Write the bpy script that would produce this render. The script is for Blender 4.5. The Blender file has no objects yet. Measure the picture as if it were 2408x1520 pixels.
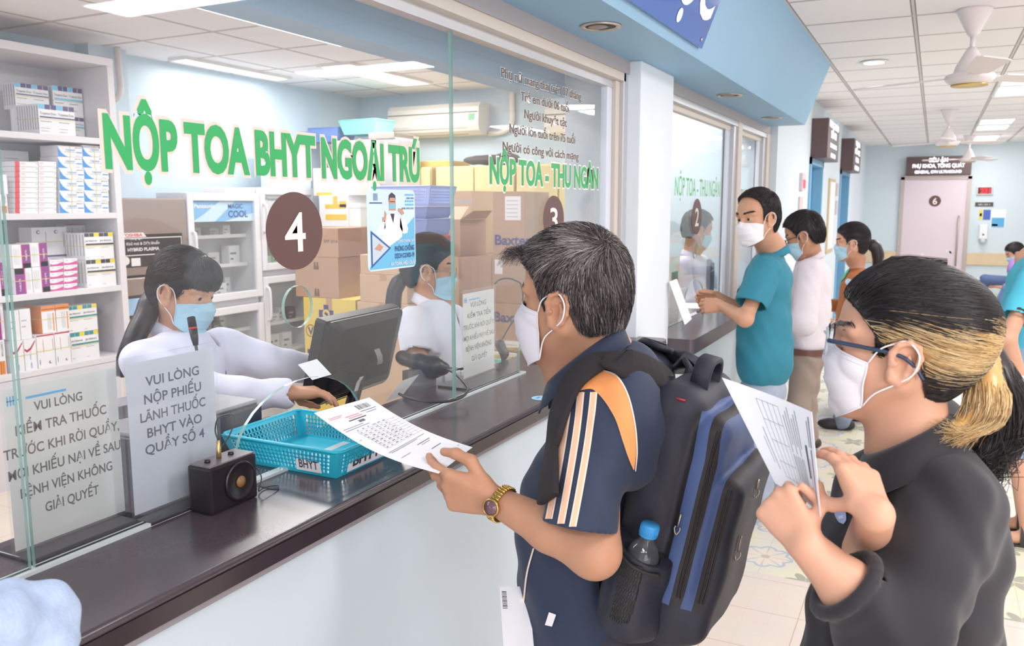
import bpy, math, random
import numpy as np
import openvdb
from mathutils import Vector, Matrix, Euler

# ------------------------------------------------------------------ camera, world, lights, exposure
SC = bpy.context.scene
COL = SC.collection
F_PX, YAW, PIT, ROL = 1969.35, -0.46398, -0.139075, 0.0018
EYE = np.array([0.0, 0.0, 1.60])
_cd = bpy.data.cameras.new('camera'); CAM = bpy.data.objects.new('camera', _cd); COL.objects.link(CAM)
_cd.sensor_width = 36.0; _cd.lens = F_PX / 2408 * 36.0; _cd.clip_start = 0.05; _cd.clip_end = 100
CAM.location = EYE
CAM.rotation_euler = (Matrix.Rotation(-YAW, 3, 'Z') @ Matrix.Rotation(math.pi / 2 + PIT, 3, 'X') @ Matrix.Rotation(-ROL, 3, 'Z')).to_euler()
_cd.dof.use_dof = True; _cd.dof.focus_distance = 1.95; _cd.dof.aperture_fstop = 7.0
SC.camera = CAM

W = bpy.data.worlds.new('world'); SC.world = W; W.use_nodes = True
_bg = W.node_tree.nodes['Background']; _bg.inputs[0].default_value = (0.93, 0.95, 1.0, 1); _bg.inputs[1].default_value = 1.0

def area(name, loc, size, power, color=(1, .98, .96), rot=(0, 0, 0)):
    l = bpy.data.lights.new(name, 'AREA'); l.shape = 'RECTANGLE'; l.size, l.size_y = size
    l.energy = power; l.color = color
    o = bpy.data.objects.new(name, l); COL.objects.link(o); o.location = loc; o.rotation_euler = rot
    return o
# light of the ceiling fixtures (waiting hall rows, pharmacy rows, two made-up pharmacy lamps) and daylight from the entrance
for _x, _y, _w, _h, _p in ((1.35, 1.2, 1.1, .28, 26), (.95, 3.2, 1.1, .28, 26), (1.45, 5.4, 1.1, .28, 26), (.75, 8.38, .60, .46, 20), (.75, 9.08, .60, .66, 24), (.625, 12.29, .35, .60, 17), (.625, 13.19, .35, .60, 17), (.625, 15.3, .35, 1.1, 13), (2.6, 10.5, .35, 1.2, 28), (1.9, -1.2, 1.1, .28, 26), (.2, -1.4, 1.1, .28, 26)):
    area('ceiling_lamp', (_x, _y, 2.632), (_w, _h), _p, (1, .975, .99))
for _x, _y, _w, _h, _p in ((-2.6, 1.5, .28, 1.1, 17), (-3.34, 3.95, .35, 1.18, 20), (-4.04, 5.70, .25, 1.08, 16), (-4.865, 4.975, .12, 1.03, 5), (-3.9, 1.2, .28, 1.1, 17), (-2.0, 6.25, .28, .9, 16), (-2.6, -.6, .28, 1.1, 14)):  # narrowest lamp serves the imitated glass reflection; one is added by window two
    area('ceiling_lamp', (_x, _y, 2.624), (_w, _h), _p, (1, .975, .99))
area('entrance_daylight', (3.6, -2.6, 1.6), (3.0, 2.2), 70, (.96, .98, 1.0), (math.pi / 2, 0, math.radians(48)))
SC.view_settings.view_transform = 'Standard'; SC.view_settings.look = 'None'
SC.view_settings.gamma = 1.0; SC.view_settings.use_curve_mapping = False
SC.view_settings.exposure = 0.38

# ------------------------------------------------------------------ pixel -> point on a plane of the room
def _rot():
    cy, sy = math.cos(YAW), math.sin(YAW)
    f = np.array([sy * math.cos(PIT), cy * math.cos(PIT), math.sin(PIT)])
    r = np.array([cy, -sy, 0.0]); u = np.cross(r, f); c, s = math.cos(ROL), math.sin(ROL)
    return np.array([c * r + s * u, s * r - c * u, f])
CM = _rot()
def _ray(x, y): return CM.T @ np.array([(x - 1204) / F_PX, (y - 760) / F_PX, 1.0])
def onx(x, y, X): r = _ray(x, y); return EYE + r * (X / r[0])
def ony(x, y, Y): r = _ray(x, y); return EYE + r * (Y / r[1])
def onz(x, y, Z): r = _ray(x, y); return EYE + r * ((Z - EYE[2]) / r[2])
def ond(x, y, d): return EYE + _ray(x, y) * d

# ------------------------------------------------------------------ materials
MATS = {}
def srgb(c):
    if isinstance(c, str):
        c = c.lstrip('#'); c = tuple(int(c[i:i + 2], 16) / 255 for i in (0, 2, 4))
    return tuple((v / 12.92 if v <= .04045 else ((v + .055) / 1.055) ** 2.4) for v in c) + (1.0,)
def mat(name, color, rough=.5, metal=0., noise=0., scale=30., bump=0., bscale=80., spec=.5, emit=None, estr=0., coat=0., sheen=0., sss=0., alpha=1., trans=0.):
    if name in MATS: return MATS[name]
    m = bpy.data.materials.new(name); m.use_nodes = True; n = m.node_tree.nodes; L = m.node_tree.links
    b = n['Principled BSDF']; col = srgb(color)
    b.inputs['Base Color'].default_value = col; b.inputs['Roughness'].default_value = rough; b.inputs['Metallic'].default_value = metal
    b.inputs['Specular IOR Level'].default_value = spec; b.inputs['Coat Weight'].default_value = coat
    b.inputs['Sheen Weight'].default_value = sheen
    if trans: b.inputs['Transmission Weight'].default_value = trans
    if sss:
        b.inputs['Subsurface Weight'].default_value = sss; b.inputs['Subsurface Radius'].default_value = (.012, .004, .002); b.inputs['Subsurface Scale'].default_value = .6
    if emit: b.inputs['Emission Color'].default_value = srgb(emit); b.inputs['Emission Strength'].default_value = estr
    if alpha < 1: b.inputs['Alpha'].default_value = alpha
    if noise or bump:
        tc = n.new('ShaderNodeTexCoord')
    if noise:
        t = n.new('ShaderNodeTexNoise'); t.inputs['Scale'].default_value = scale; t.inputs['Detail'].default_value = 3
        L.new(tc.outputs['Object'], t.inputs['Vector'])
        r = n.new('ShaderNodeMix'); r.data_type = 'RGBA'
        lo = tuple(max(0, v * (1 - noise)) for v in col[:3]) + (1,); hi = tuple(min(1, v * (1 + noise)) for v in col[:3]) + (1,)
        r.inputs['A'].default_value = lo; r.inputs['B'].default_value = hi
        L.new(t.outputs['Fac'], r.inputs['Factor']); L.new(r.outputs['Result'], b.inputs['Base Color'])
    if bump:
        t2 = n.new('ShaderNodeTexNoise'); t2.inputs['Scale'].default_value = bscale; t2.inputs['Detail'].default_value = 4
        L.new(tc.outputs['Object'], t2.inputs['Vector'])
        bp = n.new('ShaderNodeBump'); bp.inputs['Strength'].default_value = bump; bp.inputs['Distance'].default_value = .01
        L.new(t2.outputs['Fac'], bp.inputs['Height']); L.new(bp.outputs['Normal'], b.inputs['Normal'])
    MATS[name] = m; return m
def emis(name, color, s):
    if name in MATS: return MATS[name]
    m = bpy.data.materials.new(name); m.use_nodes = True; n = m.node_tree.nodes; n.clear()
    e = n.new('ShaderNodeEmission'); o = n.new('ShaderNodeOutputMaterial'); e.inputs[0].default_value = srgb(color); e.inputs[1].default_value = s
    m.node_tree.links.new(e.outputs[0], o.inputs[0]); MATS[name] = m; return m
def glassmat(name, tint=(1, 1, 1), refl=1.0, veil=0.0):
    if name in MATS: return MATS[name]
    m = bpy.data.materials.new(name); m.use_nodes = True; n = m.node_tree.nodes; n.clear(); L = m.node_tree.links
    t = n.new('ShaderNodeBsdfTransparent'); t.inputs[0].default_value = tint + (1,)
    g = n.new('ShaderNodeBsdfGlossy'); g.inputs['Roughness'].default_value = .02
    ge = n.new('ShaderNodeNewGeometry'); dt = n.new('ShaderNodeVectorMath'); dt.operation = 'DOT_PRODUCT'; L.new(ge.outputs['Normal'], dt.inputs[0]); L.new(ge.outputs['Incoming'], dt.inputs[1])
    def mth(op, a, b_=None):
        q = n.new('ShaderNodeMath'); q.operation = op
        for i, v in enumerate((a, b_)):
            if v is None: continue
            if isinstance(v, (int, float)): q.inputs[i].default_value = v
            else: L.new(v, q.inputs[i])
        return q.outputs[0]
    fr = mth('ADD', .04, mth('MULTIPLY', .96, mth('POWER', mth('SUBTRACT', 1.0, mth('ABSOLUTE', dt.outputs['Value'])), 5.0)))
    k = n.new('ShaderNodeMath'); k.operation = 'MULTIPLY'; k.inputs[1].default_value = refl; L.new(fr, k.inputs[0])
    x = n.new('ShaderNodeMixShader'); L.new(k.outputs[0], x.inputs[0]); L.new(t.outputs[0], x.inputs[1]); L.new(g.outputs[0], x.inputs[2])
    o = n.new('ShaderNodeOutputMaterial')
    if veil:
        d = n.new('ShaderNodeBsdfDiffuse'); d.inputs[0].default_value = (.9, .92, .95, 1)
        y = n.new('ShaderNodeMixShader'); y.inputs[0].default_value = veil
        L.new(x.outputs[0], y.inputs[1]); L.new(d.outputs[0], y.inputs[2]); L.new(y.outputs[0], o.inputs[0])
    else: L.new(x.outputs[0], o.inputs[0])
    MATS[name] = m; return m

# ------------------------------------------------------------------ objects and their properties
def tag(o, label=None, cat=None, group=None, kind=None):
    if label: o['label'] = label
    if cat: o['category'] = cat
    if group: o['group'] = group
    if kind: o['kind'] = kind
    return o
def thing(name, label, cat, loc=(0, 0, 0), group=None, rot=None):
    o = bpy.data.objects.new(name, None); COL.objects.link(o); o.location = tuple(float(v) for v in loc); o.empty_display_size = .05
    if rot is not None: o.rotation_euler = rot
    return tag(o, label, cat, group)
def link(name, me, parent=None, mats=None, world=True):
    """world: the mesh holds world coordinates; they are kept when parented."""
    o = bpy.data.objects.new(name, me); COL.objects.link(o)
    if parent is not None:
        o.parent = parent
        if world:
            p = parent; T = Matrix.Identity(4)
            while p is not None:
                T = Matrix.LocRotScale(p.location, p.rotation_euler, p.scale) @ T; p = p.parent
            me.transform(T.inverted())
    if mats is not None:
        for m in (mats if isinstance(mats, (list, tuple)) else [mats]): me.materials.append(m)
    return o
def copy_tree(o, parent=None):
    c = o.copy(); COL.objects.link(c)
    if parent is not None: c.parent = parent
    for ch in list(o.children): copy_tree(ch, c)
    return c

_TXT = {}
def text_mesh(s, bold=0., align='CENTER'):
    key = (s, bold, align)
    if key in _TXT: return _TXT[key]
    c = bpy.data.curves.new('lettering', 'FONT'); c.body = s; c.size = 1; c.offset = bold; c.align_x = align; c.resolution_u = 4
    o = bpy.data.objects.new('lettering', c); m = o.to_mesh()
    v = np.array([x.co[:] for x in m.vertices], float).reshape(-1, 3); f = [tuple(p.vertices) for p in m.polygons]
    o.to_mesh_clear(); bpy.data.objects.remove(o); bpy.data.curves.remove(c)
    par = list(range(len(v)))                       # neighbouring glyphs lie a hair apart in depth
    def root(i):
        while par[i] != i: par[i] = par[par[i]]; i = par[i]
        return i
    for q in f:
        for j in q[1:]: par[root(j)] = root(q[0])
    ids = {}
    for i in range(len(v)): v[i, 2] = (ids.setdefault(root(i), len(ids)) % 6) * .0006
    _TXT[key] = (v, f); return v, f

class MB:
    """collects shapes into one mesh"""
    def __init__(s): s.v = []; s.f = []; s.m = []; s.sm = []
    def add(s, v, f, mi=0, smooth=False):
        o = len(s.v); s.v += [tuple(map(float, p)) for p in v]; s.f += [tuple(i + o for i in q) for q in f]
        s.m += [mi] * len(f); s.sm += [smooth] * len(f); return s
    def box(s, c, size, rz=0, mi=0, bev=0., R=None):
        hx, hy, hz = [a / 2 for a in size]
        if bev <= 0:
            P = [(x, y, z) for x in (-hx, hx) for y in (-hy, hy) for z in (-hz, hz)]
            Fc = [(0, 1, 3, 2), (4, 6, 7, 5), (0, 4, 5, 1), (2, 3, 7, 6), (0, 2, 6, 4), (1, 5, 7, 3)]
        else:
            b = min(bev, hx * .9, hy * .9, hz * .9)
            bm = bm_box(hx, hy, hz, b); P, Fc = bm
        M = R if R is not None else np.array(Matrix.Rotation(rz, 3, 'Z'))
        P = np.array(P) @ np.array(M).T + np.array(c); s.add(P, Fc, mi, False); return s
    def bb(s, lo, hi, mi=0, bev=0.):
        lo = np.array(lo, float); hi = np.array(hi, float); return s.box((lo + hi) / 2, np.abs(hi - lo), 0, mi, bev)
    def quad(s, a, b, c, d, mi=0): return s.add([a, b, c, d], [(0, 1, 2, 3)], mi)
    def tube(s, pts, r, n=8, mi=0, cap=True, smooth=True):
        P = np.array(pts, float); k = len(P); rr = np.broadcast_to(np.array(r, float), (k,))
        T = np.gradient(P, axis=0); T /= np.linalg.norm(T, axis=1)[:, None] + 1e-12
        u = np.cross(T[0], [0, 0, 1.]);
        if np.linalg.norm(u) < 1e-3: u = np.cross(T[0], [1., 0, 0])
        u /= np.linalg.norm(u); V = []
        for i in range(k):
            u = u - T[i] * (u @ T[i]); u /= np.linalg.norm(u) + 1e-12; w = np.cross(T[i], u)
            for j in range(n):
                a = 2 * math.pi * j / n; V.append(P[i] + rr[i] * (math.cos(a) * u + math.sin(a) * w))
        Fc = [(i * n + j, i * n + (j + 1) % n, (i + 1) * n + (j + 1) % n, (i + 1) * n + j) for i in range(k - 1) for j in range(n)]
        if cap: Fc += [tuple(range(n))[::-1], tuple((k - 1) * n + j for j in range(n))]
        return s.add(V, Fc, mi, smooth)
    def lathe(s, prof, c=(0, 0, 0), n=24, mi=0, R=None, smooth=True):
        V = [(r * math.cos(2 * math.pi * j / n), r * math.sin(2 * math.pi * j / n), z) for r, z in prof for j in range(n)]
        k = len(prof); Fc = [(i * n + j, i * n + (j + 1) % n, (i + 1) * n + (j + 1) % n, (i + 1) * n + j) for i in range(k - 1) for j in range(n)]
        Fc += [tuple(range(n))[::-1], tuple((k - 1) * n + j for j in range(n))]
        V = np.array(V)
        if R is not None: V = V @ np.array(R).T
        return s.add(V + np.array(c), Fc, mi, smooth)
    def prism(s, poly, h, O, U, Vv, N, mi=0):
        """poly in (u,v) extruded by h along N from O"""
        O, U, Vv, N = [np.array(a, float) for a in (O, U, Vv, N)]; k = len(poly)
        P = [O + u * U + v * Vv for u, v in poly]; Q = [p + N * h for p in P]
        Fc = [tuple(range(k))[::-1], tuple(range(k, 2 * k))] + [(i, (i + 1) % k, (i + 1) % k + k, i + k) for i in range(k)]
        return s.add(P + Q, Fc, mi)
    def flat(s, poly, O, U, Vv, mi=0):
        O, U, Vv = [np.array(a, float) for a in (O, U, Vv)]
        return s.add([O + u * U + v * Vv for u, v in poly], [tuple(range(len(poly)))], mi)
    def grid(s, P, mi=0, smooth=True, wrap=False):
        P = np.array(P, float); a, b = P.shape[:2]
        Fc = [(i * b + j, i * b + (j + 1) % b, (i + 1) * b + (j + 1) % b, (i + 1) * b + j) for i in range(a - 1) for j in range(b if wrap else b - 1)]
        return s.add(P.reshape(-1, 3), Fc, mi, smooth)
    def text(s, t, O, U, Vv, h, mi=0, bold=0., align='CENTER', width=None, xs=1.):
        """cap height h; O is the baseline anchor; U right, Vv up"""
        v, f = text_mesh(t, bold, align)
        if len(v) == 0: return s
        k = h / .73; sx = k * xs
        if width is not None:
            w = v[:, 0].max() - v[:, 0].min(); sx = width / w
        O, U, Vv = [np.array(a, float) for a in (O, U, Vv)]
        P = O + np.outer(v[:, 0] * sx, U) + np.outer(v[:, 1] * k, Vv) + np.outer(v[:, 2] * k, np.cross(U, Vv))
        return s.add(P, f, mi)
    def build(s, name, mats, parent=None, world=True):
        me = bpy.data.meshes.new(name); me.from_pydata(s.v, [], s.f)
        me.polygons.foreach_set('material_index', s.m); me.polygons.foreach_set('use_smooth', s.sm); me.update()
        return link(name, me, parent, mats, world)
def bm_box(hx, hy, hz, b):
    """box with chamfered edges, two segments"""
    import bmesh
    bm = bmesh.new(); bmesh.ops.create_cube(bm, size=1); bmesh.ops.scale(bm, vec=(2 * hx, 2 * hy, 2 * hz), verts=bm.verts)
    bmesh.ops.bevel(bm, geom=list(bm.edges), offset=b, segments=2, profile=.6, affect='EDGES')
    bm.verts.index_update(); V = [v.co[:] for v in bm.verts]; Fc = [tuple(v.index for v in f.verts) for f in bm.faces]; bm.free(); return V, Fc
def rrect(w, h, r, n=4):
    P = []
    for cx, cy, a0 in ((w / 2 - r, h / 2 - r, 0), (-w / 2 + r, h / 2 - r, 90), (-w / 2 + r, -h / 2 + r, 180), (w / 2 - r, -h / 2 + r, 270)):
        for i in range(n + 1):
            a = math.radians(a0 + 90 * i / n); P.append((cx + r * math.cos(a), cy + r * math.sin(a)))
    return P
def ngon(r, n=40, ry=None): return [(r * math.cos(2 * math.pi * i / n), (ry or r) * math.sin(2 * math.pi * i / n)) for i in range(n)]
def spline(pts, n):
    """Catmull-Rom through the points"""
    P = np.array(pts, float); P = np.vstack([2 * P[0] - P[1], P, 2 * P[-1] - P[-2]]); k = len(P) - 3; out = []
    for t in np.linspace(0, k - 1e-9, n):
        i = int(t); u = t - i; a, b, c, d = P[i:i + 4]
        out.append(.5 * (2 * b + (c - a) * u + (2 * a - 5 * b + 4 * c - d) * u * u + (3 * b - a - 3 * c + d) * u ** 3))
    return np.array(out)
X3, Y3, Z3 = np.eye(3)

# ------------------------------------------------------------------ implicit surfaces for bodies and cloth
def nz(v): v = np.array(v, float); return v / (np.linalg.norm(v) + 1e-12)
class Sdf:
    def __init__(s): s.p = []
    def cone(s, a, b, ra, rb, k=.01, op=1):
        a = np.array(a, float); b = np.array(b, float); s.p.append(('c', a, b, ra, rb, op, k, (a + b) / 2, np.linalg.norm(b - a) / 2 + max(ra, rb))); return s
    def chain(s, pts, rs, k=.01, op=1):
        for i in range(len(pts) - 1): s.cone(pts[i], pts[i + 1], rs[i], rs[i + 1], k, op)
        return s
    def ell(s, c, r, R=None, k=.01, op=1):
        c = np.array(c, float); r = np.array(r if np.ndim(r) else (r, r, r), float); R = np.eye(3) if R is None else np.array(R, float)
        s.p.append(('e', c, r, R, None, op, k, c, r.max())); return s
    def box(s, c, h, R=None, rad=.005, k=.01, op=1):
        c = np.array(c, float); h = np.array(h, float); R = np.eye(3) if R is None else np.array(R, float)
        s.p.append(('b', c, h, R, rad, op, k, c, np.linalg.norm(h) + rad)); return s
    def cut(s, q, n, k=.004):
        """remove everything on the side n of point q"""
        s.p.append(('h', np.array(q, float), nz(n), None, None, -2, k, None, 1e9)); return s
    def carve(s, fn, k=.004):
        """keep only where fn(P) < 0"""
        s.p.append(('m', fn, None, None, None, -2, k, None, 1e9)); return s
    def warp(s, fn): s.p.append(('f', fn, None, None, None, 0, 0, None, 1e9)); return s
    def ev(s, P, prims=None):
        P = np.asarray(P, float); d = np.full(len(P), 1.0)
        for q in (s.p if prims is None else prims):
            t, op, k = q[0], q[5], q[6]
            if t == 'c':
                ab = q[2] - q[1]; L2 = ab @ ab + 1e-12; pa = P - q[1]; h = np.clip(pa @ ab / L2, 0, 1)
                e = np.sqrt(((pa - h[:, None] * ab) ** 2).sum(1)) - (q[3] + (q[4] - q[3]) * h)
            elif t == 'e':
                l = (P - q[1]) @ q[3]; k0 = np.sqrt(((l / q[2]) ** 2).sum(1)); k1 = np.sqrt(((l / q[2] ** 2) ** 2).sum(1)) + 1e-9; e = k0 * (k0 - 1) / k1
            elif t == 'b':
                l = np.abs((P - q[1]) @ q[3]) - (q[2] - q[4]); e = np.sqrt((np.maximum(l, 0) ** 2).sum(1)) + np.minimum(l.max(1), 0) - q[4]
            elif t == 'h': e = -((P - q[1]) @ q[2])
            elif t == 'm': e = -q[1](P)
            else: d = d + q[1](P); continue
            if op == 1:
                if k <= 0: d = np.minimum(d, e)
                else:
                    h = np.clip(.5 + .5 * (d - e) / k, 0, 1); d = d * (1 - h) + e * h - k * h * (1 - h)
            else:
                e = -e
                if k <= 0: d = np.maximum(d, e)
                else:
                    h = np.clip(.5 - .5 * (d - e) / k, 0, 1); d = d * (1 - h) + e * h + k * h * (1 - h)
        return d
    def _near(s, c, r):
        return [q for q in s.p if q[7] is None or np.linalg.norm(q[7] - c) - q[8] < r + q[6] + .03]
    def grad(s, P, e=.002):
        g = np.stack([s.ev(P + e * a) - s.ev(P - e * a) for a in np.eye(3)], 1); return g / (np.linalg.norm(g, axis=1)[:, None] + 1e-9)
    def snap(s, P, off=0., it=6):
        P = np.array(P, float)
        for _ in range(it): P = P - (s.ev(P) - off)[:, None] * s.grad(P)
        return P
    def mesh(s, vox, lo=None, hi=None):
        if lo is None:
            A = [q for q in s.p if q[5] == 1]; lo = np.min([q[7] - q[8] for q in A], 0) - .02; hi = np.max([q[7] + q[8] for q in A], 0) + .02
        lo = np.array(lo, float); hi = np.array(hi, float); B = 16; nb = np.ceil((hi - lo) / vox / B).astype(int) + 1
        D = np.ones(tuple(nb * B), np.float32)
        ii = np.stack(np.meshgrid(*[np.arange(n) for n in nb], indexing='ij'), -1).reshape(-1, 3)
        C = lo + (ii * B + (B - 1) / 2) * vox; dc = s.ev(C); hd = B * vox * .87
        o = np.stack(np.meshgrid(*[np.arange(B)] * 3, indexing='ij'), -1).reshape(-1, 3) * vox
        for (i, j, k), c, d in zip(ii * B, C, dc):
            if abs(d) < hd * 1.6 + 2 * vox:
                v = s.ev(lo + np.array((i, j, k)) * vox + o, s._near(c, hd)).reshape(B, B, B)
                D[i:i + B, j:j + B, k:k + B] = v
            elif d < 0: D[i:i + B, j:j + B, k:k + B] = -1
        G = openvdb.FloatGrid(background=1.0); G.copyFromArray(D); p, q = G.convertToQuads(0.0)
        V = lo + p.astype(float) * vox
        return V, q
    def build(s, name, vox, mats, parent=None, attrs=None, lo=None, hi=None, disp=None):
        V, q = s.mesh(vox, lo, hi)
        if disp is not None: V = disp(V)
        return raw(name, V, q, mats, parent, attrs)
def raw(name, V, q, mats, parent=None, attrs=None, smooth=True, mi=None):
    me = bpy.data.meshes.new(name); V = np.asarray(V, np.float32); q = np.asarray(q, np.int32)
    me.vertices.add(len(V)); me.vertices.foreach_set('co', V.ravel())
    n = q.shape[1]; me.loops.add(q.size); me.loops.foreach_set('vertex_index', q.ravel())
    me.polygons.add(len(q)); me.polygons.foreach_set('loop_start', np.arange(len(q), dtype=np.int32) * n)
    me.polygons.foreach_set('use_smooth', np.full(len(q), smooth))
    if mi is not None: me.polygons.foreach_set('material_index', np.asarray(mi, np.int32))
    me.update(calc_edges=True)
    for k, a in (attrs or {}).items():
        at = me.attributes.new(k, 'FLOAT', 'POINT'); at.data.foreach_set('value', np.asarray(a(V) if callable(a) else a, np.float32))
    me.validate()
    return link(name, me, parent, mats)
def folds(amp, dirs, freq, seed=0):
    """gentle waves of cloth as a change of the distance field"""
    rs = np.random.RandomState(seed); D = [(nz(d), f, rs.rand() * 6.28) for d, f in zip(dirs, freq)]
    def fn(P):
        w = np.zeros(len(P))
        for d, f, ph in D: w = w + np.sin(P @ d * f + ph + 1.3 * np.sin(P @ np.roll(d, 1) * f * .45 + ph))
        return amp * w / len(D)
    return fn
def strands(lines, r0=.0006, r1=.0002, n=3, tone=None):
    """hair: every line of points becomes a thin tapering tube; returns vertices, quads, tone per vertex"""
    V = []; Q = []; A = []; off = 0
    for li, P in enumerate(lines):
        P = np.asarray(P, float); k = len(P); T = np.gradient(P, axis=0); T /= np.linalg.norm(T, axis=1)[:, None] + 1e-12
        ref = np.array([.3, .2, .93]); u = np.cross(T, ref); u /= np.linalg.norm(u, axis=1)[:, None] + 1e-9; w = np.cross(T, u)
        rr = np.linspace(r0, r1, k)[:, None, None]; a = 2 * math.pi * np.arange(n) / n
        ring = P[:, None] + rr * (np.cos(a)[None, :, None] * u[:, None] + np.sin(a)[None, :, None] * w[:, None])
        V.append(ring.reshape(-1, 3)); i = np.arange(k - 1)[:, None] * n; j = np.arange(n)[None]
        Q.append((np.stack([i + j, i + (j + 1) % n, i + n + (j + 1) % n, i + n + j], -1).reshape(-1, 4)) + off); off += k * n
        A.append(np.full(k * n, .5 if tone is None else tone[li]))
    return np.concatenate(V), np.concatenate(Q), np.concatenate(A)
def tonemat(name, stops, rough=.45, attr='tone', noise=0.0):
    """colour from a per-vertex value that belongs to the thing (dyed hair, printed cloth)"""
    if name in MATS: return MATS[name]
    m = bpy.data.materials.new(name); m.use_nodes = True; n = m.node_tree.nodes; L = m.node_tree.links; b = n['Principled BSDF']
    a = n.new('ShaderNodeAttribute'); a.attribute_name = attr; r = n.new('ShaderNodeValToRGB'); e = r.color_ramp.elements
    while len(e) < len(stops): e.new(.5)
    for x, (p, c) in zip(e, stops): x.position = p; x.color = srgb(c)
    L.new(a.outputs['Fac'], r.inputs[0]); L.new(r.outputs[0], b.inputs['Base Color']); b.inputs['Roughness'].default_value = rough
    MATS[name] = m; return m
# ================================================================== the room
def S(o): o['kind'] = 'structure'; return o
WALL = mat('wall paint pale blue', '#c9dbe8', .6, noise=.02, scale=3)
WHITEP = mat('pillar paint white', '#e3e9ee', .55, noise=.02, scale=4)
BASEW = mat('counter front paint', '#c5d1d9', .45, noise=.02, scale=3)
BLUE = mat('soffit paint blue', '#8db6d3', .5, noise=.015, scale=5)
ALU = mat('brushed aluminium', '#c9c9cc', .35, .6, noise=.04, scale=60)
BEIGE = mat('beige window frame', '#cfc4ba', .45, noise=.03, scale=20)
GREYH = mat('grey header paint', '#aaa4a5', .55, noise=.03, scale=9)
STONE = mat('dark granite', '#4b4148', .22, noise=.14, scale=420, spec=.55)
STONED = mat('dark granite edge', '#352b30', .2, noise=.12, scale=420)
GREYTRIM = mat('grey trim', '#908a8e', .5)
GLASS = glassmat('window glass', (.985, .995, .99), .75, .018)
GEDGE = mat('glass edge green', '#8fb5ab', .2, alpha=.85)

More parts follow.
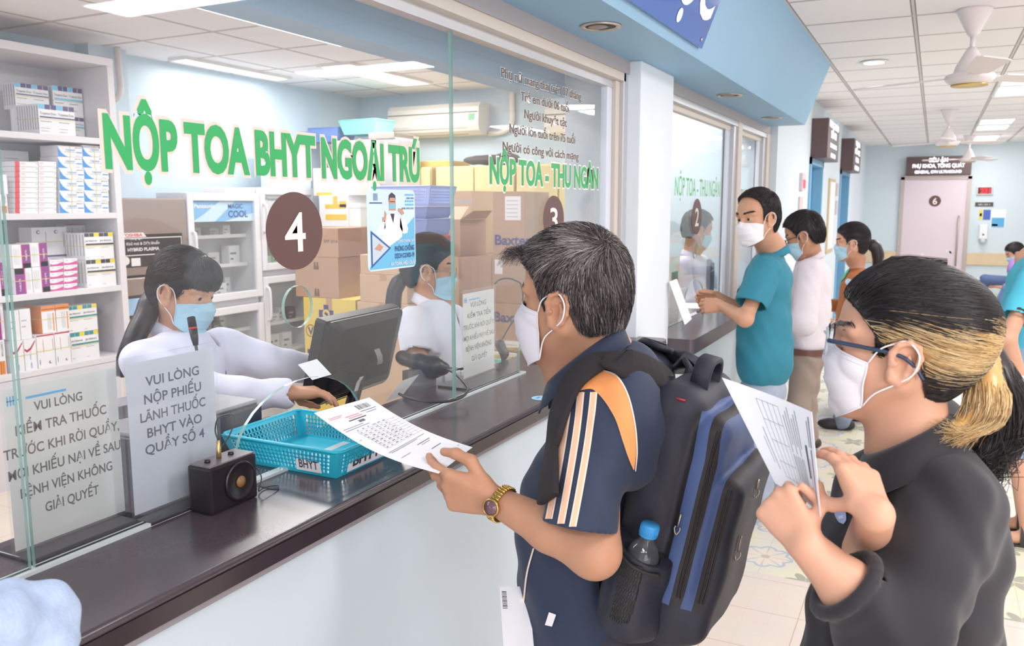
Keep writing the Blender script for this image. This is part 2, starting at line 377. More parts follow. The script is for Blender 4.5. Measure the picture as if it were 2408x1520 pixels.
# floor: patterned cement tiles of 20 cm with flowers and stars, plain cream tiles along the counter
def floor_material():
    m = bpy.data.materials.new('patterned cement tiles'); m.use_nodes = True; n = m.node_tree.nodes; L = m.node_tree.links; b = n['Principled BSDF']
    tc = n.new('ShaderNodeTexCoord'); sp = n.new('ShaderNodeSeparateXYZ'); L.new(tc.outputs['Object'], sp.inputs[0])
    def M(op, a, b_=None, c=None):
        q = n.new('ShaderNodeMath'); q.operation = op
        for i, v in enumerate((a, b_, c)):
            if v is None: continue
            if isinstance(v, (int, float)): q.inputs[i].default_value = v
            else: L.new(v, q.inputs[i])
        return q.outputs[0]
    def mix(f, a, c):
        q = n.new('ShaderNodeMix'); q.data_type = 'RGBA'; L.new(f, q.inputs['Factor'])
        for k, v in (('A', a), ('B', c)):
            if isinstance(v, tuple): q.inputs[k].default_value = v
            else: L.new(v, q.inputs[k])
        return q.outputs['Result']
    X, Y = sp.outputs[0], sp.outputs[1]
    P = .40   # repeat of the pattern: 2 x 2 tiles
    u = M('SUBTRACT', M('FRACT', M('DIVIDE', X, P)), .5); v = M('SUBTRACT', M('FRACT', M('DIVIDE', Y, P)), .5)
    u2 = M('SUBTRACT', M('FRACT', M('ADD', M('DIVIDE', X, P), .5)), .5); v2 = M('SUBTRACT', M('FRACT', M('ADD', M('DIVIDE', Y, P), .5)), .5)
    r = M('SQRT', M('ADD', M('MULTIPLY', u, u), M('MULTIPLY', v, v))); a = M('ARCTAN2', v, u)
    pet = M('ADD', M('MULTIPLY', M('ABSOLUTE', M('COSINE', M('MULTIPLY', a, 4.0))), .06), .23)   # eight petals
    inside = M('LESS_THAN', r, pet); ring = M('LESS_THAN', M('ABSOLUTE', M('SUBTRACT', r, pet)), .02)
    rays = M('MULTIPLY', inside, M('LESS_THAN', M('ABSOLUTE', M('SINE', M('MULTIPLY', a, 4.0))), .16)); core = M('LESS_THAN', r, .05)
    r2 = M('SQRT', M('ADD', M('MULTIPLY', u2, u2), M('MULTIPLY', v2, v2))); a2 = M('ARCTAN2', v2, u2)
    star = M('LESS_THAN', r2, M('ADD', .10, M('MULTIPLY', M('POWER', M('ABSOLUTE', M('COSINE', M('MULTIPLY', a2, 3.0))), 1.5), .12)))
    star = M('MULTIPLY', star, M('GREATER_THAN', M('ABSOLUTE', v2), .012))
    bgc = mix(M('GREATER_THAN', M('ADD', M('ABSOLUTE', u), M('ABSOLUTE', v)), .56), srgb('#e3dccb'), srgb('#e6dfc4'))
    c = mix(inside, bgc, srgb('#e9dccb')); blue = M('MINIMUM', M('ADD', ring, rays), 1.0)
    c = mix(blue, c, srgb('#b4c1cc')); c = mix(core, c, srgb('#cbb7a4')); c = mix(star, c, srgb('#a9ab9c'))
    tu = M('FRACT', M('DIVIDE', X, .2)); tv = M('FRACT', M('DIVIDE', Y, .2)); g = M('LESS_THAN', M('MINIMUM', M('MINIMUM', tu, tv), M('MINIMUM', M('SUBTRACT', 1.0, tu), M('SUBTRACT', 1.0, tv))), .008)
    c = mix(g, c, srgb('#cfc6b6'))
    # plain tiles by the counter
    q = .30; pu = M('FRACT', M('DIVIDE', M('ADD', X, .08), q)); pv = M('FRACT', M('DIVIDE', M('ADD', Y, .05), q))
    pg = M('LESS_THAN', M('MINIMUM', M('MINIMUM', pu, pv), M('MINIMUM', M('SUBTRACT', 1.0, pu), M('SUBTRACT', 1.0, pv))), .006)
    su = M('FRACT', M('MULTIPLY', pu, 3.0)); sv = M('FRACT', M('MULTIPLY', pv, 3.0)); sg = M('LESS_THAN', M('MINIMUM', su, sv), .014)
    pc = mix(sg, srgb('#e4d6c9'), srgb('#dccbbd')); pc = mix(pg, pc, srgb('#c5ab98'))
    nt = n.new('ShaderNodeTexNoise'); nt.inputs['Scale'].default_value = 6; L.new(tc.outputs['Object'], nt.inputs['Vector'])
    plain = M('LESS_THAN', M('ADD', Y, M('MULTIPLY', X, .0)), 3.60)
    c = mix(plain, c, pc)
    k = n.new('ShaderNodeMix'); k.data_type = 'RGBA'; k.blend_type = 'MULTIPLY'; k.inputs['Factor'].default_value = .12; L.new(c, k.inputs['A']); L.new(nt.outputs['Color'], k.inputs['B'])
    L.new(k.outputs['Result'], b.inputs['Base Color']); b.inputs['Roughness'].default_value = .28
    return m
S(MB().bb((-6, -3.0, -.1), (5.2, 16.7, 0)).build('floor', floor_material()))

# ceiling of 0.63 m panels
def ceiling_material(name, x0, y0, px, py, col='#e6e1e2'):
    m = bpy.data.materials.new(name); m.use_nodes = True; n = m.node_tree.nodes; L = m.node_tree.links; b = n['Principled BSDF']
    tc = n.new('ShaderNodeTexCoord'); sp = n.new('ShaderNodeSeparateXYZ'); L.new(tc.outputs['Object'], sp.inputs[0]); ed = []
    for i, o, p in ((0, x0, px), (1, y0, py)):
        a = n.new('ShaderNodeMath'); a.operation = 'SUBTRACT'; L.new(sp.outputs[i], a.inputs[0]); a.inputs[1].default_value = o - 100 * p
        q = n.new('ShaderNodeMath'); q.operation = 'PINGPONG'; L.new(a.outputs[0], q.inputs[0]); q.inputs[1].default_value = p / 2; ed.append(q.outputs[0])
    mn = n.new('ShaderNodeMath'); mn.operation = 'MINIMUM'; L.new(ed[0], mn.inputs[0]); L.new(ed[1], mn.inputs[1])
    bar = n.new('ShaderNodeMath'); bar.operation = 'LESS_THAN'; L.new(mn.outputs[0], bar.inputs[0]); bar.inputs[1].default_value = .009
    gap = n.new('ShaderNodeMath'); gap.operation = 'COMPARE'; L.new(mn.outputs[0], gap.inputs[0]); gap.inputs[1].default_value = .0105; gap.inputs[2].default_value = .0035
    ns = n.new('ShaderNodeTexNoise'); ns.inputs['Scale'].default_value = 90; L.new(tc.outputs['Object'], ns.inputs['Vector'])
    c0 = n.new('ShaderNodeMix'); c0.data_type = 'RGBA'; c = srgb(col); c0.inputs['A'].default_value = tuple(v * .95 for v in c[:3]) + (1,); c0.inputs['B'].default_value = c; L.new(ns.outputs['Fac'], c0.inputs['Factor'])
    c1 = n.new('ShaderNodeMix'); c1.data_type = 'RGBA'; L.new(bar.outputs[0], c1.inputs['Factor']); L.new(c0.outputs['Result'], c1.inputs['A']); c1.inputs['B'].default_value = srgb('#d2cbc9')
    c2 = n.new('ShaderNodeMix'); c2.data_type = 'RGBA'; L.new(gap.outputs[0], c2.inputs['Factor']); L.new(c1.outputs['Result'], c2.inputs['A']); c2.inputs['B'].default_value = srgb('#8f898b')
    L.new(c2.outputs['Result'], b.inputs['Base Color']); b.inputs['Roughness'].default_value = .8; return m
S(MB().bb((-1.15, -3.0, 2.65), (5.2, 16.7, 2.75)).build('ceiling_hall', ceiling_material('hall ceiling panels', -.168, 5.37, .592, .635, '#f8f3f4')))
S(MB().bb((-5.2, -3.0, 2.65), (-1.15, 7.6, 2.75)).build('ceiling_pharmacy', ceiling_material('pharmacy ceiling panels', -4.595, 3.28, .612, .628, '#f3eff1')))

# walls
S(MB().bb((-5.22, -3.0, 0), (-5.10, 7.6, 2.65)).build('wall_left', WALL))
S(MB().bb((-5.10, 6.87, 0), (-1.30, 6.99, 2.65)).build('wall_pharmacy_end', WALL))
S(MB().bb((-5.10, 3.80, 0), (-4.97, 4.09, 2.65)).build('wall_left_pier', WALL))
S(MB().bb((-2.2, 16.5, 0), (5.2, 16.7, 2.65)).build('wall_far', mat('far wall paint', '#d0dde3', .6, noise=.02, scale=2)))
w = MB()
for a, b_, z0 in ((7.03, 8.95, 0), (10.0, 12.0, 0), (13.25, 16.5, 0), (8.95, 10.0, 2.08), (12.0, 13.25, 2.08)): w.bb((-1.30, a, z0), (-1.15, b_, 2.65))
S(w.build('wall_corridor', mat('corridor wall paint', '#d6e0e8', .6, noise=.02, scale=2)))
# counter front wall, blue beam over the window, header, pillar
S(MB().bb((-1.20, -3.0, 0), (-1.065, 3.53, .945)).build('wall_counter', BASEW))
S(MB().bb((-1.20, 4.03, 0), (-1.105, 7.03, .87)).build('wall_cashier', BASEW))
S(MB().bb((-1.195, -3.0, .945), (-1.035, 3.545, .972)).build('trim_1', GREYTRIM))
S(MB().bb((-1.262, -3.0, 2.155), (-1.20, 3.53, 2.215)).bb((-1.262, 4.03, 2.155), (-1.20, 7.03, 2.215)).build('wall_header', GREYH))
S(MB().bb((-1.15, 3.53, 0), (-1.50, 4.03, 2.21), 0, .004).build('wall_pillar', WHITEP))
S(MB().bb((-1.62, -3.0, 2.075), (-1.50, 3.53, 2.65)).bb((-1.50, -3.0, 2.2), (-1.262, 7.03, 2.65)).build('wall_beam', mat('beam paint blue', '#a9c6de', .5, noise=.02, scale=4)))
# blue soffit with a leaning front
s = MB(); lo, hi = -3.0, 6.88
A = [(-1.262, lo, 2.21), (-.93, lo, 2.21), (-.763, lo, 2.65), (-1.262, lo, 2.65)]; B = [(x, hi, z) for x, _, z in A]
s.add(A + B, [(0, 1, 5, 4), (1, 2, 6, 5), (2, 3, 7, 6), (3, 0, 4, 7), (3, 2, 1, 0), (4, 5, 6, 7)])
S(s.build('wall_soffit', BLUE))

# worktops
top = MB()
P = [(-1.42, -3.0), (-1.01, -3.0), (-1.01, 3.50), (-1.018, 3.545), (-1.04, 3.57), (-1.149, 3.57), (-1.149, 3.529), (-1.42, 3.529)]
top.prism(P, .048, (0, 0, .972), X3, Y3, Z3, 0)
top.tube([(-1.012, -3.0, 1.012), (-1.012, 3.5, 1.012)], .0085, 8, 0); top.bb((-1.013, -3.0, .973), (-1.006, 3.52, 1.004), 1)
tag(top.build('worktop', [STONE, STONED]), 'long dark granite counter top running under the service window', 'worktop')
t2 = MB(); P = [(-1.262, 4.032)] + [(-1.05 + .03 * math.cos(a), 4.064 + .03 * math.sin(a)) for a in np.linspace(-1.57, 0, 6)] + [(-1.02, 7.0), (-1.262, 7.0)]
t2.prism(P, .075, (0, 0, .87), X3, Y3, Z3, 0)
tag(t2.build('worktop', [STONE]), 'lower dark granite ledge beyond the white pillar where the teal polo man leans', 'worktop')

# ------------------------------------------------------------------ service windows
from mathutils.geometry import tessellate_polygon
def pane(outer, holes, X=-1.26, th=.008):
    """glass sheet in the plane of the counter (coordinates Y, Z)"""
    loops = [outer] + holes; pts = [p for l in loops for p in l]
    tri = tessellate_polygon([[Vector((p[0], p[1], 0)) for p in l] for l in loops]); n = len(pts)
    V = [(X + th / 2, y, z) for y, z in pts] + [(X - th / 2, y, z) for y, z in pts]; Fc = []; mi = []
    for t in tri:
        a, b_, c = [pts[i] for i in t]; ccw = (b_[0] - a[0]) * (c[1] - a[1]) - (b_[1] - a[1]) * (c[0] - a[0]) > 0
        t = t if ccw else t[::-1]; Fc += [tuple(t), tuple(i + n for i in t[::-1])]; mi += [0, 0]
    o = 0
    for l in loops:
        k = len(l)
        for i in range(k): Fc.append((o + i, o + (i + 1) % k, o + (i + 1) % k + n, o + i + n)); mi.append(1)
        o += k
    m = MB(); m.v = V; m.f = Fc; m.m = mi; m.sm = [False] * len(Fc); return m
def arch(y0, y1, zb, zt, n=18):
    """outline of a round-topped opening from its right foot to its left foot"""
    c = (y0 + y1) / 2; r = (y1 - y0) / 2
    return [(y1, zb)] + [(c + r * math.cos(t), zb + .05 + (zt - zb - .05) * math.sin(t)) for t in np.linspace(.0, math.pi, n)] + [(y0, zb)]
circ = lambda y, z, r, n=28: [(y + r * math.cos(-2 * math.pi * i / n), z + r * math.sin(-2 * math.pi * i / n)) for i in range(n)]
def sheet(y0, y1, zb, zt, ar=None, hole=None):
    o = [(y0, zt), (y0, zb)]
    if ar: o += arch(ar[0], ar[1], zb, ar[2])[::-1]
    o += [(y1, zb), (y1, zt)]
    return pane(o, [circ(*hole)] if hole else [])
GX = -1.2535
def letter(parent, name, t, y, z, w, h, mats, border=0., bold=.0, X=GX, align='CENTER', label=None):
    """stuck-on letters: baseline centre at (y, z), width w, cap height h; with a pale border behind"""
    m = MB(); U, Vv = Y3, Z3
    if border:
        m.text(t, (X - .0012, y, z), U, Vv, h, 1, bold + border, 'CENTER', w * (1 + .3 * border))
    m.text(t, (X, y, z), U, Vv, h, 0, bold, 'CENTER', w)
    o = m.build(name, mats, parent)
    if label: o['label'] = label
    return o
GREEN = mat('green sticker', '#2aa95c', .4); CREAM = mat('cream sticker border', '#ddd3c6', .5); BROWN = mat('brown sticker', '#61423f', .45); WHT = mat('white sticker', '#eae4e0', .45)
BRTXT = mat('brown sticker text', '#5b463f', .5)

w1 = thing('window_1', None, None, (-1.26, 2.1, 1.02)); S(w1)
fr = MB()
fr.bb((-1.275, -3, 2.09), (-1.238, 3.47, 2.122), 0); fr.bb((-1.275, -3, 2.122), (-1.207, 3.50, 2.158), 1)
fr.bb((-1.272, 3.372, 1.02), (-1.243, 3.43, 2.10), 2, .003); fr.bb((-1.275, 3.43, 1.02), (-1.225, 3.475, 2.122), 1, .003); fr.bb((-1.275, 3.475, 1.02), (-1.207, 3.53, 2.158), 0, .003)
fr.bb((-1.268, -3, 1.02), (-1.246, 2.60, 1.026), 3)
S(fr.build('frame', [ALU, BEIGE, mat('pale frame', '#d4dbe6', .4), mat('clear sealant', '#c9d2d2', .3)], w1))
S(sheet(-3, .793, 1.026, 2.10).build('glass_pane', [GLASS, GEDGE], w1))
S(sheet(.80, 2.124, 1.026, 2.10, (1.24, 1.665, 1.212), (1.447, 1.378, .047)).build('glass_pane', [GLASS, GEDGE], w1))
S(sheet(2.134, 3.38, 1.026, 2.10, (2.57, 2.99, 1.212), (2.78, 1.378, .047)).build('glass_pane', [GLASS, GEDGE], w1))
# reading from the photograph: letters run from Y .97 to 1.95 between z 1.665 and 1.76
letter(w1, 'lettering', 'NỘP TOA BHYT NGOẠI TRÚ', 1.462, 1.668, .972, .088, [GREEN, CREAM], .055, .042)
letter(w1, 'lettering', 'NỘP TOA - THU NGÂN', 2.83, 1.672, .955, .083, [GREEN, WHT], .045, .034)
m = MB()
for k, (t, ya, yb, z) in enumerate((('Phụ nữ mang thai trên 07 tháng', 2.43, 3.105, 2.005), ('Trẻ em dưới 06 tuổi', 2.575, 2.99, 1.948), ('Người khuyết tật', 2.60, 2.965, 1.893), ('Người lớn tuổi trên 75 tuổi', 2.49, 3.05, 1.836), ('Người có công với cách mạng', 2.44, 3.085, 1.776))):
    m.text(t, (GX - .001, (ya + yb) / 2, z), Y3, Z3, .031, 1, .05, 'CENTER', yb - ya + .004); m.text(t, (GX, (ya + yb) / 2, z), Y3, Z3, .031, 0, .012, 'CENTER', yb - ya)
m.build('lettering', [BRTXT, WHT], w1)
def number_disc(parent, t, y, z, ry, rz, X=GX):
    m = MB(); m.flat(ngon(ry, 48, rz), (X - .001, y, z), Y3, Z3, 0); m.text(t, (X, y, z - rz * .52), Y3, Z3, rz * 1.04, 1, .012, 'CENTER', ry * .74)
    return m.build('number_disc', [BROWN, WHT], parent)
number_disc(w1, '4', 1.443, 1.546, .092, .085); number_disc(w1, '3', 2.853, 1.552, .095, .085)
# ================================================================== hall: lamps, signs, doors, fans
LAMP = emis('lamp diffuser', '#fffaf4', 5.0); WARM = emis('troffer tubes', '#fff6e6', 5.5)
FRW = mat('lamp frame white', '#e9e7e6', .5)
def ceiling_light(x0, y0, x1, y1, label, group=None, tubes=False, z=2.65):
    t = thing('ceiling_light', label, 'ceiling light', ((x0 + x1) / 2, (y0 + y1) / 2, z), group)
    m = MB(); d = .025
    for a, b_ in (((x0 - d, y0 - d), (x1 + d, y0)), ((x0 - d, y1), (x1 + d, y1 + d)), ((x0 - d, y0), (x0, y1)), ((x1, y0), (x1 + d, y1))): m.bb((a[0], a[1], z - .022), (b_[0], b_[1], z + .002))
    m.build('frame', FRW, t)
    m = MB()
    if tubes:
        n = int((y1 - y0) / .055); ys = np.linspace(y0, y1, n * 2 + 1); P = [[(x, y, z - .008 - .012 * (k % 2)) for x in np.linspace(x0, x1, 3)] for k, y in enumerate(ys)]
        m.grid(P)
    else: m.bb((x0, y0, z - .012), (x1, y1, z - .004))
    m.build('diffuser', WARM if tubes else LAMP, t); return t
HG = 'recessed light panels of the waiting hall'
for i, (a, b_) in enumerate(((8.15, 8.62), (8.74, 9.41), (11.98, 12.60), (12.88, 13.50), (14.74, 15.9))):
    ceiling_light(.45, a, .80 if i > 1 else 1.05, b_, ['bright recessed light panel, upper of the near pair beside the ceiling fan', 'bright recessed light panel, lower of the near pair beside the ceiling fan', 'small bright light panel, upper of the middle pair down the hall', 'small bright light panel, lower of the middle pair down the hall', 'bright light panel farthest down the hall behind the last fan'][i], HG)
ceiling_light(-4.17, 5.15, -3.91, 6.25, 'long fluorescent ceiling light with ribbed louvre above the air conditioner', 'pharmacy ceiling lights', True)
ceiling_light(-3.52, 3.35, -3.16, 4.55, 'glaring fluorescent ceiling light nearest the service window', 'pharmacy ceiling lights', True)
ceiling_light(-4.93, 4.45, -4.80, 5.50, 'thin fluorescent ceiling light with wavy louvre along the pharmacy wall', 'pharmacy ceiling lights', True)  # glowing strip put in place of a reflection in the window glass
ceiling_light(-2.14, 5.80, -1.86, 6.70, 'fluorescent ceiling light over the second window desk', 'pharmacy ceiling lights', True)  # lamp added to light the room behind window two
t = thing('downlight', 'round downlight shining from the hall ceiling', 'downlight', (-.464, 6.89, 2.65))
MB().lathe([(.085, 2.648), (.10, 2.645), (.10, 2.64), (.07, 2.636), (.07, 2.648)], (-.464, 6.89, 0)).build('trim_ring', FRW, t); MB().lathe([(.0, 2.6385), (.072, 2.6385), (.072, 2.637), (.0, 2.637)], (-.464, 6.89, 0)).build('lamp', emis('downlight lamp', '#ffffff', 12), t)
SIL = mat('brushed nickel ring', '#c9bcb2', .3, .8); DARK = mat('dark lamp well', '#2b2422', .5); SOCK = mat('unlit lamp glass', '#8a7d76', .3)
for y, lab in ((2.80, 'unlit recessed spotlight in the blue soffit nearest the camera'), (4.83, 'unlit recessed spotlight in the soffit above window two'), (6.19, 'unlit recessed spotlight at the far end of the soffit')):
    t = thing('recessed_spotlight', lab, 'spotlight', (-1.06, y, 2.21), 'recessed spotlights in the blue soffit'); c = (-1.06, y, 0)
    MB().lathe([(.055, 2.212), (.072, 2.210), (.070, 2.203), (.054, 2.205), (.052, 2.2095)], c, 32).build('trim_ring', SIL, t)
    MB().lathe([(0, 2.2095), (.053, 2.2095), (.053, 2.2075), (0, 2.2075)], c, 24).build('lamp_well', DARK, t)
    MB().lathe([(0, 2.207), (.036, 2.207), (.03, 2.2045), (0, 2.2035)], (-1.07, y, 0), 20).build('lamp', SOCK, t)
# blue sign on the leaning soffit
SGN = mat('sign blue acrylic', '#2559b5', .12, noise=.05, scale=2, coat=.5); SGW = mat('sign white letters', '#f4f6fa', .4)
O = np.array((-.918, 0, 2.2475)); Vv = nz((.167, 0, .44)); N = nz((.44, 0, -.167)); O = O + N * .004
t = thing('overhead_sign', 'glossy blue sign with white letters hung on the blue soffit', 'sign', (-.9, 2.4, 2.4))
MB().prism([(1.35, 0), (3.56, 0), (3.56, .40), (1.35, .40)], .014, O, Y3, Vv, N).build('panel', SGN, t)
MB().text('DƯỢC', O + N * .0155 + Y3 * 3.0 + Vv * .105, Y3, Vv, .24, 0, .02, 'CENTER', 1.02).build('lettering', SGW, t)
for y in (1.42, 3.5): MB().lathe([(0, 0), (.008, 0), (.008, .004), (0, .006)], O + N * .014 + Y3 * y + Vv * .03, 10, R=np.stack([Y3, Vv, N], 1)).build('fixing', SIL, t)

# corridor doors (facing the hall) and lit signs
DBL = mat('door blue', '#2f86ae', .4, noise=.03, scale=6); DFR = mat('door frame pale blue', '#7fb0cf', .4); DGL = mat('door glass', '#9fc0c4', .15)
for k, (y0, y1) in enumerate(((8.95, 10.0), (12.0, 13.25))):
    d = S(thing('door_%d' % (k + 1), None, None, (-1.2, y0, 0)))
    f = MB()
    f.bb((-1.29, y0, 0), (-1.13, y0 + .07, 2.08), 1); f.bb((-1.29, y1 - .07, 0), (-1.13, y1, 2.08), 1); f.bb((-1.29, y0, 2.01), (-1.13, y1, 2.08), 1)
    S(f.build('frame', [DBL, DFR], d))
    S(MB().bb((-1.27, y0 + .07, .01), (-1.23, y1 - .07, 2.01)).build('leaf', DBL, d))
    S(MB().bb((-1.2305, y0 + .16, .95), (-1.2275, y0 + .50, 1.85)).build('glass', DGL, d))
    S(MB().tube([(-1.205, y1 - .16, .9), (-1.205, y1 - .16, 1.2)], .011).bb((-1.232, y1 - .165, .93), (-1.205, y1 - .155, .94)).bb((-1.232, y1 - .165, 1.16), (-1.205, y1 - .155, 1.17)).build('handle', SIL, d))
SBR = mat('sign brown', '#5d4849', .4); LIT = emis('lit sign letters', '#eef0ff', 2.2)
def hanging_sign(y0, y1, z0, z1, lines, label, X=-1.15, d=.16):
    t = thing('lit_sign', label, 'sign', (X, (y0 + y1) / 2, (z0 + z1) / 2), 'lit brown signs above the blue doors')
    MB().bb((X, y0, z0), (X + d, y1, z1), 0, .006).build('box', SBR, t); m = MB(); n = len(lines)
    for i, (s_, w, h) in enumerate(lines): m.text(s_, (X + d + .002, (y0 + y1) / 2, z1 - (i + .78) * (z1 - z0) / n), Y3, Z3, h, 0, .02, 'CENTER', w)
    m.build('lettering', LIT, t); return t
hanging_sign(9.0, 10.05, 2.07, 2.46, [('PHÒNG KHÁM', .86, .07), ('SỐ 01', .5, .075), ('CONSULTING', .62, .045), ('ROOM', .42, .045)], 'lit brown sign over the nearer blue door, projecting from the corridor wall')
hanging_sign(12.0, 13.1, 2.05, 2.47, [('PHÒNG KHÁM', .66, .07), ('SỐ 02', .8, .07), ('PHỤ KHOA', .5, .07), ('ROOM', .62, .06)], 'lit brown sign over the farther blue door near the corner')
# things on the corridor wall
LED = mat('red digit display', '#b5202a', .3, emit='#ff2030', estr=1.2); PLT = mat('plate grey pink', '#cdbfc3', .5); BDR = mat('gold frame', '#c9b48a', .4); PAPER = mat('paper white', '#efeff3', .6, noise=.015, scale=12)
t = thing('number_display', 'small red number display on the corridor wall before the first blue door', 'display', (-1.15, 8.42, 1.8)); MB().bb((-1.15, 8.32, 1.74), (-1.12, 8.55, 1.90), 0, .004).build('case', mat('display case', '#d8c7cf', .4), t); MB().bb((-1.1205, 8.35, 1.76), (-1.118, 8.52, 1.84)).build('screen', LED, t)
tag(MB().bb((-1.15, 8.30, 1.40), (-1.135, 8.53, 1.68), 0, .003).build('wall_plate', PLT), 'plain grey plate on the corridor wall below the red display', 'plate')
t = thing('wall_notice', 'tall narrow notice in a gold frame between the blue doors', 'notice', (-1.15, 11.1, 1.5)); MB().bb((-1.15, 10.72, 1.02), (-1.13, 11.35, 1.92), 0, .004).build('frame', BDR, t); MB().bb((-1.131, 10.78, 1.07), (-1.127, 11.29, 1.88)).build('sheet', PAPER, t)
for z0, z1, l in ((1.72, 1.88, 'upper small plate beside the second blue door'), (1.48, 1.66, 'lower small plate beside the second blue door')):
    tag(MB().bb((-1.15, 11.6, z0), (-1.135, 11.82, z1), 0, .003).build('wall_plate', PLT), l, 'plate', 'plates beside the second blue door')

# far wall: glass door 6, sign, rail, notices
FG = mat('frosted door glass', '#dfd0d8', .12, noise=.05, scale=1.5); STL = mat('steel frame', '#b9ada8', .35, .6); Yf = 16.5
d = S(thing('door_3', None, None, (0, Yf, 0)))
f = MB(); f.bb((-.56, Yf - .05, 0), (-.50, Yf, 2.09)); f.bb((.48, Yf - .05, 0), (.54, Yf, 2.09)); f.bb((-.56, Yf - .05, 2.04), (.54, Yf, 2.11)); S(f.build('frame', STL, d))
S(MB().bb((-.50, Yf - .03, .01), (.48, Yf - .015, 2.04)).build('leaf', [FG], d))
S(MB().bb((-.50, Yf - .034, .01), (.48, Yf - .03, .42)).build('kick_panel', mat('wooden kick panel', '#d2b08d', .45, noise=.1, scale=12), d))
S(MB().tube([(.38, Yf - .09, .55), (.38, Yf - .09, 1.42)], .015).bb((.37, Yf - .09, .62), (.39, Yf - .03, .64)).bb((.37, Yf - .09, 1.34), (.39, Yf - .03, 1.36)).build('handle', STL, d))
m = MB(); m.flat(ngon(.095, 40), (-.005, Yf - .0335, 1.67), X3, Z3, 0); m.text('6', (-.005, Yf - .035, 1.615), X3, Z3, .11, 1, .02); S(m.build('number_disc', [BROWN, WHT], d))
# stickers low on the door glass
m = MB(); rs = random.Random(4)
for _ in range(9): m.flat(ngon(rs.uniform(.012, .03), 10), (rs.uniform(-.2, .4), Yf - .0335, rs.uniform(.55, .85)), X3, Z3, 0)
m.bb((.22, Yf - .034, .42), (.34, Yf - .032, .52), 0); S(m.build('stickers', [WHT], d))
t = thing('lit_sign', 'wide lit brown sign above the frosted glass door with number six', 'sign', (0, Yf, 2.26)); MB().bb((-.49, Yf - .14, 2.115), (.515, Yf, 2.43), 0, .006).build('box', SBR, t)
m = MB()
for s_, w, h, z in (('SIÊU ÂM', .29, .07, 2.335), ('PHỤ KHOA, TỔNG QUÁT', .80, .065, 2.24), ('GENERAL, GYN ULTRASOUND', .72, .05, 2.145)): m.text(s_, (.01, Yf - .142, z), X3, Z3, h, 0, .02, 'CENTER', w)
m.build('lettering', LIT, t)
WOOD = mat('wall rail beige', '#d9c3a2', .5, noise=.06, scale=8)
S(MB().bb((-1.15, Yf - .035, .575), (-.56, Yf, .785), 0, .006).bb((.54, Yf - .035, .575), (5.0, Yf, .785), 0, .006).build('trim_2', WOOD))
S(MB().bb((-1.15, Yf - .015, 0), (-.56, Yf, .09)).bb((.54, Yf - .015, 0), (5.0, Yf, .09)).build('baseboard_far', mat('baseboard', '#d9cfb5', .5)))
t = thing('number_display', 'red number display on the far wall right of the glass door', 'display', (.74, Yf, 1.84)); MB().bb((.62, Yf - .04, 1.775), (.86, Yf, 1.91), 0, .005).build('case', mat('display case white', '#d9cfd0', .4), t); m = MB(); m.bb((.64, Yf - .042, 1.79), (.84, Yf - .04, 1.895), 0); m.text('231', (.76, Yf - .0435, 1.80), X3, Z3, .08, 1, .03); m.build('screen', [mat('display dark', '#4a2226', .3), emis('red digits', '#ff3038', 2.5)], t)
t = thing('name_plate', 'dark name plate on the far wall under the red display', 'plate', (.75, Yf, 1.6)); MB().bb((.615, Yf - .012, 1.575), (.885, Yf, 1.645)).build('plate', mat('plate dark', '#4a4244', .4), t); MB().text('SIÊU ÂM 3', (.75, Yf - .0135, 1.592), X3, Z3, .03).build('lettering', WHT, t)
def poster(name, lab, x0, x1, z0, z1, cols, cat):
    m = MB(); m.bb((x0, Yf - .006, z0), (x1, Yf, z1), 0)
    for (u0, v0, u1, v1, mi) in cols: m.bb((x0 + u0 * (x1 - x0), Yf - .0075, z0 + v0 * (z1 - z0)), (x0 + u1 * (x1 - x0), Yf - .006, z0 + v1 * (z1 - z0)), mi)
    tag(m.build(name, [PAPER, mat('poster blue', '#4868b8', .5), mat('poster yellow', '#e6cf55', .5), mat('poster sky', '#5aa9da', .5), mat('poster red', '#c8414a', .5)]), lab, cat)
poster('wall_notice', 'small blue and yellow notice on the far wall under the name plate', .685, .855, 1.35, 1.52, [(.35, 0, 1, 1, 1), (0, 0, .3, 1, 2), (.05, .35, .25, .65, 4)], 'notice')
poster('wall_notice', 'white notice with a blue block on the far wall above the seated woman', .865, 1.08, 1.22, 1.52, [(.06, .02, .94, .55, 3), (.1, .08, .5, .2, 0)], 'notice')
t = thing('soap_dispenser', 'white hand sanitiser dispenser on the far wall right of the door', 'dispenser', (.76, Yf, 1.13)); MB().bb((.70, Yf - .09, 1.02), (.83, Yf, 1.27), 0, .02).build('body', mat('dispenser white', '#e6e9ee', .3), t); MB().lathe([(0, 0), (.035, 0), (.045, .02), (.04, .07), (0, .08)], (.765, Yf - .06, .955), 16).build('nozzle', mat('dispenser grey', '#c4c9cf', .3), t); MB().flat(ngon(.025, 3), (.765, Yf - .0915, 1.1), X3, Z3).build('mark', mat('mark dark', '#50565c', .4), t)

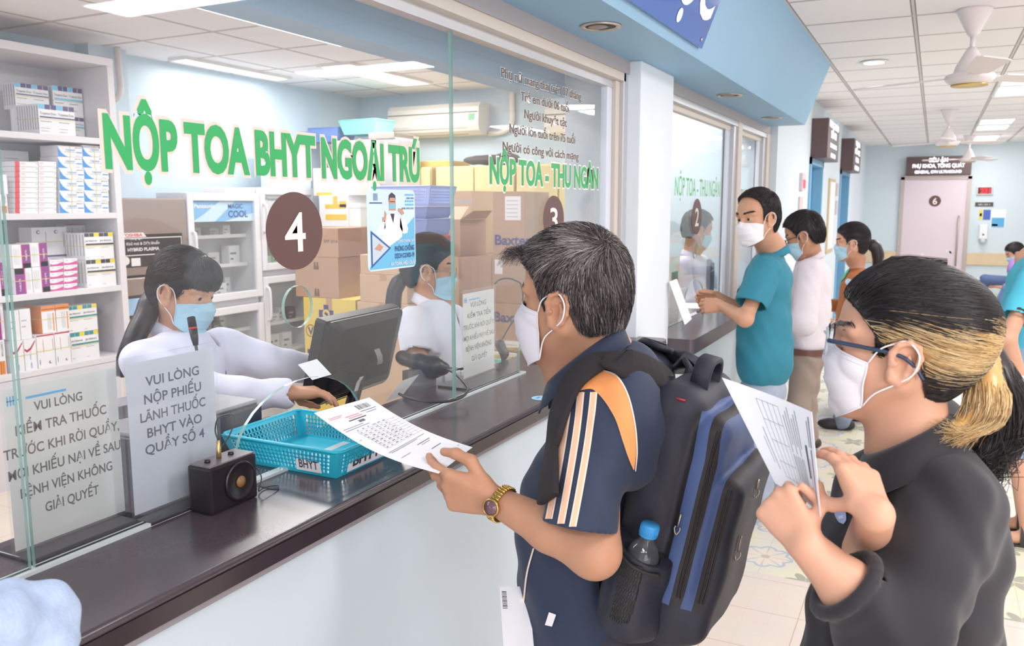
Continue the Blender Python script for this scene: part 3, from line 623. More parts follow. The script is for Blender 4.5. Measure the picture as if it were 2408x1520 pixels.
# ceiling fans at rest
FANW = mat('fan enamel white', '#e6dcdc', .3, noise=.01); GOLD = mat('gold trim', '#c9a95e', .3, .7)
def ceiling_fan(x, y, label, ang, s_=1.0, blade=.62):
    t = thing('ceiling_fan', label, 'ceiling fan', (x, y, 2.65), 'white ceiling fans along the hall'); z = 2.65
    MB().lathe([(.0, 0), (.088, 0), (.09, -.012), (.085, -.02), (.03, -.13), (.018, -.145), (0, -.145)], (x, y, z), 32).build('canopy', FANW, t)
    MB().lathe([(.012, -.13), (.012, -.26)], (x, y, z), 12).build('rod', FANW, t)
    MB().lathe([(0, -.20), (.02, -.20), (.035, -.225), (.075, -.30), (.082, -.325), (.085, -.335), (.12, -.345), (.128, -.36), (.12, -.375), (.09, -.40), (0, -.402)], (x, y, z), 40).build('motor_housing', FANW, t)
    MB().lathe([(.089, -.399), (.093, -.397), (.093, -.404), (.089, -.406)], (x, y, z), 40).build('trim_band', GOLD, t)
    for k in range(3):
        a = ang + k * 2 * math.pi / 3; u = np.array((math.cos(a), math.sin(a), 0)); v = np.array((-math.sin(a), math.cos(a), 0)); n_ = .18 * v + .98 * Z3; w = v - .18 * Z3
        m = MB(); P = [(.10, -.02), (.17, -.03), (.19, -.055), (blade, -.075), (blade + .02, -.05), (blade + .02, .05), (blade, .075), (.19, .055), (.17, .03), (.10, .02)]
        m.prism(P, .006, (x, y, z - .358), u, w, n_); m.build('blade', FANW, t)
    return t
ceiling_fan(.129, 5.34, 'white ceiling fan with gold band nearest the camera', 2.75)
ceiling_fan(.082, 10.72, 'white ceiling fan in the middle of the hall', .5)
ceiling_fan(.414, 14.73, 'white ceiling fan farthest down the hall above the glass door', 3.0)

# ------------------------------------------------------------------ second service window (counter two)
w2 = S(thing('window_2', None, None, (-1.26, 5.4, .945)))
fr = MB(); fr.bb((-1.275, 4.03, 2.09), (-1.238, 7.03, 2.122), 0); fr.bb((-1.275, 4.03, 2.122), (-1.207, 7.03, 2.158), 1)
for a, b_ in ((5.62, 5.72), (6.70, 6.80)): fr.bb((-1.272, a, .945), (-1.243, b_, 2.10), 2, .003)
fr.bb((-1.275, 5.72, .945), (-1.215, 5.80, 2.122), 1, .003); fr.bb((-1.275, 5.80, .945), (-1.202, 5.92, 2.21), 0, .003)
fr.bb((-1.275, 6.80, .945), (-1.215, 6.88, 2.122), 1, .003); fr.bb((-1.275, 6.88, .945), (-1.202, 7.03, 2.21), 0, .003); fr.bb((-1.272, 5.92, .945), (-1.243, 5.99, 2.10), 2, .003)
S(fr.build('frame', [BEIGE, ALU, mat('pale frame', '#d4dbe6', .4)], w2))
S(sheet(4.032, 5.62, .95, 2.10, (4.72, 5.20, 1.16), (4.96, 1.335, .05)).build('glass_pane', [GLASS, GEDGE], w2))
S(sheet(5.99, 6.70, .95, 2.10).build('glass_pane', [GLASS, GEDGE], w2))
letter(w2, 'lettering', 'NỘP TOA - THU NGÂN', 4.99, 1.655, 1.06, .105, [mat('pale green sticker', '#5cb55a', .4), CREAM], .0, .004)
number_disc(w2, '2', 4.95, 1.535, .115, .105)
letter(w2, 'lettering', 'NỘP TOA - THU NGÂN', 6.35, 1.66, .60, .06, [mat('pale green sticker', '#5cb55a', .4), CREAM], .0, .004)
m = MB(); m.text('THANH TOÁN', (GX, 6.42, 1.58), Y3, Z3, .05, 0, 0, 'CENTER', .4); m.build('lettering', mat('orange sticker', '#dba58e', .5), w2)
# ================================================================== pharmacy behind the glass
SHELF = mat('shelf laminate white', '#dfdbe0', .45, noise=.015, scale=6); BOXW = mat('box card white', '#ebeaee', .55, noise=.012, scale=30)
C = lambda n, c, r=.5: mat('print ' + n, c, r)
PK = dict(sky=C('sky', '#6cc3e6'), navy=C('navy', '#463f78'), violet=C('violet', '#5a4676'), text=C('text', '#6f7079'), blue=C('blue', '#2f8fd6'), red=C('red', '#d8434f'), purple=C('purple', '#8c2f86'), mid=C('mid blue', '#5d9fe0'),
          pink=C('pink', '#d23f92'), black=C('black', '#3d3c42'), yellow=C('yellow', '#ecd52a'), orange=C('orange', '#e88b3c'), teal=C('teal', '#3a8f98'), grey=C('grey', '#b9b7bf'), band=C('band', '#d9cb74'), maroon=C('maroon', '#b02a45'), darkp=C('dark', '#8a8590'))
PKN = list(PK); PKM = [BOXW] + [PK[k] for k in PKN]; pk = lambda k: PKN.index(k) + 1
def med_box(kind, y0, y1, z0, z1, X, depth, label, group, tilt=0., parent=None):
    """carton with a printed front (facing +X) built in place; the front corner stays at y0, z0"""
    y1 -= .0018; w, h = y1 - y0, z1 - z0; m = MB(); m.bb((X - depth, y0, z0), (X, y1, z1), 0)
    O = np.array((X + .0006, y0, z0))
    def R(u0, v0, u1, v1, k, e=0): m.flat([(u0 * w, v0 * h), (u1 * w, v0 * h), (u1 * w, v1 * h), (u0 * w, v1 * h)], O + X3 * e, Y3, Z3, pk(k))
    def T(s, u, v, hh, k, ww=None, al='LEFT', U=Y3, Vv=Z3): m.text(s, O + X3 * .0004 + Y3 * u * w + Z3 * v * h, U, Vv, hh * h, pk(k), .01, al, ww and ww * w)
    def L(u0, u1, v, k='text', t=.012): R(u0, v, u1, v + t, k)
    if kind == 'duo':
        for i in range(6): R(i / 6 + .006, .84, (i + 1) / 6 - .006, 1, 'sky' if i % 3 == 0 else ('navy' if i < 3 else 'violet'))
        for u in (.04, .54): T('Trajenta Duo', u, .66, .085, 'text', .43); L(u, u + .3, .42, t=.02); L(u, u + .25, .2); L(u, u + .22, .1)
        R(.03, .55, 1, .60, 'navy')
    elif kind == 'duo2':
        for i in range(6): R(i / 6 + .006, .84, (i + 1) / 6 - .006, 1, 'sky' if i % 3 == 0 else ('navy' if i < 3 else 'violet'))
        for u in (.04, .54): T('Trajenta Duo', u, .66, .085, 'text', .43); L(u, u + .3, .42, t=.02); L(u, u + .25, .2)
        R(.03, .53, 1, .60, 'sky')
    elif kind == 'upetol':
        m.flat([(0, 0), (.40 * w, 0), (.26 * w, .14 * h), (.14 * w, .36 * h), (.05 * w, .66 * h), (0, .95 * h)], O, Y3, Z3, pk('blue'))
        T('Upetol', .32, .55, .2, 'blue', .36); L(.25, .7, .42, t=.03); R(.74, .38, .98, .48, 'blue'); R(.70, .80, .76, .88, 'red'); L(.76, .96, .82, t=.05); L(.7, .9, .1, t=.03)
    elif kind == 'redstrip':
        L(.05, .3, .70, 'red', .05); L(.05, .28, .45, 'red', .05); R(.9, .6, .95, .75, 'darkp')
    elif kind == 'redend':
        R(-.0, 0, .2, 1, 'red'); L(.26, .46, .70, 'red', .05); L(.26, .44, .45, 'red', .05); R(.92, .6, .96, .75, 'darkp')
    elif kind == 'purple':
        R(.55, 0, 1, 1, 'purple'); R(.55, 0, 1, .2, 'mid'); R(.50, 0, .55, 1, 'pink'); m.text('TABLETS', O + X3 * .0005 + Y3 * w * .82 + Z3 * h * .3, Z3, -Y3, .1 * w, 0, .01, 'LEFT', .45 * h)
        for u in (.08, .16, .24, .34): R(u, .15, u + .02, .85, 'grey')
    elif kind == 'purple2':
        R(0, 0, .55, 1, 'purple'); R(0, .78, .55, 1, 'mid'); R(.55, 0, .62, 1, 'pink'); m.text('TABLETS', O + X3 * .0005 + Y3 * w * .32 + Z3 * h * .1, Z3, -Y3, .1 * w, 0, .01, 'LEFT', .5 * h)
        for u in (.68, .76, .84): R(u, .15, u + .02, .85, 'grey')
    elif kind == 'swoosh':
        m.flat([(0, 0), (w, 0), (w, .62 * h), (.78 * w, .5 * h), (.5 * w, .3 * h), (.22 * w, .26 * h), (0, .36 * h)], O, Y3, Z3, pk('pink')); L(.12, .3, .7, 'darkp', .06); L(.5, .9, .72, 'grey', .08)
    elif kind in ('black', 'teal'):
        k = kind
        for i in range(6): R(i / 6 + .005, .86, (i + 1) / 6 - .005, 1, 'yellow' if i % 3 == 2 else k)
        for u in (.03, .53): T('Jardiance', u, .68, .075, 'text', .40); L(u, u + .3, .44); L(u, u + .1, .08)
        R(.03, .54, 1, .61, k)
    elif kind == 'grey2':
        for u in (.18, .68): m.flat([(p[0] + u * w, p[1] + .84 * h) for p in ngon(.05 * w, 18)], O, Y3, Z3, pk('navy')); m.flat([(p[0] + (u + .01) * w, p[1] + .84 * h) for p in ngon(.033 * w, 18)], O + X3 * .0004, Y3, Z3, 0); R(u + .2, .3, u + .215, .85, 'darkp')
        R(0, 0, 1, .05, 'navy')
    elif kind == 'orange':
        R(0, .80, 1, 1, 'orange'); R(0, .86, 1, .88, 'band')
        for u in (.42, .52, .62): R(u, .12, u + .03, .72, 'grey')
        R(.80, .06, .88, .72, 'orange')
    elif kind == 'redtop':
        R(0, .955, 1, 1, 'maroon')
        for u in (.35,): R(u, .45, u + .02, .85, 'maroon'); R(.9, .5, .92, .85, 'maroon')
        m.flat([(p[0] + .70 * w, p[1] + .14 * h) for p in ngon(.08 * w, 18)], O, Y3, Z3, pk('navy')); m.flat([(p[0] + .73 * w, p[1] + .15 * h) for p in ngon(.055 * w, 18)], O + X3 * .0004, Y3, Z3, 0); L(.1, .14, .1, 'text', .16)
    elif kind == 'redswoosh':
        P = [(.05, .72), (.2, .66), (.5, .72), (.95, .95), (.95, .9), (.55, .65), (.2, .58), (.0, .66)]; m.flat([(a * w, b * h) for a, b in P], O, Y3, Z3, pk('maroon'))
        m.text('Crestor', O + X3 * .0005 + Y3 * w * .42 + Z3 * h * .62, -Z3, Y3, .16 * w, pk('mid'), .0, 'LEFT', .3 * h); m.text('TABLETS', O + X3 * .0005 + Y3 * w * .45 + Z3 * h * .26, -Z3, Y3, .12 * w, pk('blue'), .02, 'LEFT', .2 * h)
    elif kind == 'crestor':
        m.text('CRESTOR', O + X3 * .0005 + Y3 * w * .5 + Z3 * h * .95, -Z3, Y3, .28 * w, pk('text'), .01, 'LEFT', .42 * h); R(.1, .02, .9, .4, 'orange'); R(.3, .02, .36, .4, 'band'); R(.6, .02, .64, .4, 'band')
    elif kind == 'plain':
        L(.1, .6, .6, 'grey', .04); L(.1, .5, .4, 'grey', .04)
    # rubber band
    if kind in ('duo', 'duo2', 'purple', 'purple2', 'black', 'teal', 'grey2', 'redtop', 'redswoosh', 'orange'): m.bb((X - depth - .001, y0 - .001, z0 + .5 * h), (X + .0015, y1 + .001, z0 + .5 * h + .0035), pk('band'))
    if kind == 'upetol': m.bb((X - depth, y0 + .48 * w, z0), (X + .0014, y0 + .48 * w + .004, z1 + .0005), pk('band'))
    # edges of the cartons stacked behind in one bundle are printed on the side
    if kind in ('duo', 'duo2', 'black'):
        m.flat([(0, .15 * h), (.004, .15 * h), (.004, .95 * h), (0, .95 * h)], (X - depth * .5, y0 - .0006, z0), X3, Z3, pk('navy' if kind != 'black' else 'black'))
    if kind == 'orange': m.bb((X - depth - .0005, y0 - .0008, z0 + .001), (X - .0005, y0 - .0002, z1), pk('orange'))
    me = m.build('medicine_box', PKM, parent); tag(me, label, 'medicine box', group); return me
ORD = ['first', 'second', 'third', 'fourth', 'fifth', 'sixth', 'seventh', 'eighth', 'ninth', 'tenth', 'eleventh', 'twelfth']
SX = -4.62
ZS = [2.017, 1.562, 1.104, .659]          # tops of the boards
sh = thing('shelf_unit', 'tall white open shelf unit full of medicine boxes along the pharmacy wall', 'shelf unit', (-4.86, 2.2, 0)); yE = 3.70
m = MB(); m.bb((-5.09, 1.0, 2.461), (SX, yE, 2.507)); m.build('top_board', SHELF, sh)
for z in ZS: MB().bb((-5.06, 1.0, z - .036), (SX, yE - .045, z), 0, .003).build('shelf_board', SHELF, sh)
MB().bb((-5.09, yE - .045, 0), (SX, yE, 2.461), 0, .003).build('side_panel', SHELF, sh); MB().bb((-5.09, 2.30, 0), (SX, 2.335, 2.461), 0, .003).build('divider', SHELF, sh)
MB().bb((-5.098, 1.0, 0), (-5.085, yE, 2.461)).build('back_panel', SHELF, sh); MB().bb((-5.06, 1.0, 0), (SX + .01, yE - .045, .62)).build('cabinet_base', SHELF, sh)
def fb(x0, x1, yt, yb, row, X=SX - .03):
    """pixel rectangle on the front plane -> y0, y1, height"""
    a = onx(x0, (yt + yb) / 2, X); b_ = onx(x1, (yt + yb) / 2, X); t = onx((x0 + x1) / 2, yt, X); q = onx((x0 + x1) / 2, yb, X); return a[1], min(b_[1], 3.648), t[2] - q[2], q[2]
def place(kind, px, row, depth, label, group, n=1, X=SX - .03, base=None):
    y0, y1, h, zq = fb(*px, row, X); z0 = ZS[row] + .0005 if base is None else base
    for k in range(n): med_box(kind, y0, y1, z0, z0 + h - .0016, X - k * (depth + .0016), depth, label if k == 0 else label.replace('front', ORD[k]), group)
    return z0 + h
g = 'blue topped tablet boxes on the top shelf'
place('duo', (93, 178, 241, 311), 0, .021, 'white box with blue squares, front of the row standing like books on the top shelf', g, 9)
zb = place('duo2', (127, 204, 263, 316), 0, .05, 'white box with blue squares, lower one at the right end behind the row', g, 1, SX - .235)
place('duo2', (127, 205, 194, 263), 0, .05, 'white box with blue squares, upper one at the right end of the top shelf', g, 1, SX - .235, zb)
zb = place('plain', (32, 116, 244, 305), 0, .021, 'plain white box hidden behind the row of standing boxes on the top shelf', g, 1, SX - .225)
place('duo', (37, 116, 183, 244), 0, .021, 'white box with blue squares, front of the raised rear row on the top shelf', g, 5, SX - .225, zb)
g = 'white boxes with a blue curve on the second shelf'; base = [None, None]
for r in range(6):
    y = 494 - r * 26.4
    for c in range(2):
        base[c] = place('upetol', (141 + c * 58 - (r > 3) * 4, 199 + c * 58 - (r > 3) * 4, y - 26.4, y), 1, .16, 'white box with a blue curve, %s column, %s from the bottom on the second shelf' % (('left', 'right')[c], ORD[r]), g, 1, SX - .03 - (r > 3) * .02, base[c])
g = 'flat white boxes with red print on the second shelf'; base = [None, None]
for r in range(10):
    y = 497 - r * 12.2
    for c in range(2): base[c] = place('redend' if c == 0 else 'redstrip', ((36, 91), (92, 134))[c] + (y - 12.2, y), 1, .15, 'flat white box with red print, %s column, %s from the bottom on the second shelf' % (('left', 'right')[c], ORD[r]), g, 1, SX - .03, base[c])
zb = None
for r in range(3): zb = place('plain', (6, 70, 350 + 49 * (2 - r), 399 + 49 * (2 - r)), 1, .08, 'plain grey white box, %s of the pile at the back left of the second shelf' % ('bottom', 'middle', 'top')[r], 'plain boxes at the back of the second shelf', 1, SX - .27, zb)
zb = None
for r in range(2): zb = place('crestor' if r == 0 else 'plain', (2, 19, 450 - r * 45, 496 - r * 45), 1, .1, ('narrow white box standing at the left end of the second shelf', 'small white box on top at the left end of the second shelf')[r], None, 1, SX - .02, zb)
g = 'purple and white boxes on the third shelf'
b0 = [None, None]
for r in range(2):
    for c in range(2):
        px = (((36, 77), (78, 118)), ((30, 72), (73, 113)))[r][c] + ((627, 688), (571, 627))[r]
        b0[c] = place('purple2' if (r == 0 and c == 0) else 'purple', px, 2, .13, 'purple and white box, %s of the %s layer at the left of the third shelf' % (('left', 'right')[c], ('lower', 'upper')[r]), g, 1, SX - .02, b0[c])
g = 'small boxes with a pink wave on the third shelf'; b0 = [None, None]
for r in range(5):
    for c in range(2):
        y = 681 - r * 14.8 - c * 2; b0[c] = place('swoosh', (118 + c * 33, 150 + c * 33, y - 14.6, y), 2, .12, 'small box with a pink wave, %s column, %s from the bottom on the third shelf' % (('left', 'right')[c], ORD[r]), g, 1, SX - .02, b0[c])
g = 'black and yellow banded boxes on the third shelf'
zb = place('black', (204, 273, 606, 670), 2, .028, 'white box with black and yellow band, front of the lower row on the third shelf', g, 4, SX - .02)
place('black', (200, 268, 543, 606), 2, .028, 'white box with black and yellow band, front of the upper row on the third shelf', g, 6, SX - .02, zb)
zb = place('plain', (76, 160, 598, 672), 2, .10, 'white box under the grey carton at the back of the third shelf', None, 1, SX - .21)
place('grey2', (76, 160, 528, 598), 2, .12, 'large grey white carton with two round marks at the back of the third shelf', None, 1, SX - .21, zb)
zb = place('plain', (160, 212, 575, 668), 2, .08, 'plain white carton behind the black and yellow boxes', None, 1, SX - .30)
place('redtop', (154, 212, 527, 575), 2, .08, 'grey carton with a thin red top at the back of the third shelf', None, 1, SX - .30, zb)
g = 'teal and yellow banded boxes on the bottom shelf'
zb = place('teal', (166, 233, 772, 838), 3, .10, 'white box with teal and yellow band, lower of the pair on the bottom shelf', g, 1, SX - .05)
place('teal', (160, 229, 709, 772), 3, .10, 'white box with teal and yellow band, upper of the pair on the bottom shelf', g, 1, SX - .05, zb)
zb = place('redtop', (87, 129, 777, 855), 3, .10, 'white box with red top edge, left of the pair on the bottom shelf', 'red topped boxes on the bottom shelf', 1, SX - .02)
zb2 = place('redtop', (130, 166, 775, 852), 3, .10, 'white box with red top edge, right of the pair on the bottom shelf', 'red topped boxes on the bottom shelf', 1, SX - .02)
place('orange', (98, 131, 711, 776), 3, .16, 'orange and white box, left of the pair on the bottom shelf', 'orange boxes on the bottom shelf', 1, SX - .04, max(zb, zb2)); place('orange', (132, 164, 710, 774), 3, .16, 'orange and white box, right of the pair on the bottom shelf', 'orange boxes on the bottom shelf', 1, SX - .04, max(zb, zb2))
zb = place('redswoosh', (26, 56, 787, 862), 3, .10, 'white box with red swoosh, left of the pair on the bottom shelf', 'red swoosh boxes on the bottom shelf', 1, SX - .02); zb2 = place('redswoosh', (57, 86, 785, 859), 3, .10, 'white box with red swoosh, right of the pair on the bottom shelf', 'red swoosh boxes on the bottom shelf', 1, SX - .02)
place('plain', (21, 46, 714, 786), 3, .09, 'plain white box, left of two above the red swoosh boxes', 'plain boxes above the red swoosh boxes', 1, SX - .03, max(zb, zb2)); place('plain', (47, 73, 714, 786), 3, .09, 'plain white box, right of two above the red swoosh boxes', 'plain boxes above the red swoosh boxes', 1, SX - .03, max(zb, zb2))
zb = place('crestor', (-6, 13, 788, 872), 3, .1, 'white box with orange base standing at the left end of the bottom shelf', None, 1, SX - .02)
place('purple2', (-10, 9, 700, 786), 3, .1, 'dark purple box at the left end of the bottom shelf', None, 1, SX - .02, zb)
place('purple', (-8, 10, 610, 690), 2, .1, 'white and purple box at the left end of the third shelf', None, 1, SX - .02)
# pipe in the corner
t = thing('wall_pipe', 'dusty white lagged pipe hanging from the ceiling right of the shelf unit', 'pipe', (-4.93, 3.8, 2.65))
P = [onx(278, 112, -4.92), onx(279, 135, -4.92), onx(282, 170, -4.92), onx(285, 195, -4.92), onx(284, 212, -4.92), onx(278, 226, -4.94), onx(268, 232, -4.96)]; P[0][2] = 2.652
MB().tube(spline(P, 24), .021, 12).build('pipe', mat('lagged pipe', '#d8d0cf', .8, noise=.12, scale=14, bump=.3, bscale=30), t)

# refrigerators along the back wall, doors facing +X
FX = -4.66; FB = -4.965
INOX = mat('fridge taupe', '#a2938f', .3, .35, noise=.04, scale=6); INS = mat('fridge side', '#8d8486', .4); FWH = mat('fridge white', '#e2e2e8', .35); FGL = glassmat('fridge glass', (.95, .97, .97), .9, .04); BLK = mat('label black', '#3a3638', .4); LBW = mat('label white', '#e7e3e4', .4); LBR = mat('label red', '#d64b4c', .4); FGY = mat('fridge grey plastic', '#b9b8bf', .4)
t = thing('refrigerator', 'taupe two door refrigerator with black and white stickers beside the shelf unit', 'refrigerator', (-4.8, 3.98, 0)); ya, yb = 3.722, 4.245
MB().bb((FB, ya, .03), (FX - .055, yb, 1.655), 1, .006).build('cabinet', [INOX, INS], t)
MB().bb((FX - .05, ya, 1.15), (FX, yb, 1.655), 0, .01).build('freezer_door', INOX, t); MB().bb((FX - .05, ya, .08), (FX, yb, 1.137), 0, .01).build('door', INOX, t)
m = MB(); O = np.array((FX + .001, 0, 0)); yy = lambda px, py: onx(px, py, FX)
a = yy(288, 628); b_ = yy(428, 545); m.prism([(a[1] + .012, a[2]), (b_[1] - .02, a[2]), (b_[1], a[2] + .05), (b_[1], b_[2]), (a[1], b_[2]), (a[1], a[2] + .03)], .0015, O, Y3, Z3, X3, 0)
m.prism([(a[1] + .01, a[2] + .075), (b_[1] - .006, a[2] + .075), (b_[1] - .006, b_[2] - .022), (a[1] + .01, b_[2] - .022)], .0006, O + X3 * .0016, Y3, Z3, X3, 1)
m.prism([(a[1] + .016, a[2] + .081), (b_[1] - .012, a[2] + .081), (b_[1] - .012, b_[2] - .028), (a[1] + .016, b_[2] - .028)], .0006, O + X3 * .0022, Y3, Z3, X3, 0)
m.prism([(a[1] + .004, b_[2] - .018), (a[1] + .20, b_[2] - .018), (a[1] + .175, b_[2] + .012), (a[1] + .004, b_[2] + .012)], .0006, O + X3 * .0016, Y3, Z3, X3, 1); m.text('TOSHIBA', O + X3 * .0026 + Y3 * (a[1] + .09) + Z3 * (b_[2] - .013), Y3, Z3, .02, 2, .03, 'CENTER', .155)
m.text('Khử mùi & Diệt khuẩn', O + X3 * .003 + Y3 * (a[1] + .17) + Z3 * (a[2] + .145), Y3, Z3, .02, 1, .01, 'CENTER', .26); m.text('HYBRID PLASMA', O + X3 * .003 + Y3 * (a[1] + .17) + Z3 * (a[2] + .105), Y3, Z3, .022, 1, .03, 'CENTER', .25); m.text('Công nghệ', O + X3 * .003 + Y3 * (a[1] + .12) + Z3 * (a[2] + .18), Y3, Z3, .013, 1, .01, 'CENTER', .10)
m.flat([(p[0] + a[1] + .03, p[1] + a[2] + .045) for p in ngon(.027, 24)], O + X3 * .0026, Y3, Z3, 1); m.prism([(a[1] + .07, a[2] + .008), (a[1] + .14, a[2] + .008), (a[1] + .14, a[2] + .06), (a[1] + .07, a[2] + .06)], .0006, O + X3 * .0018, Y3, Z3, X3, 1)
m.build('sticker', [BLK, LBW, LBR], t)
a = yy(297, 748); b_ = yy(352, 688); m = MB(); m.prism([(a[1], a[2]), (b_[1], a[2]), (b_[1], b_[2]), (a[1], b_[2])], .0015, O, Y3, Z3, X3, 0); m.prism([(a[1] + .008, a[2] + .02), (b_[1] - .008, a[2] + .02), (b_[1] - .008, b_[2] - .02), (a[1] + .008, b_[2] - .02)], .0006, O + X3 * .0016, Y3, Z3, X3, 1)
m.build('sticker', [BLK, mat('sticker picture blue', '#9dbfe0', .4, noise=.3, scale=14)], t)
GOODS = [mat('goods white', '#e4e3e6', .5), mat('goods grey', '#c3bfc2', .5), mat('goods green', '#b6cdb9', .5), mat('goods dark', '#6a6168', .5)]
def glass_fridge(ya, yb, ztop, label, zsplit, header, seed, hand_y):
    t = thing('display_fridge', label, 'refrigerator', (-4.8, (ya + yb) / 2, 0), 'white glass fronted medicine fridges'); X0 = FX - .05
    MB().bb((FB, ya, .05), (X0, ya + .03, ztop)).bb((FB, yb - .03, .05), (X0, yb, ztop)).bb((FB, ya + .03, ztop - .04), (X0, yb - .03, ztop)).bb((FB, ya + .03, .05), (FB + .02, yb - .03, ztop - .04)).bb((FB + .02, ya + .03, .05), (X0, yb - .03, .12)).bb((FB + .02, ya + .03, zsplit - .03), (X0, yb - .03, zsplit + .01)).build('cabinet', FWH, t)
    for k, (z0, z1) in enumerate(((zsplit + .02, ztop), (.10, zsplit - .03))):
        fw = .055; m = MB()
        for lo, hi in (((ya, z0), (ya + fw, z1)), ((yb - fw, z0), (yb, z1)), ((ya + fw, z0), (yb - fw, z0 + fw)), ((ya + fw, z1 - fw), (yb - fw, z1))): m.bb((X0 + .003, lo[0], lo[1]), (FX, hi[0], hi[1]), 0, .006)
        d = m.build('door', FWH, t)
        MB().bb((FX - .03, ya + fw, z0 + fw), (FX - .022, yb - fw, z1 - fw)).build('door_glass', FGL, d)
        hz = (z0 + .30, z0 + .52) if k == 0 else (z1 - .34, z1 - .08); hy = ya + hand_y
        MB().tube(spline([(FX - .002, hy, hz[0]), (FX + .03, hy, hz[0] + .02), (FX + .035, hy, (hz[0] + hz[1]) / 2), (FX + .03, hy, hz[1] - .02), (FX - .002, hy, hz[1])], 16), .011, 8).build('handle', FWH, d)
        if k == 0:
            m = MB(); y0, y1, q0, q1 = ya + fw, yb - fw, z1 - fw - .15, z1 - fw; Ox = np.array((FX - .0205, 0, 0)); w, h = y1 - y0, q1 - q0
            m.flat([(y0, q0), (y1, q0), (y1, q1), (y0, q1)], Ox, Y3, Z3, 0)
            if header:
                m.flat([(y0, q0), (y0 + .35 * w, q0), (y0 + .7 * w, q1), (y0 + .45 * w, q1), (y0 + .2 * w, q0 + .4 * h)], Ox + X3 * .0003, Y3, Z3, 1); m.flat([(y0 + .5 * w, q0), (y1, q0), (y1, q0 + .4 * h)], Ox + X3 * .0003, Y3, Z3, 1)
                m.text('Panasonic', Ox + X3 * .0008 + Y3 * (y0 + .02) + Z3 * (q1 - .05), Y3, Z3, .028, 2, .03, 'LEFT', .19); m.text('MAGIC', Ox + X3 * .0008 + Y3 * (y0 + .57 * w) + Z3 * (q1 - .055), Y3, Z3, .034, 3, .02, 'LEFT', .15); m.text('COOL', Ox + X3 * .0008 + Y3 * (y0 + .57 * w) + Z3 * (q0 + .03), Y3, Z3, .05, 3, .03, 'LEFT', .2)
            else: m.text('Panasonic', Ox + X3 * .0008 + Y3 * (y0 + .02) + Z3 * (q1 - .045), Y3, Z3, .026, 3, .03, 'LEFT', .17)
            m.build('header_panel', [mat('header blue', '#7fb4e0' , .3), mat('header pale', '#c3dcf0', .3), LBW, mat('header text blue', '#3d5a94', .3)] if header else [mat('header grey', '#c9ccd0', .3), LBW, LBW, mat('header text grey', '#6f7780', .3)], d)
    rs = random.Random(seed); zs = [zsplit + .05, zsplit + .28, zsplit + .50, .42, .66]
    for i, z in enumerate(zs):
        MB().bb((FB + .03, ya + .05, z - .012), (X0 - .06, yb - .05, z)).bb((X0 - .06, ya + .05, z - .02), (X0 - .052, yb - .05, z + .006)).build('shelf_board', LBW, t)
    return t, zs
def goods(t, zs, ya, yb, seed):
    rs = random.Random(seed)
    for i, z in enumerate(zs):
        y = ya + .07; n = 0
        while y < yb - .12 and n < 5:
            w = rs.uniform(.05, .11); h = rs.uniform(.05, .15); dx = rs.uniform(.0, .08); c = rs.choice([0, 0, 1, 2, 3])
            if rs.random() < .82:
                m = MB(); m.bb((-4.86 - dx * .5, y, z + .001), (-4.78 - dx * .5, y + w, z + h), 0); m.bb((-4.781 - dx * .5, y + .1 * w, z + .5 * h), (-4.7795 - dx * .5, y + .7 * w, z + .62 * h), 1); m.bb((-4.781 - dx * .5, y + .1 * w, z + .2 * h), (-4.7795 - dx * .5, y + .4 * w, z + .3 * h), 1)
                tag(m.build('medicine_box', [GOODS[c], PK['text' if c != 3 else 'grey']]), '%s carton inside the %s fridge, %s from the left on its %s shelf' % (('white', 'grey', 'pale green', 'dark')[c], ('first', 'second')[seed > 5], ORD[n], ('middle', 'upper', 'top', 'bottom', 'lower')[i]), 'medicine box', 'cartons in the glass fridges')
            y += w + rs.uniform(.004, .02); n += 1
t, zs = glass_fridge(4.26, 4.965, 1.695, 'white glass fronted fridge with a blue header behind the clerk in front', .885, True, 3, .03); goods(t, zs, 4.26, 4.965, 3)
t, zs = glass_fridge(4.975, 5.64, 1.745, 'taller white glass fronted fridge half hidden by cardboard boxes', 1.08, False, 8, .03); goods(t, [zs[0], zs[1], zs[3], zs[4]], 4.975, 5.64, 8)
tag(MB().bb((-4.93, 4.66, 1.695), (-4.70, 4.88, 1.74), 0, .006).build('carton', LBW), 'flat white carton lying on top of the first glass fridge', 'carton')
t = thing('carton', 'pale printed carton standing on the taller fridge', 'carton', (-4.8, 5.4, 1.745)); MB().bb((-4.95, 5.30, 1.7455), (-4.70, 5.62, 2.09), 0, .003).build('box', mat('carton pale blue', '#cfdbe4', .5, noise=.05, scale=8), t); MB().tube([(-4.699, 5.36, 1.91), (-4.699, 5.46, 1.85), (-4.699, 5.58, 1.96)], .002, 4).build('print', PK['grey'], t)

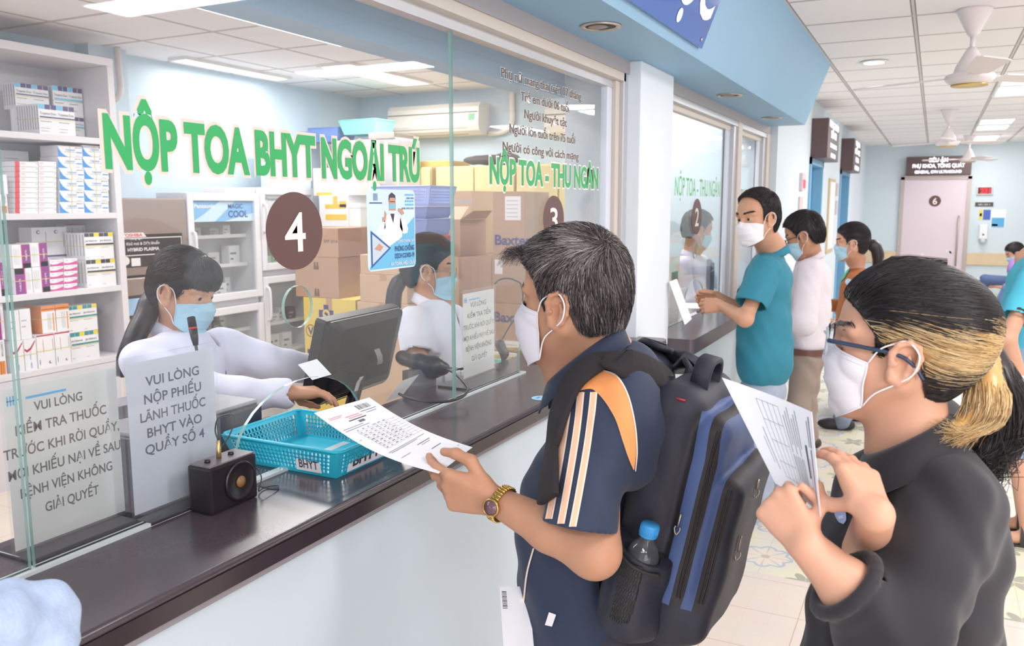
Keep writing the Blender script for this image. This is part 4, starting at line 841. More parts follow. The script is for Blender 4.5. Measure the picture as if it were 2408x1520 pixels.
# cardboard and foam boxes: front faces -Y, nearest corner given in pixels
CARD = mat('cardboard', '#b3917a', .7, noise=.08, scale=7); CARD2 = mat('cardboard pale', '#c6a88e', .7, noise=.07, scale=6); TAPE = mat('clear tape', '#b8957a', .3); FOAM = mat('styrofoam', '#efeff0', .7, noise=.02, scale=60); YT = mat('yellow tape', '#edc53f', .5); YBX = mat('yellow carton', '#dac068', .6, noise=.05, scale=5); SEAL = mat('print brown', '#6d5347', .6); NAVYP = mat('print navy', '#3f4a70', .5)
BASEZ = {}
def carton(name, label, x0, xc, x1, yt, yb, Y, m_, cat='cardboard box', z0=None, tape=True, group='cardboard boxes piled behind the clerks', prints=None, back=None):
    a = ony(x0, (yt + yb) / 2, Y); c = ony(xc, yt, Y); q = ony(xc, yb, Y); X0, X1 = a[0], c[0]; zt = c[2]; zb = q[2] if z0 is None else z0
    r = _ray(x1, yt); k = (X1 - EYE[0]) / r[0]; Y1 = k * r[1] if back is None else Y + back
    t = thing(name, label, cat, ((X0 + X1) / 2, (Y + Y1) / 2, zb), group)
    MB().bb((X0, Y, zb), (X1, Y1, zt - .001), 0, .003).build('box', m_, t)
    if tape:
        zc = zt - .0008; xm = (X0 + X1) / 2
        MB().bb((xm - .025, Y - .0008, zb + (zt - zb) * .78), (xm + .025, Y, zt)).bb((xm - .025, Y, zt - .001), (xm + .025, Y1, zt)).bb((X1, Y, (zb + zt) / 2 + .08), (X1 + .0006, Y1, (zb + zt) / 2 + .082)).build('tape', TAPE, t)
    if prints: prints(t, X0, X1, Y, Y1, zb, zt)
    return t, (X0, X1, Y, Y1, zb, zt)
def pr_year(t, X0, X1, Y, Y1, zb, zt): MB().text('EXP 2018', (X1 - .06, Y - .001, (zb + zt) / 2), X3, Z3, .02, 0, .01).build('print', SEAL, t)
def pr_people(t, X0, X1, Y, Y1, zb, zt):
    for z in (zt - .06, zb + .03):
        m = MB()
        for u in (-.011, .011): x = X0 + .5 * (X1 - X0) + u; m.prism([(p[0], .022 + p[1]) for p in ngon(.007, 10)], .0006, (x, Y - .0014, z), X3, Z3, -Y3, 0); m.prism([(-.011, -.02), (.011, -.02), (.006, .016), (-.006, .016)], .0006, (x, Y - .0012, z), X3, Z3, -Y3, 0)
        m.build('print', SEAL, t)
FL = 0.0
t, B1 = carton('cardboard_box', 'yellow carton with a dark cross emblem behind the monitor', 718, 836, 850, 704, 985, 4.33, YBX, z0=0.0, prints=lambda t, X0, X1, Y, Y1, zb, zt: None, back=.35)
m = MB(); X0, X1, Y, Y1, zb, zt = B1; w = X1 - X0; cx, cz = X0 + .44 * w, zt - .105; O = (0, Y - .001, 0)
m.flat([(cx - .02, cz - .06), (cx + .02, cz - .06), (cx + .02, cz + .06), (cx - .02, cz + .06)], O, X3, Z3, 0); m.flat([(cx - .06, cz - .025), (cx + .06, cz - .025), (cx + .06, cz + .025), (cx - .06, cz + .025)], (0, Y - .0012, 0), X3, Z3, 0); m.flat([(cx + p[0], cz + p[1]) for p in ngon(.03, 24)], (0, Y - .0015, 0), X3, Z3, 1); m.flat([(cx - .018, cz + .005), (cx, cz + .015), (cx + .02, cz - .005), (cx + .008, cz - .015), (cx - .008, cz - .006)], (0, Y - .0018, 0), X3, Z3, 0)
m.text('Hoa Linh', (cx, Y - .001, cz - .09), X3, Z3, .018, 0, .01); cx2 = X0 + .13 * w; m.flat([(cx2 + p[0], zt - .225 + p[1]) for p in ngon(.042, 24)], O, X3, Z3, 2); m.flat([(cx2 + p[0], zt - .225 + p[1]) for p in ngon(.036, 24)], (0, Y - .0012, 0), X3, Z3, 1); m.text('V', (cx2, Y - .0016, zt - .25), X3, Z3, .05, 0, .04); m.text('CÔNG', (cx2 + .10, Y - .001, zt - .215), X3, Z3, .02, 0, .02); m.text('TY DƯỢC', (cx2 + .11, Y - .001, zt - .25), X3, Z3, .018, 0, .01)
for u in (.05, .22): m.flat([(X0 + u * w, zt - .42), (X0 + (u + .12) * w, zt - .42), (X0 + (u + .12) * w, zt - .35), (X0 + u * w, zt - .35)], O, X3, Z3, 0)
m.build('print', [NAVYP, YBX, SEAL], t)
t, B2 = carton('cardboard_box', 'large brown cardboard box standing on the yellow carton', 695, 795, 848, 605, 704, 4.33, CARD, z0=B1[5], prints=pr_people)
t, B3 = carton('cardboard_box', 'brown cardboard box topmost of the stack on the yellow carton', 728, 795, 852, 535, 605, 4.33, CARD, z0=B2[5], prints=pr_year)
t, C1 = carton('cardboard_box', 'cardboard box beside the yellow carton, lowest of the middle stack', 843, 962, 1015, 716, 985, 4.33, CARD2, z0=0.0)
t, C2 = carton('cardboard_box', 'cardboard box under the small one, second of the middle stack', 847, 957, 985, 648, 716  , 4.335, CARD2, z0=C1[5])
t, C3 = carton('cardboard_box', 'shallow cardboard box topmost of the middle stack under the baskets', 848, 967, 1000, 601, 648, 4.34, CARD2, z0=C2[5])
def lab(rects): 
    def f(t, X0, X1, Y, Y1, zb, zt):
        m = MB()
        for u0, v0, u1, v1 in rects:
            m.flat([(X0 + u0 * (X1 - X0), zb + v0 * (zt - zb)), (X0 + u1 * (X1 - X0), zb + v0 * (zt - zb)), (X0 + u1 * (X1 - X0), zb + v1 * (zt - zb)), (X0 + u0 * (X1 - X0), zb + v1 * (zt - zb))], (0, Y - .001, 0), X3, Z3, 0)
        m.build('label', LBW, t)
    return f
def bax(side, zf):
    def f(t, X0, X1, Y, Y1, zb, zt):
        MB().text('Baxter', (X0 + .62 * (X1 - X0), Y - .0012, zb + zf * (zt - zb)), X3, Z3, .07, 0, .03, 'CENTER', .28).build('print', NAVYP, t)
        m = MB(); x = X0 + .80 * (X1 - X0); z = zb + .55 * (zt - zb); m.bb((x - .10, Y - .001, z), (x + .02, Y - .0002, z + .16), 0)
        for k in range(5): m.bb((x - .09, Y - .0014, z + .02 + k * .027), (x + .0, Y - .001, z + .026 + k * .027), 1)
        m.build('label', [LBW, PK['grey']], t)
    return f
t, D1 = carton('cardboard_box', 'brown cardboard box below the open one behind the second clerk', 1080, 1156, 1168, 606, 985, 5.12, CARD, z0=0.0, prints=lab([(.72, .72, .78, .80), (.84, .72, .90, .80)]), back=.4)
t, D2 = carton('cardboard_box', 'open cardboard box with raised flaps behind the second clerk', 1000, 1083, 1152, 516, 606, 5.12, CARD, z0=D1[5], prints=lab([(.05, .55, .3, .68)]), back=.38, tape=False)
X0, X1, Y, Y1, zb, zt = D2; MB().add([(X0, Y, zt), (X1, Y, zt), (X1 - .02, Y + .16, zt + .09), (X0 + .02, Y + .16, zt + .09)], [(0, 1, 2, 3)]).add([(X1, Y, zt), (X1, Y1, zt), (X1 + .08, Y1 - .05, zt + .06), (X1 + .08, Y + .05, zt + .06)], [(0, 1, 2, 3)]).build('flap', CARD2, t)
t, D3 = carton('cardboard_box', 'big brown box with a blue printed word and paper label, right of the second clerk', 1157, 1231, 1243, 716, 985, 5.12, CARD, z0=0.0, prints=bax(0, .86), back=.4)
t, D4 = carton('cardboard_box', 'brown box with a small white label in the middle of the right stack', 1157, 1231, 1243, 601, 716, 5.125, CARD, z0=D3[5], prints=lab([(.1, .6, .35, .9)]), back=.4)
t, D5 = carton('cardboard_box', 'brown box topmost of the right stack with printed word and label', 1160, 1235, 1246, 450, 601, 5.13, CARD, z0=D4[5], prints=bax(0, .16), back=.4)
t, E1 = carton('cardboard_box', 'long pale cardboard box with grey print at the back of the pile', 955, 1110, 1160, 448, 600, 5.75, CARD2, prints=lambda t, X0, X1, Y, Y1, zb, zt: MB().text('Healthcare Corporation', (X0 + .50 * (X1 - X0), Y - .001, zt - .10), X3, Z3, .045, 0, .02, 'CENTER', .62).text('10015 USA', (X0 + .42 * (X1 - X0), Y - .001, zt - .18), X3, Z3, .035, 0, .0).text('JAPAN', (X0 + .36 * (X1 - X0), Y - .001, zt - .30), X3, Z3, .035, 0, .0).build('print', mat('print grey', '#a08d80', .6), t), back=.5)
t, E2 = carton('cardboard_box', 'plain pale cardboard box under the long printed one', 955, 1110, 1160, 600, 985, 5.75, CARD2, z0=0.0, back=.5)
BASEZ['E1'] = E1
tz = E2[5]
# styrofoam boxes on a white cabinet behind the stack
t, F0 = carton('cardboard_box', 'brown box under the foam boxes behind the second fridge', 745, 848, 858, 533, 985, 5.5, CARD, z0=0.0, back=.35)
def foam(label, x0, xc, x1, yt, yb, Y, z0, tapes, back=.3):
    t, b_ = carton('foam_box', label, x0, xc, x1, yt, yb, Y, FOAM, 'foam box', z0, False, 'white foam boxes with yellow tape', None, back); X0, X1, Y, Y1, zb, zt = b_
    m = MB()
    for u0, v0, u1, v1 in tapes: m.bb((X0 + u0 * (X1 - X0), Y - .002, zb + v0 * (zt - zb)), (X0 + u1 * (X1 - X0), Y, zb + v1 * (zt - zb)))
    if tapes: m.build('tape', YT, t)
    MB().bb((X0 - .003, Y - .003, zb + .80 * (zt - zb)), (X1 + .003, Y1 + .003, zt)).build('lid', FOAM, t) if not tapes else None
    return b_
G1 = foam('white foam box with two strips of yellow tape', 752, 818, 826, 458, 533, 5.5, F0[5], [(.22, .22, .95, .40), (.22, .58, .95, .72), (.5, .72, .65, .98), (.72, .62, .95, .82)])
foam('narrow white foam box right of the taped one', 820, 848, 856, 476, 533, 5.52, F0[5], [])
foam('white foam box on top of the taped foam box', 738, 842, 850, 392, 458, 5.52, G1[5], [(.06, .0, .42, .12)])
# yellow cabinets on the end wall and what lies on them
CAB = mat('cream yellow cabinet', '#e8d69c', .45, noise=.03, scale=4)
for i, (x0, x1) in enumerate(((-4.72, -3.945), (-3.897, -3.13), (-3.12, -2.349))):
    t = thing('cupboard', 'cream yellow cupboard on the end wall, %s of three' % ('left', 'middle', 'right')[i], 'cupboard', ((x0 + x1) / 2, 6.5, 0), 'cream yellow cupboards on the end wall'); MB().bb((x0, 6.32, 0), (x1, 6.86, 1.937), 0, .004).build('cabinet', CAB, t)
    for k in range(2): xa = x0 + .01 + k * (x1 - x0) / 2; MB().bb((xa, 6.30, .05), (xa + (x1 - x0) / 2 - .015, 6.32, 1.925), 0, .003).build('door', CAB, t)
a = ony(985, 372, 6.4); b_ = ony(1035, 388, 6.4)
tag(MB().bb((-4.15, 6.4, 1.938), (-3.80, 6.75, 1.995), 0, .01).build('tray', mat('tray ochre', '#cda95c', .5)), 'flat ochre tray on top of the cream cupboards', 'tray')
bag = Sdf(); bag.ell((-3.45, 6.5, 1.992), (.27, .14, .042), None, .02).ell((-3.30, 6.48, 2.0), (.12, .1, .05), None, .03).warp(folds(.008, [(1, .3, 0), (.2, 1, .5), (.5, -.4, 1)], [38, 51, 60], 3))
tag(bag.build('duffel_bag', .012, mat('bag dark brown', '#4a3f3c', .7)), 'dark brown bag lying on top of the cream cupboards', 'bag')
t = thing('utility_cabinet', 'white metal cabinet behind the green lettering near the air conditioner', 'cabinet', (-4.85, 6.2, 0)); X0 = ony(800, 345, 6.0)[0]; X1 = ony(945, 345, 6.0)[0]; zt = ony(870, 328, 6.0)[2]
MB().bb((max(X0, -5.05), 5.95, 0), (X1, 6.29, zt), 0, .01).build('cabinet', FWH, t); MB().bb((X1 - .30, 5.94, .3), (X1 - .02, 5.95, zt - .1), 0, .003).build('door', FGY, t); MB().bb((X1 - .28, 5.92, zt), (X1 - .02, 6.25, zt + .05), 0, .01).build('steel_lid', SIL, t)
def basket(name, label, c, w, d, h, m_, flare=.82, group=None, holes=True, rz=0., cat='basket', fill=None, parts=None):
    """open plastic tray: floor, four perforated walls, rolled rim"""
    t = thing(name, label, cat, c, group, (0, 0, rz)); th = .003; m = MB()
    def P(u, v, k): f = flare + (1 - flare) * k; return np.array((u * w / 2 * f, v * d / 2 * f, k * h))
    m.prism([(P(a, b_, .02)[0], P(a, b_, .02)[1]) for a, b_ in ((-1, -1), (1, -1), (1, 1), (-1, 1))], th, (0, 0, .002), X3, Y3, Z3)
    for (a0, b0), (a1, b1) in (((-1, -1), (1, -1)), ((1, -1), (1, 1)), ((1, 1), (-1, 1)), ((-1, 1), (-1, -1))):
        L0 = np.linalg.norm(P(a1, b1, 1) - P(a0, b0, 1)); nx = max(6, int(L0 / .0125)); nzr = 5 if holes else 1; nrm = nz(np.cross(P(a1, b1, .5) - P(a0, b0, .5), P(a0, b0, 1) - P(a0, b0, 0)))
        def Q(s_, k): return P(a0 + (a1 - a0) * s_, b0 + (b1 - b0) * s_, k)
        def bar(s0, k0, s1, k1):
            A = [Q(s0, k0), Q(s1, k0), Q(s1, k1), Q(s0, k1)]; B = [p - nrm * th for p in A]; m.add(A + B, [(0, 1, 2, 3), (7, 6, 5, 4), (0, 4, 5, 1), (1, 5, 6, 2), (2, 6, 7, 3), (3, 7, 4, 0)])
        if not holes: bar(0, 0, 1, 1); continue
        bar(0, 0, 1, .14); bar(0, .86, 1, 1); ks = np.linspace(.14, .86, nzr + 1); e = .07
        bar(0, .14, e, .86); bar(1 - e, .14, 1, .86); ss = np.linspace(e, 1 - e, nx + 1)
        for k in ks[1:-1]: bar(e, k - .022, 1 - e, k + .022)
        for s_ in ss[1:-1]: bar(s_ - .22 / nx, .14, s_ + .22 / nx, .86)
    m.build('walls', m_, t, False)
    rim = []; r = min(w, d) * .07
    for x, y in rrect(w, d, r, 5): rim.append((x, y, h))
    rim.append(rim[0]); rim.append(rim[1]); MB().tube(rim, .0042, 6).build('rim', m_, t, False)
    return t
TQ = mat('basket turquoise', '#2fb5cf', .35); 
BP = mat('basket violet blue', '#a8b6e8', .4); BB = mat('basket blue grey', '#8797cf', .4); BR = mat('basket red', '#c23a56', .4); BG = mat('basket mint', '#86d0c6', .4); BV = mat('basket blue', '#6f8fd0', .4)
za = ony(860, 326, 6.1)[2]
basket('plastic_basket', 'mint green basket on top of the white cabinet by the air conditioner', (-4.47, 6.12, zt + .052), .40, .30, .12, BG, .8, 'baskets on the white cabinet', False)
basket('plastic_basket', 'blue basket behind the mint green one on the white cabinet', (-4.86, 6.13, zt + .002), .34, .28, .12, BV, .8, 'baskets on the white cabinet', False)
zz = C3[5]; xs = ony(1020, 520, 4.44)[0] - .20
zz += .004
for i, (mm, h, l) in enumerate(((BR, .112, 'red plastic basket at the bottom of the stack behind the poster'), (BB, .10, 'blue basket second from the bottom of the stack behind the poster'), (BB, .07, 'blue basket third from the bottom of the stack behind the poster'), (BP, .12, 'pale violet basket on top of the stack behind the poster'))):
    basket('plastic_basket', l, (xs + .004 * i, 4.52, zz + .0005), .40 + (.04 if i == 3 else 0), .32, h, mm, .86, 'stacked baskets behind the poster', i == 3); zz += h + .006
# air conditioners
ACW = mat('air conditioner white', '#e6e1da', .4); ACG = mat('louvre dark', '#6b5f5a', .5)
def aircon(x0, x1, z0, z1, label):
    t = thing('air_conditioner', label, 'air conditioner', ((x0 + x1) / 2, 6.77, z0), 'wall mounted air conditioners'); h = z1 - z0; P = [(6.87, z1), (6.70, z1), (6.665, z1 - .04), (6.65, z0 + .3 * h), (6.67, z0 + .12 * h), (6.72, z0), (6.87, z0)]
    m = MB(); m.prism([(a, b_) for a, b_ in P], x1 - x0, (x0, 0, 0), Y3, Z3, X3); m.build('body', ACW, t)
    MB().bb((x0 + .05, 6.660, z0 + .055), (x1 - .12, 6.668, z0 + .075)).add([(x0 + .05, 6.674, z0 + .045), (x1 - .13, 6.674, z0 + .045), (x1 - .13, 6.712, z0 + .004), (x0 + .05, 6.712, z0 + .004)], [(0, 1, 2, 3)]).build('louvre', ACG, t)
    MB().bb((x0 + .01, 6.652, z1 - .088), (x1 - .01, 6.656, z1 - .082)).build('groove', ACG, t); MB().bb((x1 - .10, 6.6535, z1 - .17), (x1 - .04, 6.656, z1 - .10)).build('energy_label', mat('label green', '#7fbf93', .4), t)
aircon(-4.63, -3.66, 2.235, 2.515, 'cream wall mounted air conditioner with a green label'); aircon(-3.02, -2.2, 2.19, 2.45, 'second air conditioner half hidden by the window frame')
t = thing('wall_pipe', 'vertical white pipe running down the end wall beside the air conditioner', 'pipe', (-3.43, 6.84, 2.3)); MB().tube(spline([(-3.42, 6.84, 2.655), (-3.42, 6.84, 2.5), (-3.42, 6.84, 2.34), (-3.46, 6.84, 2.28), (-3.55, 6.84, 2.25), (-3.655, 6.84, 2.25)], 24), .024, 10).build('pipe', ACW, t)
# ================================================================== on and behind the counter
CT = 1.0205
ACR = glassmat('clear acrylic', (.97, .98, .99), .8, .03); SHEET = mat('laminated sheet', '#e9e7e2', .35, noise=.02, scale=10); SHEETB = mat('laminated sheet bluish', '#dcdde8', .35, noise=.02, scale=10); INK = mat('ink brown', '#6a5f5c', .5); INKB = mat('ink blue grey', '#5d5e70', .5); LOGO = mat('logo blue', '#58a9d8', .4); BASEK = mat('black acrylic base', '#3a343a', .18)
def sign_stand(label, X, y0, y1, z0, z1, lines, sheet, ink, logo, lean=0., base=None):
    t = thing('sign_stand', label, 'sign stand', (X, (y0 + y1) / 2, z0), 'acrylic notice stands on the counter'); d = np.array((lean, 0, 0)); h = z1 - z0
    O = np.array((X, 0, z0)); Vv = nz((lean, 0, h)); N = nz((h, 0, -lean))
    MB().prism([(y0, 0), (y1, 0), (y1, h), (y0, h)], .0035, O + N * .001, Y3, Vv, N).build('acrylic_panel', ACR, t)
    MB().prism([(y0 + .006, .004), (y1 - .006, .004), (y1 - .006, h - .012), (y0 + .006, h - .012)], .0006, O, Y3, Vv, N).build('sheet', sheet, t)
    m = MB(); w = y1 - y0
    for s_, u0, u1, v, ch in lines: m.text(s_, O + N * .0008 + Y3 * (y0 + w * (u0 + u1) / 2) + Vv * v * h, Y3, Vv, ch * h, 0, .016, 'CENTER', w * (u1 - u0))
    m.build('lettering', ink, t)
    if logo:
        m = MB(); c = O + N * .0008 + Y3 * (y0 + .1 * w) + Vv * .885 * h
        for k in range(4): a = c + Y3 * (-.009 + .005 * k); m.bb(a - np.array((0, .001, .008)), a + np.array((.0004, .001, .008)))
        m.bb(c - np.array((0, .01, .001)), c + np.array((.0004, .01, .001))); m.bb(c + Y3 * .022 - np.array((0, 0, .002)), c + Y3 * .095 + np.array((.0004, 0, .002))); m.build('logo', LOGO, t)
    b = base or ((X - .05, y0), (X + .05, y1)); MB().bb((b[0][0], b[0][1], CT), (b[1][0], b[1][1], CT + .006), 0, .002).build('base', BASEK, t); return t
L1 = [('VUI LÒNG', .26, .66, .80, .055), ('KIỂM TRA THUỐC', .10, .86, .68, .06), ('TRƯỚC KHI RỜI QUẦY,', -.0, .97, .555, .06), ('MỌI KHIẾU NẠI VỀ SAU', .02, .97, .43, .06), ('BỆNH VIỆN KHÔNG', .10, .88, .31, .06), ('GIẢI QUYẾT', .28, .74, .185, .06)]
sign_stand('clear notice stand asking to check medicines, leftmost behind the glass', -1.335, .812, 1.037, CT + .006, 1.318, L1, SHEET, INK, True)
L2 = [('VUI LÒNG', .22, .80, .80, .062), ('NỘP PHIẾU', .19, .81, .69, .062), ('LÃNH THUỐC', .14, .85, .58, .062), ('BHYT VÀO', .20, .80, .475, .062), ('QUẦY SỐ 4', .17, .82, .37, .062)]
sign_stand('pale blue notice stand for counter four, overlapping the leftmost stand', -1.295, 1.014, 1.234, CT + .006, 1.328, L2, SHEETB, INKB, False)
L3 = [('VUI LÒNG', .24, .72, .80, .055), ('KIỂM TRA TIỀN', .15, .86, .68, .055), ('TRƯỚC KHI RỜI QUẦY,', .03, .97, .555, .055), ('MỌI KHIẾU NẠI VỀ SAU', .04, .97, .43, .055), ('BỆNH VIỆN KHÔNG', .10, .88, .31, .055), ('GIẢI QUYẾT', .26, .74, .185, .055)]
sign_stand('clear notice stand on a black base asking to check money', -1.365, 2.362, 2.592, CT + .006, 1.325, L3, SHEET, INK, True, base=((-1.40, 2.26), (-1.275, 2.60)))
# poster sticker on the pane: masked doctor pointing
t = thing('poster', 'small blue poster of a masked doctor stuck on the glass beside the monitor', 'poster', (-1.26, 1.815, 1.54)); y0, y1, z0, z1 = 1.706, 1.922, 1.437, 1.642; w, h = y1 - y0, z1 - z0; GXP = -1.2548
m = MB(); m.prism([(p[0] + (y0 + y1) / 2, p[1] + (z0 + z1) / 2) for p in rrect(w, h, .014)], .0006, (GXP, 0, 0), Y3, Z3, X3, 0); m.build('sheet', mat('poster pale blue', '#cfe3f1', .35, noise=.08, scale=14), t)
U = lambda u, v: (y0 + u * w, z0 + v * h)
def pf(m, pts, e, mi): m.flat([U(*p) for p in pts], (GXP + .0007 + e * .00025, 0, 0), Y3, Z3, mi)
m = MB()
pf(m, [(.03, .02), (.97, .02), (.985, .06), (.985, .66), (.42, .28), (.03, .05)], 0, 0)                                   # blue lower corner
pf(m, [(.27, .29), (.30, .50), (.34, .64), (.46, .71), (.56, .71), (.68, .64), (.72, .50), (.70, .40), (.42, .285)], 1, 1); pf(m, [(.35, .65), (.20, .51), (.17, .45), (.24, .42), (.36, .53)], 1, 1); pf(m, [(.67, .65), (.84, .51), (.82, .45), (.73, .44), (.66, .53)], 1, 1); pf(m, [(.24, .44), (.31, .60), (.35, .60), (.32, .46)], 2, 1); pf(m, [(.78, .46), (.70, .66), (.74, .68), (.84, .50)], 2, 1)
pf(m, [(.46, .70), (.55, .70), (.52, .58)], 2, 2); pf(m, [(.44, .74), (.58, .74), (.58, .84), (.55, .92), (.47, .92), (.44, .84)], 2, 3); pf(m, [(.43, .84), (.44, .93), (.50, .965), (.57, .93), (.58, .86), (.56, .90), (.46, .90)], 3, 2)
pf(m, [(.44, .76), (.57, .76), (.575, .82), (.44, .82)], 3, 4); pf(m, [(.455, .845), (.565, .845), (.565, .855), (.455, .855)], 3, 2)
pf(m, [(.30, .60), (.37, .62), (.38, .70), (.35, .74), (.34, .66), (.30, .66)], 3, 3); pf(m, [(.62, .74), (.70, .68), (.76, .70), (.72, .75), (.64, .77)], 3, 3)
pf(m, [(.06, .04), (.06, .50), (.46, .27)], 3, 5); pf(m, [(.085, .085), (.085, .455), (.41, .27)], 4, 6); pf(m, [(.12, .27), (.24, .24), (.30, .29), (.22, .34)], 5, 3)
for k in range(4): pf(m, [(.13 + .022 * k, .86), (.14 + .022 * k, .86), (.14 + .022 * k, .95), (.13 + .022 * k, .95)], 2, 5)
pf(m, [(.05, .825), (.30, .825), (.30, .84), (.05, .84)], 2, 5)
for v in (.925, .845, .80): pf(m, [(.78, v), (.97, v), (.97, v + .025), (.78, v + .025)], 2, 0)
m.build('artwork', [mat('poster panel blue', '#6dbbe0', .35), mat('poster coat white', '#e9eaf4', .4), mat('poster hair', '#37353c', .4), mat('poster skin', '#c9947c', .4), mat('poster mask', '#79bfd6', .4), mat('poster deep blue', '#2d5d9e', .4), mat('poster inset', '#c6d2dc', .4)], t)
m = MB()
for s_, u0, u1, v, ch, mi in (('CÙNG CHUNG TAY', .60, .96, .335, .035, 0), ('PHÒNG CHỐNG', .54, .96, .225, .065, 1), ('DỊCH COVID-19', .54, .96, .135, .060, 1), ('AN TOÀN, HIỆU QUẢ', .44, .96, .045, .045, 0), ('1900 9095', .80, .97, .885, .022, 1), ('(028) 3952 5031', .70, .97, .755, .022, 1)):
    a = U((u0 + u1) / 2, v); m.text(s_, (GXP + .0022, a[0], a[1]), Y3, Z3, ch * h, mi, .02, 'CENTER', w * (u1 - u0))
m.build('lettering', [LBW, mat('poster ink navy', '#274a86', .4)], t)

# monitor seen from behind
PL = mat('monitor plastic black', '#211e22', .35, noise=.05, scale=20); PLV = mat('monitor vents', '#1f1c20', .6)
M_O = np.array((-1.675, 1.955, 0.985)); Uy = nz((-.05, 1, 0)); Vz = nz((.075, 0, .27)); Nn = np.cross(Uy, Vz); mw, mh = .435, .285
t = thing('monitor', 'black computer monitor seen from behind with paper scraps taped to it', 'monitor', (-1.66, 2.17, .80))
m = MB(); m.prism(rrect(mw, mh, .012), .035, M_O + Uy * mw / 2 + Vz * mh / 2 - Nn * .035, Uy, Vz, Nn); m.build('bezel', PL, t)
P = []; 
for k, (f, d) in enumerate(((.98, 0), (.96, .012), (.90, .022), (.72, .032))): P.append([M_O + Uy * mw / 2 + Vz * mh * (.5 + .02 * k) + Uy * x * f + Vz * y * f + Nn * d for x, y in rrect(mw, mh, .02)])
m = MB(); m.grid(P, 0, False, True); m.add(P[-1], [tuple(range(len(P[-1])))]); m.build('back_cover', PL, t)
m = MB()
for i in range(46): c = M_O + Uy * (.045 + .0077 * i) + Vz * mh * .845 + Nn * (.0225); m.prism([(-.0016, -.018), (.0016, -.018), (.0016, .018), (-.0016, .018)], .0022, c, Uy, Vz, Nn)
for i in range(20): c = M_O + Uy * .095 + Vz * (.02 + .0075 * i) + Nn * .031; m.prism([(-.055, -.0012), (.055, -.0012), (.055, .0012), (-.055, .0012)], .0016, c, Uy, Vz, Nn)
m.build('vents', PLV, t)
MB().prism([(-.07, -.05), (.05, -.05), (.05, .0), (-.07, .0)], .02, M_O + Uy * .30 + Vz * .12 + Nn * .03, Uy, Vz, Nn).build('port_cover', PL, t)
MB().tube([M_O + Uy * .22 + Vz * .08 + Nn * .02, M_O + Uy * .22 - Z3 * .05 + Nn * .0, np.array((-1.70, 2.16, .80))], .022, 10).lathe([(0, 0), (.11, 0), (.11, .012), (.03, .02), (0, .02)], (-1.70, 2.16, .781), 28).build('stand', PL, t)
scr = mat('taped paper', '#d8d6d2', .6)
m = MB(); m.flat([(-.028, -.022), (.03, -.024), (.026, .002), (.012, .028), (-.006, .018), (-.024, .014)], M_O + Uy * .30 + Vz * .245 + Nn * .026, Uy, Vz); m.build('paper_scrap', scr, t)
m = MB(); P = [[M_O + Uy * (.185 + .022 * a) + Vz * (.03 + .05 * b_) + Nn * (.034 + .004 * b_ + (.006 if b_ > .9 else 0)) for a in (0, 1)] for b_ in (0, .3, .7, 1.0, 1.1)]; m.grid(P); m.build('paper_tag', scr, t)
m = MB(); P = [[M_O + Uy * (.255 + .032 * a + .012 * b_) + Vz * (.165 - .055 * b_) + Nn * (.034 + .018 * math.sin(b_ * 2.2)) for a in (0, 1)] for b_ in np.linspace(0, 1, 6)]; m.grid(P); m.build('paper_curl', mat('curled paper grey', '#8d8789', .6), t)

# turquoise basket passing under the arch of pane one
bk = basket('plastic_basket', 'turquoise perforated basket with name labels lying under the glass arch', (-1.2575, 1.494, CT), .335, .262, .064, TQ, .86)
def blabel(O, U, Vv, N, w, h, bold):
    o = MB().flat([(-w / 2, 0), (w / 2, 0), (w / 2 * .93, h), (-w / 2 * .95, h)], O, U, Vv, 0).text('BHYT', O + N * .0006 + Vv * h * .2, U, Vv, h * .56, 1, bold, 'CENTER', w * .74).build('name_label', [mat('label card', '#e1dde2', .5), mat('label ink', '#3a3540', .5)], bk); return o
vx = nz((.0117, 0, .064)); vy = nz((0, -.0092, .064))
blabel(np.array((-1.2575 + .335 / 2 * .865 + .0045, 1.478, CT + .006)), Y3, vx, X3, .135, .046, .03)
blabel(np.array((-1.2575 + .075, 1.494 - .262 / 2 * .865 - .005, CT + .008)), X3, vy, -Y3, .07, .036, .01)

# voice amplifier on the outer ledge
AMP = mat('amplifier plastic', '#221d21', .28, noise=.06, scale=30); AMPT = mat('amplifier top', '#6f666c', .35); BRASS = mat('brass jack', '#c2a874', .3, .8); ORG = mat('speaker badge', '#7d5a34', .4)
t = thing('voice_amplifier', 'small black portable voice amplifier standing in front of the blue notice', 'amplifier', (-1.212, 1.16, CT))
MB().bb((-1.243, 1.10, CT), (-1.184, 1.222, CT + .092), 0, .006).build('case', AMP, t); MB().bb((-1.240, 1.103, CT + .091), (-1.187, 1.219, CT + .094), 0, .001).build('control_panel', AMPT, t)
Rx = np.stack([Y3, Z3, X3], 1)
MB().lathe([(0, 0), (.040, 0), (.040, .003), (.036, .006), (.033, .003), (.010, .0015), (0, .0015)], (-1.184, 1.175, CT + .048), 40, 0, Rx).build('speaker_ring', AMP, t); MB().lathe([(0, 0), (.012, 0), (.011, .0025), (0, .003)], (-1.1822, 1.175, CT + .046), 24, 0, Rx).build('badge', ORG, t)
for y in (1.125, 1.185): MB().lathe([(0, 0), (.006, 0), (.005, .006), (0, .006)], (-1.215, y, CT + .0935), 14).build('knob', AMP, t)
MB().lathe([(0, 0), (.005, 0), (.005, .022), (.0035, .024), (.0035, .036), (0, .037)], (-1.216, 1.155, CT + .0935), 14).build('jack_plug', BRASS, t)
MB().tube(spline([(-1.216, 1.155, CT + .13), (-1.225, 1.158, CT + .15), (-1.245, 1.19, CT + .165), (-1.275, 1.26, CT + .145), (-1.33, 1.27, CT + .07), (-1.43, 1.24, CT + .006)], 30), .0016, 6).build('microphone_cable', BLK, t)
